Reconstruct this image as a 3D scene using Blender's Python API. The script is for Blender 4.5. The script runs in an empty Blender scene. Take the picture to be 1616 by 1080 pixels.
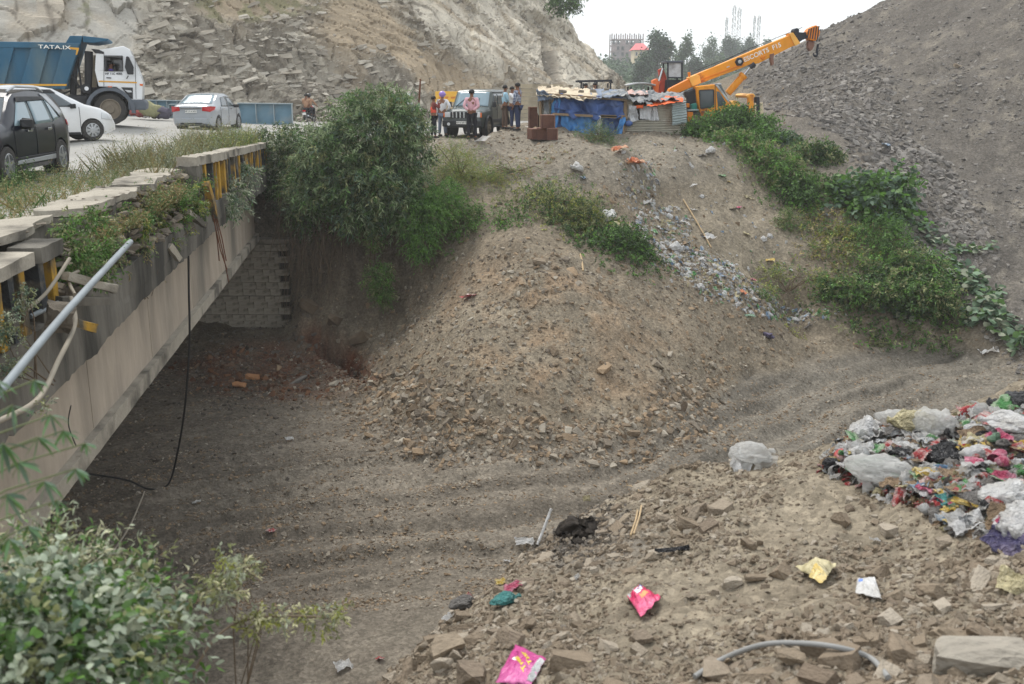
import bpy, bmesh, math, random
import numpy as np
from mathutils import Vector, Matrix, Euler, noise as mnoise

SC = bpy.context.scene
COL = SC.collection
PI = math.pi
R = math.radians
rng = np.random.default_rng(7)
random.seed(7)

# ------------------------------------------------------------------ camera, sky, sun, exposure
CZ = 1.9
TILT = R(14.28)
FPX = 1571.0
cam_d = bpy.data.cameras.new('camera')
cam_d.sensor_width = 36.0
cam_d.lens = 36.0 * FPX / 1616.0
cam_d.clip_start = 0.05
cam_d.clip_end = 4000
cam_d.dof.use_dof = True
cam_d.dof.focus_distance = 22.0
cam_d.dof.aperture_fstop = 3.2
cam = bpy.data.objects.new('camera', cam_d)
cam.location = (0, 0, CZ)
cam.rotation_euler = (PI / 2 - TILT, 0, 0)
COL.objects.link(cam)
SC.camera = cam

SUN_EL, SUN_AZ = R(58), R(-35)          # high bright patch behind the cloud, up left and ahead
world = bpy.data.worlds.new('World')
SC.world = world
world.use_nodes = True
nt = world.node_tree
nt.nodes.clear()
wo = nt.nodes.new('ShaderNodeOutputWorld')
bg = nt.nodes.new('ShaderNodeBackground')
sky = nt.nodes.new('ShaderNodeTexSky')
sky.sky_type = 'NISHITA'
sky.sun_disc = False
sky.sun_elevation = SUN_EL
sky.sun_rotation = SUN_AZ
sky.air_density = 1.0
sky.dust_density = 4.0
sky.ozone_density = 1.0
cover = nt.nodes.new('ShaderNodeMix')     # the cloud deck: an even pale grey over the clear sky
cover.data_type = 'RGBA'
cover.inputs['Factor'].default_value = 0.88
cover.inputs['B'].default_value = (6.6, 6.9, 7.15, 1)
nt.links.new(sky.outputs[0], cover.inputs['A'])
nt.links.new(cover.outputs['Result'], bg.inputs[0])
bg.inputs[1].default_value = 0.1
nt.links.new(bg.outputs[0], wo.inputs[0])
sun_d = bpy.data.lights.new('sun', 'SUN')
sun_d.energy = 1.5
sun_d.angle = R(25)
sun_d.color = (1.0, 0.965, 0.91)
sun = bpy.data.objects.new('sun', sun_d)
sd = Vector((math.sin(SUN_AZ) * math.cos(SUN_EL), math.cos(SUN_AZ) * math.cos(SUN_EL), math.sin(SUN_EL)))
sun.rotation_euler = sd.to_track_quat('Z', 'Y').to_euler()
COL.objects.link(sun)
SC.view_settings.view_transform = 'Standard'
SC.view_settings.look = 'None'
SC.view_settings.exposure = 0.95
SC.view_settings.gamma = 1.0
SC.cycles.max_bounces = 6
SC.cycles.diffuse_bounces = 3
SC.cycles.glossy_bounces = 3
SC.cycles.transmission_bounces = 4
SC.cycles.transparent_max_bounces = 12
SC.cycles.volume_bounces = 2
SC.cycles.use_denoising = True

# ------------------------------------------------------------------ placing by survey: photograph point -> point in the place
CT, ST = math.cos(TILT), math.sin(TILT)
def P(px, py, Y):
    u = (px - 808) / FPX; v = (540 - py) / FPX
    k = Y / (CT + v * ST)
    return np.array([k * u, Y, CZ + k * (v * CT - ST)])
def PZ(px, py, z):
    u = (px - 808) / FPX; v = (540 - py) / FPX
    k = (z - CZ) / (v * CT - ST)
    return np.array([k * u, k * (CT + v * ST), z])
def to_px(x, y, z):
    d = y * CT - (z - CZ) * ST
    up = y * ST + (z - CZ) * CT
    d = np.maximum(d, 0.05)
    return 808 + FPX * x / d, 540 - FPX * up / d

# ------------------------------------------------------------------ noise in numpy
def _hash(ix, iy, seed):
    h = (ix.astype(np.int64) * 374761393 + iy.astype(np.int64) * 668265263 + seed * 1442695041) & 0xffffffff
    h = ((h ^ (h >> 13)) * 1274126177) & 0xffffffff
    return ((h ^ (h >> 16)) & 0xffff) / 65535.0
def vnoise(x, y, seed=0):
    x = np.asarray(x, float); y = np.asarray(y, float)
    ix = np.floor(x); iy = np.floor(y)
    fx = x - ix; fy = y - iy
    fx = fx * fx * fx * (fx * (fx * 6 - 15) + 10); fy = fy * fy * fy * (fy * (fy * 6 - 15) + 10)
    a = _hash(ix, iy, seed); b = _hash(ix + 1, iy, seed); c = _hash(ix, iy + 1, seed); d = _hash(ix + 1, iy + 1, seed)
    return (a + (b - a) * fx) * (1 - fy) + (c + (d - c) * fx) * fy
def fbm(x, y, oct=4, seed=0, gain=0.5):
    s = 0; a = 1; t = 0
    for i in range(oct):
        s = s + a * vnoise(x * 2 ** i + 17.3 * i, y * 2 ** i - 9.1 * i, seed + i); t += a; a *= gain
    return s / t * 2 - 1
def ridge(x, y, oct=4, seed=0):
    s = 0; a = 1; t = 0
    for i in range(oct):
        s = s + a * (1 - np.abs(vnoise(x * 2 ** i + 5.3 * i, y * 2 ** i + 3.1 * i, seed + i) * 2 - 1)); t += a; a *= 0.5
    return s / t
def vor(x, y, seed=0):
    """distance to nearest cell point, id value of nearest cell, edge distance"""
    ix = np.floor(x); iy = np.floor(y)
    d1 = np.full(np.shape(x), 9.0); d2 = d1.copy(); idv = np.zeros(np.shape(x))
    for dx in (-1, 0, 1):
        for dy in (-1, 0, 1):
            cx = ix + dx; cy = iy + dy
            px = cx + _hash(cx, cy, seed); py = cy + _hash(cx, cy, seed + 31)
            d = np.hypot(x - px, y - py)
            hv = _hash(cx, cy, seed + 77)
            near = d < d1
            d2 = np.where(near, d1, np.minimum(d2, d)); idv = np.where(near, hv, idv); d1 = np.where(near, d, d1)
    return d1, idv, d2 - d1
def sstep(a, b, x):
    t = np.clip((x - a) / (b - a), 0, 1)
    return t * t * (3 - 2 * t)

# ------------------------------------------------------------------ materials
MATS = {}
def lin(c):
    """sRGB 0-255 triple to linear"""
    return tuple(((v / 255) / 12.92 if v / 255 <= 0.04045 else ((v / 255 + 0.055) / 1.055) ** 2.4) for v in c)
def mat(name, color, rough=0.8, metal=0.0, var=0.15, scale=4.0, bump=0.0, bscale=None, attr=None, color2=None, c2lo=0.5, c2hi=0.65,
        rnd=0.0, spec=0.3, coat=0.0, trans=0.0, alpha=1.0, sheen=0.0, stretch=(1, 1, 1), translucent=0.0, detail=5.0, fine=0.0, fscale=60.0, chips=0.0):
    if name in MATS: return MATS[name]
    m = bpy.data.materials.new(name); m.use_nodes = True
    n = m.node_tree.nodes; l = m.node_tree.links
    b = n['Principled BSDF']
    b.inputs['Roughness'].default_value = rough
    b.inputs['Metallic'].default_value = metal
    b.inputs['Specular IOR Level'].default_value = spec
    b.inputs['Coat Weight'].default_value = coat
    b.inputs['Coat Roughness'].default_value = 0.12
    b.inputs['Transmission Weight'].default_value = trans
    b.inputs['Alpha'].default_value = alpha
    tc = n.new('ShaderNodeTexCoord'); mp = n.new('ShaderNodeMapping'); mp.inputs['Scale'].default_value = stretch
    l.new(tc.outputs['Object'], mp.inputs[0])
    ns = n.new('ShaderNodeTexNoise'); ns.inputs['Scale'].default_value = scale; ns.inputs['Detail'].default_value = detail
    ns.inputs['Roughness'].default_value = 0.62
    l.new(mp.outputs[0], ns.inputs['Vector'])
    if attr:
        base = n.new('ShaderNodeAttribute'); base.attribute_name = attr; bo = base.outputs['Color']
    else:
        base = n.new('ShaderNodeRGB'); base.outputs[0].default_value = (*color, 1); bo = base.outputs[0]
    if color2 is not None:
        mr = n.new('ShaderNodeMapRange'); mr.inputs['From Min'].default_value = c2lo; mr.inputs['From Max'].default_value = c2hi
        ns2 = n.new('ShaderNodeTexNoise'); ns2.inputs['Scale'].default_value = scale * 0.6; ns2.inputs['Detail'].default_value = 6
        l.new(mp.outputs[0], ns2.inputs['Vector'])
        l.new(ns2.outputs['Fac'], mr.inputs['Value'])
        mx = n.new('ShaderNodeMix'); mx.data_type = 'RGBA'
        l.new(mr.outputs[0], mx.inputs['Factor']); l.new(bo, mx.inputs['A']); mx.inputs['B'].default_value = (*color2, 1)
        bo = mx.outputs['Result']
    # value variation
    mr = n.new('ShaderNodeMapRange'); mr.inputs['From Min'].default_value = 0.25; mr.inputs['From Max'].default_value = 0.75
    mr.inputs['To Min'].default_value = 1 - var; mr.inputs['To Max'].default_value = 1 + var; mr.clamp = False
    l.new(ns.outputs['Fac'], mr.inputs['Value'])
    val = mr.outputs[0]
    if rnd:
        oi = n.new('ShaderNodeObjectInfo')
        m2 = n.new('ShaderNodeMapRange'); m2.inputs['To Min'].default_value = 1 - rnd; m2.inputs['To Max'].default_value = 1 + rnd
        l.new(oi.outputs['Random'], m2.inputs['Value'])
        mu = n.new('ShaderNodeMath'); mu.operation = 'MULTIPLY'; l.new(val, mu.inputs[0]); l.new(m2.outputs[0], mu.inputs[1]); val = mu.outputs[0]
    if fine:
        nf = n.new('ShaderNodeTexNoise'); nf.inputs['Scale'].default_value = fscale; nf.inputs['Detail'].default_value = 3
        nf.inputs['Roughness'].default_value = 0.7
        l.new(mp.outputs[0], nf.inputs['Vector'])
        m3 = n.new('ShaderNodeMapRange'); m3.inputs['From Min'].default_value = 0.3; m3.inputs['From Max'].default_value = 0.7
        m3.inputs['To Min'].default_value = 1 - fine; m3.inputs['To Max'].default_value = 1 + fine; m3.clamp = False
        l.new(nf.outputs['Fac'], m3.inputs['Value'])
        mu = n.new('ShaderNodeMath'); mu.operation = 'MULTIPLY'; l.new(val, mu.inputs[0]); l.new(m3.outputs[0], mu.inputs[1]); val = mu.outputs[0]
    vm = n.new('ShaderNodeVectorMath'); vm.operation = 'SCALE'
    l.new(bo, vm.inputs[0]); l.new(val, vm.inputs['Scale'])
    l.new(vm.outputs[0], b.inputs['Base Color'])
    peb = None
    if chips:
        for sc_, am in ((chips, .15), (chips * 2.7, .22)):
            vo = n.new('ShaderNodeTexVoronoi'); vo.inputs['Scale'].default_value = sc_; l.new(mp.outputs[0], vo.inputs['Vector'])
            sx = n.new('ShaderNodeSeparateColor'); l.new(vo.outputs['Color'], sx.inputs[0])
            m4 = n.new('ShaderNodeMapRange'); m4.inputs['To Min'].default_value = 1 - am; m4.inputs['To Max'].default_value = 1 + am; l.new(sx.outputs[0], m4.inputs['Value'])
            v2 = n.new('ShaderNodeVectorMath'); v2.operation = 'SCALE'; l.new(vm.outputs[0], v2.inputs[0]); l.new(m4.outputs[0], v2.inputs['Scale']); vm = v2; peb = peb or sx
        l.new(vm.outputs[0], b.inputs['Base Color'])
    if bump:
        nb = n.new('ShaderNodeTexNoise'); nb.inputs['Scale'].default_value = bscale or scale * 6; nb.inputs['Detail'].default_value = 6
        nb.inputs['Roughness'].default_value = 0.65
        l.new(mp.outputs[0], nb.inputs['Vector'])
        bp = n.new('ShaderNodeBump'); bp.inputs['Strength'].default_value = min(1, bump); bp.inputs['Distance'].default_value = 0.03 * max(1, bump)
        hs = nb.outputs['Fac']
        if peb:
            ma = n.new('ShaderNodeMath'); ma.operation = 'ADD'; l.new(nb.outputs['Fac'], ma.inputs[0]); l.new(peb.outputs[1], ma.inputs[1]); hs = ma.outputs[0]
        l.new(hs, bp.inputs['Height']); l.new(bp.outputs[0], b.inputs['Normal'])
    if translucent:
        tr = n.new('ShaderNodeBsdfTranslucent'); l.new(vm.outputs[0], tr.inputs[0])
        ms = n.new('ShaderNodeMixShader'); ms.inputs[0].default_value = translucent
        out = n['Material Output']
        l.new(b.outputs[0], ms.inputs[1]); l.new(tr.outputs[0], ms.inputs[2]); l.new(ms.outputs[0], out.inputs[0])
    MATS[name] = m
    return m

# ------------------------------------------------------------------ objects
def tag(o, label=None, cat=None, group=None, kind=None):
    if label: o['label'] = label
    if cat: o['category'] = cat
    if group: o['group'] = group
    if kind: o['kind'] = kind
    return o
def empty(name, loc=(0, 0, 0), rz=0.0, label=None, cat=None, group=None):
    o = bpy.data.objects.new(name, None); COL.objects.link(o)
    o.empty_display_size = 0.2
    o.location = [float(c) for c in loc]; o.rotation_euler = (0, 0, rz)
    return tag(o, label, cat, group)
def link_mesh(name, me, m=None, parent=None, smooth=False):
    o = bpy.data.objects.new(name, me)
    COL.objects.link(o)
    if m is not None:
        for k in (m if isinstance(m, (list, tuple)) else [m]): me.materials.append(k)
    if parent is not None: o.parent = parent
    if smooth: me.shade_smooth()
    return o
def np_mesh(name, verts, faces, colors=None):
    """verts (N,3); faces (M,k) with k = 3 or 4; colors (N,3) per vertex"""
    me = bpy.data.meshes.new(name)
    verts = np.asarray(verts, np.float32); faces = np.asarray(faces, np.int32)
    k = faces.shape[1]
    me.vertices.add(len(verts)); me.vertices.foreach_set('co', verts.ravel())
    me.loops.add(faces.size); me.loops.foreach_set('vertex_index', faces.ravel())
    me.polygons.add(len(faces)); me.polygons.foreach_set('loop_start', np.arange(0, faces.size, k, dtype=np.int32))
    if colors is not None:
        a = me.color_attributes.new('tint', 'FLOAT_COLOR', 'POINT')
        c = np.ones((len(verts), 4), np.float32); c[:, :3] = colors
        a.data.foreach_set('color', c.ravel())
    me.update(calc_edges=True)
    return me
def grid_faces(nr, nc):
    i = np.arange((nr - 1) * (nc - 1)); r = i // (nc - 1); c = i % (nc - 1)
    a = r * nc + c
    return np.stack([a, a + 1, a + nc + 1, a + nc], 1)
def copy_tree(o, parent=None):
    c = o.copy(); COL.objects.link(c)
    if parent is not None: c.parent = parent
    for ch in list(o.children): copy_tree(ch, c)
    return c
def bake(o):
    """turn modifiers into plain mesh"""
    bpy.context.view_layer.update()
    dg = bpy.context.evaluated_depsgraph_get()
    me = bpy.data.meshes.new_from_object(o.evaluated_get(dg), preserve_all_data_layers=True, depsgraph=dg)
    o.modifiers.clear(); o.data = me
    return o

class MB:
    """collects shapes into one mesh"""
    def __init__(s): s.v = []; s.f = []; s.mi = []
    def add(s, vs, fs, mi=0):
        b = len(s.v); s.v += [tuple(map(float, v)) for v in vs]; s.f += [tuple(b + i for i in f) for f in fs]; s.mi += [mi] * len(fs); return s
    def box(s, c, d, rot=(0, 0, 0), mi=0, taper=1.0):
        m = Euler(rot).to_matrix(); c = Vector(c); vs = []
        for z in (-.5, .5):
            t = taper if z > 0 else 1
            for x, y in ((-.5, -.5), (.5, -.5), (.5, .5), (-.5, .5)):
                vs.append(c + m @ Vector((x * d[0] * t, y * d[1] * t, z * d[2])))
        return s.add(vs, [(3, 2, 1, 0), (4, 5, 6, 7), (0, 1, 5, 4), (1, 2, 6, 5), (2, 3, 7, 6), (3, 0, 4, 7)], mi)
    def bar(s, a, b, w, h=None, mi=0, up=(0, 0, 1)):
        a = Vector(a); b = Vector(b); h = h or w; d = (b - a).normalized(); up = Vector(up)
        if abs(d.dot(up)) > .98: up = Vector((0, 1, 0))
        sx = d.cross(up).normalized(); sz = sx.cross(d).normalized(); vs = []
        for p in (a, b):
            for i, j in ((-1, -1), (1, -1), (1, 1), (-1, 1)): vs.append(p + sx * (i * w / 2) + sz * (j * h / 2))
        return s.add(vs, [(3, 2, 1, 0), (4, 5, 6, 7), (0, 1, 5, 4), (1, 2, 6, 5), (2, 3, 7, 6), (3, 0, 4, 7)], mi)
    def tube(s, pts, r, n=8, mi=0, cap=True):
        pts = [Vector(p) for p in pts]; k = len(pts); rs = r if isinstance(r, (list, tuple, np.ndarray)) else [r] * k
        up = Vector((0.03, 0.02, 1)); vs = []; prev = None
        for i, p in enumerate(pts):
            d = (pts[min(i + 1, k - 1)] - pts[max(i - 1, 0)]).normalized()
            if prev is None:
                a = d.cross(up if abs(d.z) < .95 else Vector((1, 0, 0))).normalized()
            else:
                a = (prev - d * prev.dot(d)).normalized()
            prev = a; b = d.cross(a)
            for j in range(n):
                t = 2 * PI * j / n; vs.append(p + (a * math.cos(t) + b * math.sin(t)) * rs[i])
        fs = [(i * n + j, i * n + (j + 1) % n, (i + 1) * n + (j + 1) % n, (i + 1) * n + j) for i in range(k - 1) for j in range(n)]
        if cap: fs += [tuple(range(n - 1, -1, -1)), tuple((k - 1) * n + j for j in range(n))]
        return s.add(vs, fs, mi)
    def lathe(s, c, axis, prof, n=20, mi=0, cap=True):
        """prof: list of (distance along axis, radius)"""
        c = Vector(c); ax = Vector(axis).normalized(); a = ax.cross(Vector((0, 0, 1)) if abs(ax.z) < .9 else Vector((1, 0, 0))).normalized(); b = ax.cross(a)
        vs = [c + ax * t + (a * math.cos(2 * PI * j / n) + b * math.sin(2 * PI * j / n)) * r for t, r in prof for j in range(n)]
        k = len(prof)
        fs = [(i * n + j, i * n + (j + 1) % n, (i + 1) * n + (j + 1) % n, (i + 1) * n + j) for i in range(k - 1) for j in range(n)]
        if cap: fs += [tuple(range(n - 1, -1, -1)), tuple((k - 1) * n + j for j in range(n))]
        return s.add(vs, fs, mi)
    def prism(s, poly, y0, y1, mi=0, frame=None):
        """poly in (x,z), extruded in y from y0 to y1"""
        n = len(poly); vs = [(x, y0, z) for x, z in poly] + [(x, y1, z) for x, z in poly]
        fs = [tuple(range(n)), tuple(range(2 * n - 1, n - 1, -1))] + [((i + 1) % n, i, n + i, n + (i + 1) % n) for i in range(n)]
        if frame is not None: vs = [frame @ Vector(v) for v in vs]
        return s.add(vs, fs, mi)
    def ball(s, c, r, n=10, m=6, mi=0):
        rx, ry, rz = (r, r, r) if not isinstance(r, (tuple, list)) else r
        vs = [(c[0] + rx * math.sin(PI * i / m) * math.cos(2 * PI * j / n), c[1] + ry * math.sin(PI * i / m) * math.sin(2 * PI * j / n), c[2] + rz * math.cos(PI * i / m)) for i in range(m + 1) for j in range(n)]
        fs = [(i * n + j, (i + 1) * n + j, (i + 1) * n + (j + 1) % n, i * n + (j + 1) % n) for i in range(m) for j in range(n)]
        return s.add(vs, fs, mi)
    def sheet(s, fn, nu, nv, mi=0):
        vs = [fn(i / (nu - 1), j / (nv - 1)) for j in range(nv) for i in range(nu)]
        return s.add(vs, [(j * nu + i, j * nu + i + 1, (j + 1) * nu + i + 1, (j + 1) * nu + i) for j in range(nv - 1) for i in range(nu - 1)], mi)
    def build(s, name, m, parent=None, smooth=False, bevel=0, thick=0, angle=40, seg=2):
        me = bpy.data.meshes.new(name); me.from_pydata(s.v, [], s.f)
        if isinstance(m, (list, tuple)) and any(s.mi): me.polygons.foreach_set('material_index', s.mi)
        bm = bmesh.new(); bm.from_mesh(me); bmesh.ops.remove_doubles(bm, verts=bm.verts, dist=1e-5)
        if not thick: bmesh.ops.recalc_face_normals(bm, faces=bm.faces)
        bm.to_mesh(me); bm.free()
        o = link_mesh(name, me, m, parent)
        if smooth:
            me.shade_smooth()
            if angle < 180: me.set_sharp_from_angle(angle=R(angle))
        if thick:
            q = o.modifiers.new('thickness', 'SOLIDIFY'); q.thickness = thick; q.offset = 0
        if bevel:
            q = o.modifiers.new('edges', 'BEVEL'); q.width = bevel; q.segments = seg; q.limit_method = 'ANGLE'
        return o

def text_mesh(name, txt, size, M, m, parent=None, depth=0.004):
    cu = bpy.data.curves.new(name, 'FONT'); cu.body = txt; cu.size = size; cu.extrude = depth; cu.align_x = 'CENTER'; cu.align_y = 'CENTER'; cu.offset = size * 0.012
    o = bpy.data.objects.new(name, cu); COL.objects.link(o); bpy.context.view_layer.update()
    dg = bpy.context.evaluated_depsgraph_get()
    me = bpy.data.meshes.new_from_object(o.evaluated_get(dg)); bpy.data.objects.remove(o)
    me.transform(M); me.materials.clear()
    return link_mesh(name, me, m, parent)
# ------------------------------------------------------------------ the lie of the land
def fit(pts):
    pts = np.array(pts, float); xy = pts[:, :2]; z = pts[:, 2]; n = len(pts)
    K = np.hypot(xy[:, None, 0] - xy[None, :, 0], xy[:, None, 1] - xy[None, :, 1])
    A = np.zeros((n + 1, n + 1)); A[:n, :n] = K - np.eye(n) * 0.02; A[:n, n] = 1; A[n, :n] = 1
    w = np.linalg.solve(A, np.r_[z, 0])
    def f(x, y):
        x = np.asarray(x, float); y = np.asarray(y, float); out = np.full(x.shape, w[n])
        for i in range(n): out = out + w[i] * np.sqrt((x - xy[i, 0]) ** 2 + (y - xy[i, 1]) ** 2 + 0.02)
        return out
    return f

FLOOR = -6.6
G = []
def g(px, py, Y): G.append(tuple(P(px, py, Y)))
def gz(px, py, z): G.append(tuple(PZ(px, py, z)))
def gw(x, y, z): G.append((x, y, z))
# pit floor
for px, py in ((150, 800), (250, 700), (320, 660), (300, 900), (300, 1070), (500, 690), (480, 800), (500, 920), (520, 1070), (640, 760),
               (660, 880), (720, 800), (800, 790), (860, 770), (960, 745), (1050, 735)): gz(px, py, FLOOR)
gz(1130, 715, -6.6); gz(1200, 670, -6.6); gz(1200, 620, -6.6); gz(1350, 640, -6.5); gz(1350, 585, -6.5); gz(1500, 600, -6.4); gz(1490, 560, -6.35)
gz(1260, 560, -6.45); gz(1400, 545, -6.2)
for x in (-30, -22, -16, -12): 
    for y in (10, 16, 22, 28): gw(x, y, FLOOR + .2)
gw(-12, 31, -5.9); gw(-18, 31, -5.9); gw(-26, 31, -5.9)
for x in (-7.55, -8.2, -9, -10.5, -12, -16, -20): gw(x, 32.2, -5.75); gw(x, 34, -5.6)
gw(-7.9, 31.2, -5.9); gw(-8.8, 30.4, -6.1)
# heap against the slope
g(860, 425, 27.2); g(800, 430, 27.6); g(900, 440, 27.2)
g(760, 520, 25.3); g(860, 520, 25.4); g(960, 520, 25.8)
g(700, 620, 23.6); g(860, 620, 23.5); g(1000, 610, 24.3)
gz(690, 705, -6.4); gz(860, 715, -6.35); gz(1010, 695, -6.35); gz(1090, 660, -6.35); gz(1140, 625, -6.3)
g(1060, 560, 26.5); g(1010, 480, 27.7); g(1100, 500, 28.2); g(1150, 560, 28.0)
gz(600, 690, -6.5); g(620, 600, 25.6); g(560, 640, 25.6); g(660, 520, 27.2); g(700, 450, 29.6); g(640, 470, 30.6); g(700, 500, 27.6); g(590, 575, 27.6)
# behind the heap
g(870, 370, 29.6); g(870, 320, 31.6); g(780, 330, 31.2); g(720, 340, 31.2); g(760, 400, 29.0); g(800, 385, 28.7); g(830, 265, 34.6); g(760, 265, 34.8)
g(960, 360, 31.0); g(960, 300, 33.0); g(940, 420, 28.6)
# bank beside the abutment
g(480, 440, 31.6); g(520, 420, 31.6); g(560, 430, 31.4); g(600, 440, 31.5); g(520, 500, 31.0); g(560, 530, 30.4); g(620, 500, 30.6)
g(480, 300, 32.8); g(540, 300, 32.6); g(600, 300, 32.6); g(660, 300, 32.6); g(520, 250, 34.2); g(600, 248, 34.6); g(680, 246, 35.2)
g(500, 560, 30.2); g(500, 610, 27.6); g(430, 610, 27.8); gz(400, 650, -6.5); gw(-7.3, 32.4, -5.75); gw(-7.3, 33.3, -5.6); gw(-7.2, 31.4, -5.9); gw(-6.65, 32.6, -4.0); gw(-6.5, 33.6, -2.2); gw(-6.5, 31.6, -5.0)
# platform with the shack
for px, py, z in ((700, 226, -.08), (760, 232, -.1), (850, 232, -.12), (930, 238, -.15), (1000, 238, -.15), (1080, 232, -.15), (1150, 228, -.15),
                  (560, 215, -.05), (480, 212, 0.0), (700, 200, -.02), (850, 205, 0), (1000, 205, 0.0), (640, 190, .0), (1100, 200, .0), (1180, 200, .05)): gz(px, py, z)
# rubbish chute and the nose to its right
g(1000, 258, 36.4); g(1030, 320, 33.8); g(1060, 390, 31.6); g(1130, 440, 30.2); g(1200, 475, 30.2); g(1270, 498, 31.2)
g(1080, 250, 37.6); g(1150, 250, 38.2); g(1100, 310, 35.2); g(1180, 310, 36.4); g(1150, 380, 33.4); g(1220, 400, 34.0); g(1220, 450, 32.0)
g(1290, 470, 32.0); g(1300, 520, 31.0); gz(1230, 530, -6.1); g(1250, 350, 35.6)
# weedy gully and toe of the gravel hill
g(1240, 235, 40.0); g(1300, 280, 37.6); g(1330, 330, 35.8); g(1330, 400, 33.6); g(1400, 420, 33.4); g(1400, 480, 31.8); g(1460, 500, 31.4); gz(1450, 530, -6.1)
g(1380, 300, 37.2); g(1430, 360, 35.4); g(1500, 420, 33.4); g(1540, 480, 31.6); g(1560, 530, 30.4); gz(1560, 560, -6.2); g(1616, 540, 29.6)
# gravel hill
g(1200, 205, 43.5); g(1290, 185, 44.0); g(1340, 215, 41.6); g(1240, 180, 46.0); g(1200, 170, 50.0)
g(1300, 150, 50.0); g(1400, 200, 44.6); g(1400, 250, 40.6); g(1500, 300, 38.6); g(1616, 420, 33.4)
g(1500, 200, 44.0); g(1616, 300, 38.2); g(1616, 200, 42.2); g(1616, 100, 47.0); g(1500, 100, 50.4); g(1400, 100, 54.0); g(1300, 100, 57.0); g(1220, 130, 56.0)
g(1616, 0, 54.0); g(1500, 0, 60.0); g(1402, 0, 66.0); g(1340, 26, 66.0); g(1300, 50, 66.0); g(1250, 75, 66.0); g(1200, 104, 66.0); g(1160, 122, 66.0)
for x, y, z in ((40, 60, 16), (40, 45, 9), (32, 30, 0), (45, 30, 5), (30, 24, -3.5), (46, 75, 17), (30, 75, 9), (22, 76, 3.0), (15, 76, .5), (14, 66, .3),
                (60, 40, 14), (60, 70, 24), (24, 22, -5.2), (34, 20, -3.5), (60, 22, 4), (18, 18, -6.3), (20, 13, -5.6)): gw(x, y, z)
# near mound: its top, its crest, its toe
g(900, 1080, 4.5); g(1100, 1080, 4.3); g(1300, 1080, 4.0); g(1500, 1080, 3.75); g(1616, 1080, 3.6)
g(800, 1000, 5.5); g(950, 960, 5.7); g(1100, 940, 5.7); g(1300, 930, 5.3); g(1500, 930, 4.9); g(1616, 930, 4.7)
g(760, 1080, 4.75); g(950, 860, 7.0); g(1100, 840, 6.8); g(1300, 830, 6.4); g(1500, 820, 6.0); g(1616, 810, 5.9)
g(590, 1085, 5.0); g(690, 1000, 6.0); g(760, 930, 6.8); g(830, 870, 7.5); g(920, 815, 8.1); g(1020, 775, 8.5); g(1140, 738, 8.5); g(1220, 742, 8.0); g(1290, 735, 7.9)
g(1350, 700, 8.1); g(1450, 670, 8.3); g(1520, 655, 8.6); g(1616, 600, 9.6); g(1560, 640, 8.8)
g(1400, 740, 7.3); g(1500, 740, 7.1); g(1600, 740, 6.9)
for x, y, z in ((-1.7, 6.0, -2.9), (-1.4, 9, -5.0), (-2.6, 8, -5.2), (-3.0, 10, -6.3), (0.2, 13, -5.9), (-1.5, 12, -6.5), (2, 14.5, -5.9), (3.4, 12.5, -4.4), (1, 10.8, -4.4), (4.6, 14.6, -5.8),
                (6, 14, -4.8), (7, 12, -3.0), (6.4, 17, -6.3), (9, 16, -5.6), (9, 12.5, -2.8), (12, 10, -1.2), (12, 14, -3.8), (8, 3, -.6), (12, 5, -.5), (3, 2, -.35), (0, 2, -.4),
                (16, 8, -.8), (-1.3, 3.2, -1.7), (-2, 4.6, -3.4), (-.5, 3.3, -1.0), (-.8, 4.6, -2.3), (-1.6, 2.0, -.35), (-3, 2, -.5), (-3.2, 3.4, -1.3), (-2.3, 3.3, -1.1), (-4, 5, -3.6), (-6, 6, -5.6), (-7, 3, -3), (-12, 3, -3)): gw(x, y, z)
low = fit(G)

# bridge axis
BX0, BK = -3.62, -0.1335
def bline(Y, w=0.0): return BX0 + BK * Y + w * 1.0089
ABUT = 33.1
RD = []
def rz_(px, py, Y): RD.append(tuple(P(px, py, Y)))
rz_(8, 298, 18.0); rz_(108, 272, 20.4); rz_(-150, 330, 16.5); rz_(152, 222, 29.5); rz_(-40, 240, 28.5); rz_(183, 197, 36.5); rz_(20, 197, 36.5); rz_(-200, 197, 36.5)
rz_(300, 205, 42); rz_(378, 204, 43.5); rz_(260, 185, 50); rz_(120, 183, 49); rz_(490, 193, 58)
RD += [(-6.5, 20, .05), (-7.2, 26, .05), (-8, 33, .0), (-5.4, 12, .15), (-5, 8, .1), (-9, 8, .1), (-16, 8, .1), (-30, 20, .4), (-40, 40, .7), (-4, 40, -.02), (-3, 46, -.02), (0, 50, 0.0), (8, 50, .0), (-3, 60, -.1), (6, 70, -.2),
       (14, 60, .1), (14, 75, -.2), (6, 90, -.5), (16, 95, -.6), (-6, 36.5, -.04), (-2, 36.8, -.06)]
road_z = fit(RD)

def left_mask(x, y):
    """1 where the fill behind the abutment carries the road"""
    edge = bline(y) + np.interp(y, [33, 34, 36, 40, 60, 90], [0.55, 1.2, 5.0, 8.0, 12.0, 20.0])
    return sstep(ABUT + .25, ABUT + .7, y) * sstep(.6, -.1, x - edge)

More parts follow.
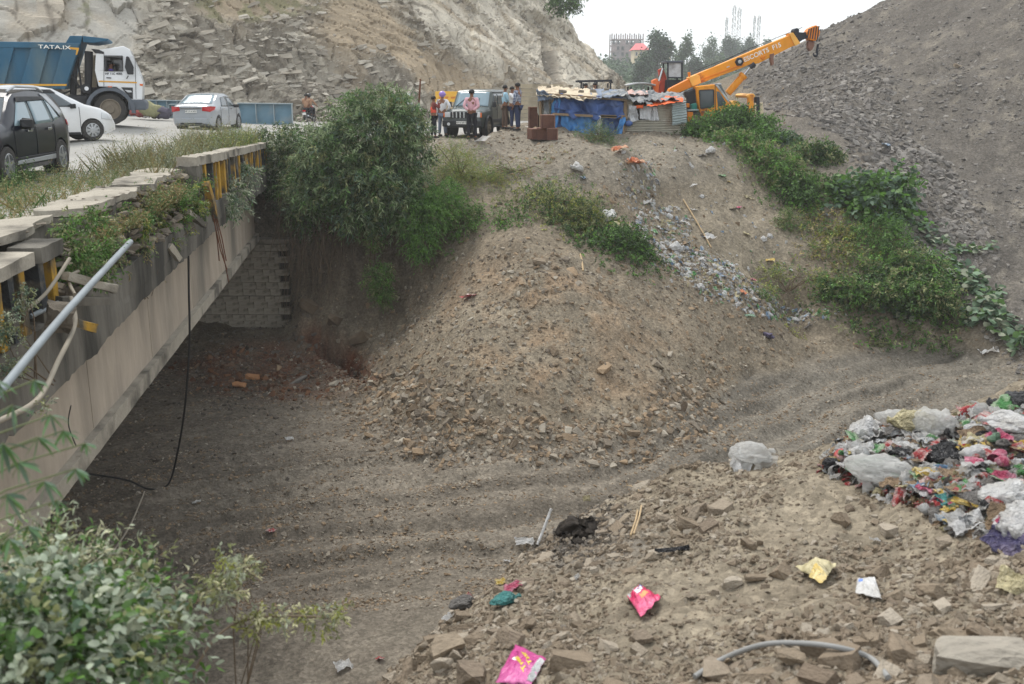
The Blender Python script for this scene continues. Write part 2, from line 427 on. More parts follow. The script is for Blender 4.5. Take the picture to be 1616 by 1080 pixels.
# track ruts in the pit floor, curving round the toe of the heap and off to the right
def arc_dist(x, y, pts):
    d = np.full(np.shape(x), 99.0); t = np.zeros(np.shape(x)); acc = 0
    for (x0, y0), (x1, y1) in zip(pts[:-1], pts[1:]):
        L = math.hypot(x1 - x0, y1 - y0); ux, uy = (x1 - x0) / L, (y1 - y0) / L
        a = np.clip((x - x0) * ux + (y - y0) * uy, 0, L)
        sd_ = (x - x0) * uy - (y - y0) * ux
        dd = np.hypot(x - x0 - a * ux, y - y0 - a * uy)
        m = dd < np.abs(d); d = np.where(m, dd * np.sign(sd_ + 1e-9), d); t = np.where(m, acc + a, t); acc += L
    return d, t
TRACK = [tuple(PZ(px, py, FLOOR)[:2]) for px, py in ((150, 900), (350, 830), (560, 800), (760, 790), (950, 765), (1120, 700), (1260, 630), (1400, 590), (1560, 575), (1800, 620))]

def ground_z(x, y, detail=True):
    x = np.asarray(x, float); y = np.asarray(y, float)
    z = low(x, y)
    m = left_mask(x, y)
    flat = sstep(-6.0, -6.35, z)                     # 1 on the pit floor
    if detail:
        rough = 1 - 0.7 * flat
        near = sstep(16, 9, y)
        z = z + rough * (0.32 * fbm(x * .55, y * .55, 4, 3) * sstep(3, 14, y) + (0.09 - .03 * near) * fbm(x * 2.1, y * 2.1, 4, 11) + 0.035 * fbm(x * 9, y * 9, 3, 21))
        z = z + near * (0.10 * fbm(x * .9, y * .9, 3, 61) + 0.02 * ridge(x * 5, y * 5, 3, 5))
        d, t = arc_dist(x, y, TRACK)
        w = sstep(4.6, 2.2, np.abs(d)) * flat
        wob = d + .25 * fbm(t * .35, d * .6, 2, 8)
        z = z + w * (.07 * np.sin(wob * 4.2) + .055 * np.sin(wob * 9.7 + 1.3)) + flat * (.07 * fbm(x * .8, y * .8, 4, 40) + .025 * fbm(x * 5, y * 5, 3, 41))
        tread = sstep(.25, .0, np.abs(np.abs(wob) - 1.1)) * w
        z = z + tread * .025 * np.sign(np.sin(t * 16 + np.abs(wob) * 9))
        # gullies down the bank under the bush and on the heap
        px, py = to_px(x, y, z)
        bank = np.exp(-((px - 560) / 90) ** 2 - ((py - 470) / 90) ** 2)
        z = z - bank * rough * (.45 * ridge(x * 1.6, y * .5, 3, 71) + .35 * (ridge(x * 3.1, z * 1.6, 3, 72) - .5)) * (y > 25)
        hole = np.exp(-((px - 520) / 46) ** 2 - ((py - 540 - (px - 520) * .8) / 17) ** 2) * (y > 25)
        z = z - 1.5 * hole * (.7 + .5 * fbm(x * 2.5, y * 2.5, 3, 77))
        lip = np.exp(-((px - 548) / 50) ** 2 - ((py - 520 - (px - 548) * .5) / 16) ** 2) * (y > 25)
        z = z + .28 * lip
    top = road_z(x, y) - .035 + (.02 * fbm(x * .7, y * .7, 3, 90) + .02 * fbm(x * 4, y * 4, 3, 93)) * detail
    return z * (1 - m) + top * m

def blob(px, py, cx, cy, rx, ry, ang=0.0, soft=.35):
    a = R(ang); dx = px - cx; dy = py - cy
    X = (dx * math.cos(a) + dy * math.sin(a)) / rx; Y = (-dx * math.sin(a) + dy * math.cos(a)) / ry
    return sstep(1 + soft, 1 - soft, np.hypot(X, Y))

C_DUST = np.array(lin((147, 138, 122))); C_BROWN = np.array(lin((132, 120, 101))); C_ORANGE = np.array(lin((148, 122, 93)))
def hill_edge(px, py): return px - np.interp(py, [60, 110, 165, 215, 300, 400, 500, 580], [1120, 1150, 1215, 1350, 1392, 1440, 1530, 1600])
C_GREY = np.array(lin((124, 117, 108))); C_TRACK = np.array(lin((122, 115, 103))); C_DARK = np.array(lin((74, 67, 59))); C_RED = np.array(lin((118, 70, 44)))
C_PALE = np.array(lin((168, 156, 138))); C_TAN = np.array(lin((154, 142, 121)))
def ground_color(x, y, z):
    px, py = to_px(x, y, z)
    n1 = fbm(x * .35, y * .35, 4, 101); n2 = fbm(x * 1.7, y * 1.7, 4, 111)
    d_, t_ = arc_dist(x, y, TRACK)
    c = np.empty(x.shape + (3,)); c[:] = C_BROWN
    def mixin(col, w):
        w = np.clip(w, 0, 1)[..., None]
        c[:] = c * (1 - w) + col * w
    far = 1 - sstep(-6.35, -5.7, z) * sstep(17, 15, y) * sstep(-2.5, -1.5, x)
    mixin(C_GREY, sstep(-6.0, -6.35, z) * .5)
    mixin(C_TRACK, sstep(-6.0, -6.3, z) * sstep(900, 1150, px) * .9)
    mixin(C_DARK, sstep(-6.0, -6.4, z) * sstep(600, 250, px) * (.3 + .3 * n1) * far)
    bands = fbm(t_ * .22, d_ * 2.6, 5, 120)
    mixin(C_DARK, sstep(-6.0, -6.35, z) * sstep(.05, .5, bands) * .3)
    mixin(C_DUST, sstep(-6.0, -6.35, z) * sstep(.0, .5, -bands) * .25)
    mixin(C_TAN, blob(px, py, 900, 520, 230, 130) * (.35 + .5 * n1) * far)
    mixin(C_ORANGE, blob(px, py, 880, 520, 200, 110, 20) * (.25 + .9 * n2) * far)
    mixin(C_TAN * .88, blob(px, py, 1190, 340, 110, 120, 40) * (.75) * far)
    mixin(C_DUST * .9, blob(px, py, 850, 250, 330, 50) * .8 * far)
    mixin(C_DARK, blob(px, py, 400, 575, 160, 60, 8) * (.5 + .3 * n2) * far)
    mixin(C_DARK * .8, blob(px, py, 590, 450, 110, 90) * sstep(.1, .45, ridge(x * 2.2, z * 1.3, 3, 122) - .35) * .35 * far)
    mixin(C_RED, blob(px, py, 525, 555, 62, 26, 38) * (.55 + .8 * n2) * far)
    mixin(C_RED, blob(px, py, 440, 585, 150, 45) * (.4 + .6 * n2) * far)
    hill = sstep(0, 30, (px - 1150) * .83 - (py - 150) * .75 + 60) * sstep(620, 560, py) * far
    hill = hill * sstep(1180, 1260, px)
    hb = sstep(-20, 20, hill_edge(px, py) + 25 * n2)
    mixin(C_GREY, far * blob(px, py, 1270, 205, 110, 60, 25) * .8)
    mixin(C_GREY * .72, hb * far * sstep(1110, 1150, px) * sstep(590, 540, py) * (z > -.6 - 0 * z + np.where(px > 1240, -9, 0)))
    mixin(C_DUST * .85, hb * far * sstep(.1, .6, n2 + .5 * n1) * .5 * sstep(1200, 1240, px) * sstep(590, 540, py))
    near = 1 - far
    mixin(C_TAN * .93, near * .8)
    mixin(C_BROWN, near * sstep(-.1, .5, n2) * .7)
    mixin(C_GREY, near * blob(px, py, 900, 850, 140, 50) * .8)
    mixin(C_DARK, near * blob(px, py, 915, 838, 70, 32) * .95)
    mixin(C_DUST * 1.02, left_mask(x, y) * .9)
    c *= (1 + .14 * n2 + .10 * n1)[..., None]
    lum = c @ np.array([.3, .55, .15])
    return (c * .86 + lum[..., None] * .14) * .86

# one sheet: fine near the viewer, coarser with distance, wide enough to walk sideways
rows = [1.2]
while rows[-1] < 84: rows.append(rows[-1] + min(.032 + .0052 * max(rows[-1] - 2, 0) * (1 if rows[-1] < 40 else 1.6), .42))
rows = np.array(rows); NC = 760
tt = np.linspace(-1, 1, NC)
Yg = np.repeat(rows[:, None], NC, 1)
Xg = (tt[None, :] * (.62 * rows[:, None] + 3.0)) + .06 * rows[:, None]
Zg = ground_z(Xg, Yg)
print('GROUND rows', len(rows), 'tris', 2 * len(rows) * NC)
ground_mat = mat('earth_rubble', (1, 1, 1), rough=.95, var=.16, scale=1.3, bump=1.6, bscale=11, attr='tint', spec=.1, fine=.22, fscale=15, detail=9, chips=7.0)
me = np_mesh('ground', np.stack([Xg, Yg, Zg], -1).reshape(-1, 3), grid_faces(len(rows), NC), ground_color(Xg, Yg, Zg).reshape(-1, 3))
ground = link_mesh('ground', me, ground_mat, smooth=True); tag(ground, kind='structure')

# surrounding land out to the horizon, just under the fine sheet
def wide_z(x, y):
    z = ground_z(np.clip(x, -40, 55), np.clip(y, 1.2, 82), False)
    out = np.maximum(np.maximum(np.abs(x) - 50, y - 80), 0)
    z = z * sstep(120, 0, out) + (-1.5 + 0 * x) * sstep(0, 120, out)
    return z - .5
gx = np.concatenate([np.array([-640, -500, -350, -180, -110]), np.linspace(-80, 80, 81), np.array([110, 180, 350, 500, 640])])
gy = np.concatenate([np.array([-300, -150, -60, -20, -8, -2]), np.linspace(0, 120, 61), np.array([150, 200, 300, 400, 500, 690])])
WX, WY = np.meshgrid(gx, gy)
WZ = wide_z(WX, WY)
inside = (WY > 1.5) & (WY < 83) & (np.abs(WX - .06 * WY) < .62 * WY + 2)
WZ = np.where(inside, -11.0, WZ)
wc = np.empty(WX.shape + (3,)); wc[:] = C_GREY
wc[WY > 110] = lin((86, 96, 74))
me = np_mesh('far_ground', np.stack([WX, WY, WZ], -1).reshape(-1, 3), grid_faces(len(gy), len(gx)), wc.reshape(-1, 3))
tag(link_mesh('far_ground', me, ground_mat, smooth=True), kind='structure')

# the road: dusty asphalt on the deck and on the fill beyond
ry = np.arange(2.0, 96, .3); NR = 90
RY = np.repeat(ry[:, None], NR, 1)
redge = np.where(ry < ABUT + 1.5, bline(ry, -.95), np.interp(ry, [34.6, 40, 47, 60, 80, 96], [-8.9, -6.0, 2.0, 4.0, 7.0, 9.0]))
lft = np.interp(ry, [2, 30, 50, 60, 75, 96], [-15, -22, -28, -16, -2.0, 3.0])
lft = np.minimum(lft, redge - 5)
RX = lft[:, None] + (redge - lft)[:, None] * np.linspace(0, 1, NR)[None, :]
RZ = road_z(RX, RY) + .015 * fbm(RX * .8, RY * .8, 3, 7)
dust = np.abs(np.linspace(0, 1, NR)[None, :] - .5) * 2
dd = sstep(.72, .98, dust + .18 * fbm(RX * .6, RY * .25, 4, 17))
c_as = np.array(lin((158, 156, 151))); c_du = np.array(lin((176, 168, 156)))
rc = c_as * (1 - dd[..., None]) + c_du * dd[..., None]
rc *= (1 + .05 * sstep(.1, .5, fbm(RX * 1.1 + RY * .1, RY * .04, 3, 35)) - .09 * sstep(.15, .4, fbm(RX * .35, RY * .3, 3, 36)))[..., None]
rc *= (1 + .07 * fbm(RX * 2.5, RY * .3, 3, 33))[..., None]
road_mat = mat('dusty_asphalt', (1, 1, 1), rough=.85, var=.07, scale=2.2, bump=.25, bscale=40, attr='tint', spec=.1, fine=.06, fscale=30)
me = np_mesh('road', np.stack([RX, RY, RZ], -1).reshape(-1, 3), grid_faces(len(ry), NR), rc.reshape(-1, 3))
tag(link_mesh('road', me, road_mat, smooth=True), kind='structure')
def rz(x, y): return float(road_z(np.array([x]), np.array([y]))[0])
def gz_at(x, y): return float(ground_z(np.array([x]), np.array([y]))[0])
def on_ground(px, py, y0=3.0, y1=80.0, step=.12):
    """first place along the sight line that meets the ground"""
    ys = np.arange(y0, y1, step)
    u = (px - 808) / FPX; v = (540 - py) / FPX; k = ys / (CT + v * ST)
    xs = k * u; zs = CZ + k * (v * CT - ST)
    gzz = ground_z(xs, ys)
    h = np.nonzero(zs <= gzz)[0]
    i = h[0] if len(h) else len(ys) - 1
    return np.array([xs[i], ys[i], gzz[i]])
# ------------------------------------------------------------------ rock cliff behind the road
TOE = np.array([(-75, 30), (-45, 40), (-30, 47), (-20, 52), (-12, 58.5), (-5, 66), (2, 75.5), (7.5, 86), (11.3, 95), (12.6, 102), (12.2, 112), (8, 124), (0, 135)], float)
TZ = np.array([.8, .8, .7, .5, .2, 0, -.2, -.5, -.7, -.8, -1, -1, -1])
seg = np.hypot(*np.diff(TOE, axis=0).T); cum = np.r_[0, np.cumsum(seg)]
ss = np.concatenate([np.arange(0, 30, .5), np.arange(30, cum[9], .11), np.arange(cum[9], cum[-1], .4)])
def toe_at(s):
    x = np.interp(s, cum, TOE[:, 0]); y = np.interp(s, cum, TOE[:, 1]); z = np.interp(s, cum, TZ); return x, y, z
def sm(f, s, w=3.0): return (f(s - w) + f(s - w / 2) + f(s) + f(s + w / 2) + f(s + w)) / 5
tx = sm(lambda s: np.interp(s, cum, TOE[:, 0]), ss); ty = sm(lambda s: np.interp(s, cum, TOE[:, 1]), ss); tz = np.interp(ss, cum, TZ)
dx = np.gradient(tx); dy = np.gradient(ty); L = np.hypot(dx, dy); bxn = -dy / L; byn = dx / L       # back direction, to the left of travel
hh = np.concatenate([np.arange(-.8, 12, .095), np.arange(12, 60, .7)])
S, H = np.meshgrid(ss, hh)
slope = np.interp(S, [0, 60, 75, 95, cum[-1]], [1.1, 1.15, .95, 1.2, 1.35])
run = H / slope
run = np.where(H < 0, H * .3, run)
X = tx[None, :] + bxn[None, :] * run; Y = ty[None, :] + byn[None, :] * run; Z = tz[None, :] + H
px, py = to_px(X, Y, Z)
q = S * .9; 
# zones along the face
slab_l = blob(px, py, 90, 20, 130, 90, 12, .25) + blob(px, py, 185, 60, 25, 75, 12, .3)
slab_l = np.clip(slab_l, 0, 1)
slab_r = np.clip(blob(px, py, 800, 60, 150, 75, 38, .3) + blob(px, py, 930, 60, 55, 80, 40, .3) + blob(px, py, 700, 20, 70, 40, 35, .3), 0, 1)
dirt = np.clip(blob(px, py, 640, 90, 150, 22, 42, .5) + blob(px, py, 560, 40, 60, 50, 0, .5) + blob(px, py, 400, 0, 90, 25, 0, .5) + blob(px, py, 730, 150, 60, 35, 20, .5), 0, 1)
jag = np.clip(1 - .9 * slab_l - .72 * slab_r - .8 * dirt, .08, 1)
# bedding: stepped plates, dipping to the right, folded in the middle
fold = 2.2 * fbm(S * .045, H * .10, 3, 201)
b1 = (H * .95 + S * .42) * .9 + fold + .35 * fbm(S * .5, H * .5, 3, 203)
saw = b1 - np.floor(b1); lay = _hash(np.floor(b1), np.floor(S * .22 + 3 * _hash(np.floor(b1), np.floor(b1) * 0, 5)), 9)
ra = .38 + .25 * fbm(S * .03, H * .05, 2, 260)
A_ = S * np.cos(ra) + H * np.sin(ra); B_ = -S * np.sin(ra) + H * np.cos(ra)
wv = .5 * fbm(S * .35, H * .35, 3, 261)
d_, cid, edge = vor(A_ * .34 + wv, B_ * 1.1 + wv, 210)
d2_, cid2, edge2 = vor(A_ * .9 + wv * 2, B_ * 3.2 + wv * 3, 212)
d3_, cid3, edge3 = vor(A_ * 2.2 + wv * 5, B_ * 7.5 + wv * 6, 214)
disp = jag * (.55 * (saw ** 2) * (.35 + lay) + .55 * (cid - .5) + .34 * (cid2 - .5) + .15 * (cid3 - .5)) + 1.6 * fbm(S * .07, H * .12, 3, 220) + .10 * fbm(S * 1.2, H * 1.2, 4, 221)
crack = sstep(.07, .0, edge) * .20 + sstep(.10, 0, edge2) * .07 * jag
_, cidb, edgeb = vor(S * .16 + .22 * H + .9 * wv, H * .34 - S * .26 + .7 * wv, 230)
disp = disp + (slab_r + slab_l) * (.6 * (cidb - .5)) - crack * (1 - .6 * np.clip(slab_r + slab_l, 0, 1)) - (slab_r + slab_l) * sstep(.02, 0, edgeb) * .08
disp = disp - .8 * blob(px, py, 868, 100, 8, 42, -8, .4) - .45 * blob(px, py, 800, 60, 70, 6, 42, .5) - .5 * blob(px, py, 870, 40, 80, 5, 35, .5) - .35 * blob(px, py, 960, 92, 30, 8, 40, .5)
disp = disp * sstep(-.8, .5, H)
nx = -bxn[None, :] * .75; ny = -byn[None, :] * .75
X = X + nx * disp; Y = Y + ny * disp; Z = Z + disp * .45
c_rk = np.array(lin((150, 143, 130))); c_lt = np.array(lin((196, 188, 172))); c_dk = np.array(lin((106, 98, 87))); c_br = np.array(lin((154, 138, 115))); c_gr = np.array(lin((168, 164, 155)))
cc = np.empty(X.shape + (3,)); cc[:] = c_rk
def mx_(col, w):
    w = np.clip(w, 0, 1)[..., None]; cc[:] = cc * (1 - w) + col * w
n1 = fbm(S * .25, H * .4, 4, 240); n2 = fbm(S * 1.3, H * 1.6, 4, 241)
mx_(c_dk, jag * sstep(.35, .9, cid2 * .6 + cid3 * .5) * .8)
mx_(c_lt, jag * sstep(.72, .85, _hash(np.floor(cid2 * 999), np.floor(cid * 999), 3)) * .75)
mx_(c_gr, slab_l * .9); mx_(c_lt, slab_r * (.85 + .2 * n2)); mx_(c_rk, slab_r * sstep(.1, .5, n1) * .6)
mx_(c_br, dirt * (.85)); mx_(c_br, sstep(.1, .6, n1 + .4 * n2) * .45); mx_(c_br * .8, slab_r * sstep(.2, .5, fbm(S * .5 + H * .7, H * .2 - S * .1, 3, 250)) * .7)
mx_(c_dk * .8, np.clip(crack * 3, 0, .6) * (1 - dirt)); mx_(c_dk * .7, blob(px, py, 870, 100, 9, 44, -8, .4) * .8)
mx_(np.array(lin((104, 108, 72))), np.clip(blob(px, py, 400, 5, 110, 22) + blob(px, py, 130, 18, 14, 30), 0, 1) * sstep(-.1, .3, n2) * .6)
cc *= (1 + .10 * n2)[..., None]
cliff_mat = mat('shale_rock', (1, 1, 1), rough=.92, var=.16, scale=.8, bump=1.3, bscale=5, attr='tint', spec=.15, fine=.12, fscale=9, detail=10, stretch=(1, 1, 1.8))
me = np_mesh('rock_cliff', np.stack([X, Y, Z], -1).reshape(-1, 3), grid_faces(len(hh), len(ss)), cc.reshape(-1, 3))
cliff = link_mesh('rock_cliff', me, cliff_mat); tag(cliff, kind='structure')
me.shade_flat()
print('CLIFF', X.shape)
CL = dict(az=np.arctan2(dy, dx), tx=tx, ty=ty, X=X, Y=Y, Z=Z, px=px, py=py, jag=jag, S=S, H=H)

# ------------------------------------------------------------------ shared helpers for built things
def shift(root):
    """parts are drawn where they stand; move their meshes into the root's frame"""
    T = Matrix.Translation(-Vector(root.location)); seen = set()
    def go(o):
        for c in o.children:
            if c.type == 'MESH' and c.data.name not in seen:
                seen.add(c.data.name); c.data.transform(T)
            go(c)
    bpy.context.view_layer.update(); go(root)
def rough(o, amp=.02, cuts=3, scale=3.0, seed=0.0, fine=.4, maxlen=None):
    """break up a built mesh: cut its faces up and knock the surface about"""
    bm = bmesh.new(); bm.from_mesh(o.data)
    if maxlen:
        for _ in range(6):
            e = [x for x in bm.edges if x.calc_length() > maxlen]
            if not e: break
            bmesh.ops.subdivide_edges(bm, edges=e, cuts=1, use_grid_fill=True)
    else:
        bmesh.ops.subdivide_edges(bm, edges=bm.edges[:], cuts=cuts, use_grid_fill=True)
    for v in bm.verts:
        p = v.co * scale + Vector((seed, seed * 2, -seed))
        v.co += Vector(mnoise.noise_vector(p)) * amp + Vector(mnoise.noise_vector(p * 3.7)) * amp * fine
    bm.to_mesh(o.data); bm.free(); return o
def rock_mesh(name, seed, m, flat=.6, facets=1):
    r = random.Random(seed); bm = bmesh.new()
    pts = []
    for i in range(22 if facets else 15):
        v = Vector((r.gauss(0, 1), r.gauss(0, 1), r.gauss(0, 1))).normalized()
        v = Vector((max(-.62, min(.62, v.x)), max(-.55, min(.55, v.y)), max(-.5, min(.5, v.z))))
        pts.append(Vector((v.x * .8, v.y * .8 * r.uniform(.75, 1.1), v.z * flat)))
    for p in pts: bm.verts.new(p)
    bmesh.ops.convex_hull(bm, input=bm.verts)
    for v in [v for v in bm.verts if not v.link_faces]: bm.verts.remove(v)
    bm.normal_update(); me = bpy.data.meshes.new(name); bm.to_mesh(me); bm.free()
    me.materials.append(m); return me
def prop(px, py, Y): return tuple(map(float, P(px, py, Y)))
def xz(pts, Y):
    out = []
    for px, py in pts:
        q = P(px, py, Y); out.append((float(q[0]), float(q[2])))
    return out

# ------------------------------------------------------------------ the bridge
def B(Y, w, z): return (bline(Y, w), Y, z)
m_conc_dark = mat('stained_concrete', lin((108, 104, 96)), rough=.93, var=.30, scale=1.6, bump=1.0, bscale=9, color2=lin((58, 56, 51)), c2lo=.46, c2hi=.62, stretch=(1, 1, .22), fine=.15, fscale=12)
m_conc_tan = mat('weathered_beam', lin((172, 160, 145)), rough=.9, var=.2, scale=.9, bump=.35, bscale=20, color2=lin((112, 107, 98)), c2lo=.46, c2hi=.68, stretch=(1, 1, .28), fine=.07, fscale=9)
m_conc_pale = mat('pale_concrete', lin((160, 153, 140)), rough=.92, var=.2, scale=2.0, bump=1.0, bscale=10, color2=lin((92, 88, 80)), c2lo=.5, c2hi=.66, fine=.1, fscale=25)
m_yellow = mat('flaking_yellow_paint', lin((184, 144, 56)), rough=.8, var=.25, scale=6, bump=.6, color2=lin((96, 90, 78)), c2lo=.44, c2hi=.58, stretch=(1, 1, .5))
m_blackp = mat('faded_black_paint', lin((66, 68, 70)), rough=.8, var=.25, scale=6, bump=.6, color2=lin((112, 106, 96)), c2lo=.5, c2hi=.6)
m_stone = mat('broken_stone', lin((128, 119, 106)), rough=.93, var=.2, scale=3.5, bump=.8, rnd=.28)
m_block = mat('wall_block', lin((160, 152, 138)), rough=.93, var=.16, scale=2.2, bump=.9, rnd=.08, color2=lin((96, 90, 80)), c2lo=.52, c2hi=.7)
m_mortar = mat('dark_mortar', lin((64, 59, 52)), rough=.95, var=.2, scale=6, bump=.8)

bridge = empty('concrete_bridge', B(20, -5, 0), label='old concrete road bridge with broken parapet spanning the dry pit on the left', cat='bridge')
def run(name, Y0, Y1, w0, w1, z0, z1, m, rgh=0, step=1.0, scale=2.0, seed=0, ztop1=None, parent=bridge, bevel=0):
    """a beam along the bridge with a rectangular section"""
    n = max(2, int((Y1 - Y0) / step) + 1); mb = MB(); vs = []
    for i in range(n):
        t = i / (n - 1); Y = Y0 + (Y1 - Y0) * t; dz = 0 if ztop1 is None else (ztop1 - z1) * t
        for w, z in ((w0, z0 + dz), (w1, z0 + dz), (w1, z1 + dz), (w0, z1 + dz)): vs.append(B(Y, w, z))
    fs = [(i * 4 + j, i * 4 + (j + 1) % 4, i * 4 + 4 + (j + 1) % 4, i * 4 + 4 + j) for i in range(n - 1) for j in range(4)]
    fs += [(3, 2, 1, 0), tuple((n - 1) * 4 + j for j in range(4))]
    mb.add(vs, fs); o = mb.build(name, m, parent, bevel=bevel)
    if rgh: rough(o, rgh, scale=scale, seed=seed, maxlen=.22)
    if name == 'kerb_slab':
        for v in o.data.vertices: v.co.x += .22 * mnoise.noise((v.co.y * .8, seed, 0)) + .10 * mnoise.noise((v.co.y * 3.3, seed, 2)); v.co.z += .05 * mnoise.noise((v.co.y * .9, v.co.x, seed))
    return o
run('deck_slab', 2, 34.7, -10.6, -.32, -1.09, -.10, m_conc_dark)
fas = run('fascia', 2.5, 34.7, -.30, .0, -1.36, -.56, m_conc_dark, rgh=.035, scale=1.7)
for v in fas.data.vertices:
    if v.co.z < -1.0: v.co.z += float(np.interp(v.co.y, [10, 17, 28, 34], [0, .2, .2, .05])) + .02 * mnoise.noise((v.co.y * 1.3, 0, 0)) + .035 * mnoise.noise((v.co.y * 7, 0, 4)) + .03 * max(0, mnoise.noise((v.co.y * 17, 0, 8)))
for w in (-.95, -3.4, -5.9, -8.4):
    first = w == -.95
    g1 = run('girder', 1.5, 32.6, w - .35, w + .48, -2.74, -1.10, m_conc_tan, step=1.5)
    g2 = run('girder_flange', 1.5, 32.7, w - .6, w + .6, -2.96, -2.72, m_conc_pale if first else m_conc_tan, rgh=.012 if first else 0, step=1.5, scale=1.2)
    if first:
        for Y, w2 in ((8.3, .35),):
            c = MB().box((0, 0, 0), (.5, .62, .34)).build('cut', m_conc_dark); c.location = B(Y + .9, -.47, -1.62)
            rough(c, .05, scale=5)
            q = g1.modifiers.new('hole', 'BOOLEAN'); q.object = c; q.operation = 'DIFFERENCE'; q.solver = 'EXACT'; bake(g1); bpy.data.objects.remove(c)
for Y in (5.5, 9.3, 13.2, 17.0, 21.1, 25.2, 29.4): run('formwork_ridge', Y, Y + .025, -.52, -.463, -2.70, -1.40, m_conc_tan)
for Y in (3.0, 8.5, 14, 19.5, 25, 30.5):
    run('cross_beam', Y, Y + .3, -8.0, -1.35, -2.45, -1.37, m_conc_tan)
# kerb wall behind the parapet, its top slabs and rubble core
run('kerb_wall', 8.0, 12.1, -1.0, -.45, -.5, .28, m_conc_dark, rgh=.03, seed=3)
run('kerb_slab', 8.0, 12.2, -.98, -.34, .285, .37, m_conc_pale, rgh=.022, scale=5, seed=4)
run('kerb_wall', 13.2, 20.2, -1.0, -.30, -.56, .24, m_conc_dark, rgh=.05, seed=5)
run('kerb_slab', 13.2, 16.6, -1.0, -.28, .245, .34, m_conc_pale, rgh=.025, scale=5, seed=6)
run('kerb_slab', 16.7, 20.3, -.95, -.24, .25, .36, m_conc_pale, rgh=.028, scale=5, seed=7)
run('kerb_wall', 20.3, 34.7, -.9, -.5, -.56, .02, m_conc_dark, rgh=.03, seed=8)
run('kerb_wall', 4.0, 8.0, -.9, -.45, -.56, .1, m_conc_dark, rgh=.03, seed=9)
stones = [rock_mesh('stone', 50 + i, m_stone, .34) for i in range(10)]
for i in range(230):
    Y = random.choice((random.uniform(13.0, 20.4), random.uniform(13.0, 20.4), random.uniform(10.8, 13.2)))
    z = random.uniform(-.55, .27) if Y > 13 else random.uniform(-.5, .1)
    o = bpy.data.objects.new('stone', random.choice(stones)); COL.objects.link(o); o.parent = bridge
    wj = -.26 + .20 * (.25 - z) + random.uniform(-.06, .05)
    o.location = B(Y, wj, z); s = random.uniform(.08, .23); o.scale = (s, s * random.uniform(.8, 1.7), s * random.uniform(.6, 1.1))
    o.rotation_euler = (random.uniform(-.5, .5), random.uniform(-.5, .5), random.uniform(0, 6)); o.location = Vector(o.location) - Vector(bridge.location)
# parapet: top rails, posts and balusters
run('top_rail', 20.1, 24.6, -.38, .02, .40, .58, m_conc_pale, rgh=.022, scale=5, seed=11, ztop1=.43)
run('top_rail', 24.7, 30.2, -.38, .0, .26, .44, m_conc_pale, rgh=.03, scale=5, seed=12, ztop1=.27)
run('top_rail', 30.3, 34.6, -.36, .0, .10, .27, m_conc_pale, rgh=.03, scale=5, seed=13, ztop1=.14)
run('top_rail', 6.0, 10.2, -.30, .04, .10, .23, m_conc_pale, rgh=.02, seed=14, ztop1=.27)
run('top_rail', 10.35, 11.1, -.28, .06, .12, .28, m_conc_dark, rgh=.02, seed=15)
def baluster(Y, z0, z1, m, lean=0, w=-.10, s=.13):
    mb = MB().bar(B(Y, w, z0), B(Y + lean, w + lean * .3, z1), s, s * .8); o = mb.build('baluster', m, bridge); rough(o, .012, 2, 6, Y); return o
Y = 20.5; k = 0
while Y < 34.2:
    top = np.interp(Y, [20, 34.6], [.42, .10])
    if k % 4 != 3: baluster(Y, -.56, top, m_yellow if k % 3 != 1 else m_blackp, s=.13)
    Y += random.uniform(.34, .5); k += 1
for i, (Y, m) in enumerate(((6.8, m_yellow), (7.2, m_blackp), (7.6, m_yellow), (8.1, m_yellow), (8.55, m_blackp), (9.0, m_yellow), (9.28, m_yellow), (9.65, m_blackp), (9.95, m_yellow), (10.55, m_blackp), (10.95, m_yellow))):
    baluster(Y, -.56, .10 + i * .008, m, s=.15)
run('parapet_post', 20.0, 20.45, -.4, .04, -.56, .4, m_conc_dark, rgh=.05, seed=21, step=.2)
# debris on the ledge
o = MB().bar(B(20.3, .14, .05), B(20.9, .2, -.78), .13, .14).build('broken_post', m_yellow, bridge); rough(o, .02, 3, 5, 2)
o = MB().bar(B(18.8, .0, -.35), B(19.6, .18, -.72), .10, .10).build('broken_post', m_conc_pale, bridge); rough(o, .02, 3, 5, 3)
o = MB().bar(B(16.9, .0, -.70), B(17.1, .13, -.98), .09, .11).build('broken_post', m_conc_pale, bridge); rough(o, .02, 3, 5, 4)
for a, b, m in ((B(11.1, .05, -.15), B(11.7, .42, -.42), m_conc_pale), (B(10.8, .05, -.38), B(11.6, .35, -.55), m_conc_dark), (B(10.6, .1, -.52), B(10.9, .38, -.72), m_yellow)):
    o = MB().bar(a, b, .10, .10).build('broken_post', m, bridge); rough(o, .02, 3, 6, a[1])
o = MB().box(B(10.2, .22, -.42), (.26, .26, .25), (.2, .3, .4)).build('concrete_lump', m_stone, bridge); rough(o, .06, 4, 4, 4)
for i in range(60):
    Y = random.uniform(6, 20); o = bpy.data.objects.new('rubble_piece', random.choice(stones)); COL.objects.link(o); o.parent = bridge
    s = random.uniform(.05, .16); o.scale = (s * 1.3, s, s * .7); o.rotation_euler = (random.uniform(-.4, .4), 0, random.uniform(0, 6))
    o.location = Vector(B(Y, random.uniform(-.3, -.04), -.54 + s * .3)) - Vector(bridge.location)
for i in range(70):
    Y = random.choice((random.uniform(8.2, 12), random.uniform(13.4, 20), random.uniform(13.4, 20))); o = bpy.data.objects.new('rubble_piece', random.choice(stones)); COL.objects.link(o); o.parent = bridge
    s = random.uniform(.02, .09); o.scale = (s * 1.4, s, s * .7); o.rotation_euler = (random.uniform(-.4, .4), 0, random.uniform(0, 6)); o.location = Vector(B(Y, random.choice((random.uniform(-.5, -.28), random.uniform(-.9, -.3))), .36 if Y < 12.5 else .335)) - Vector(bridge.location)
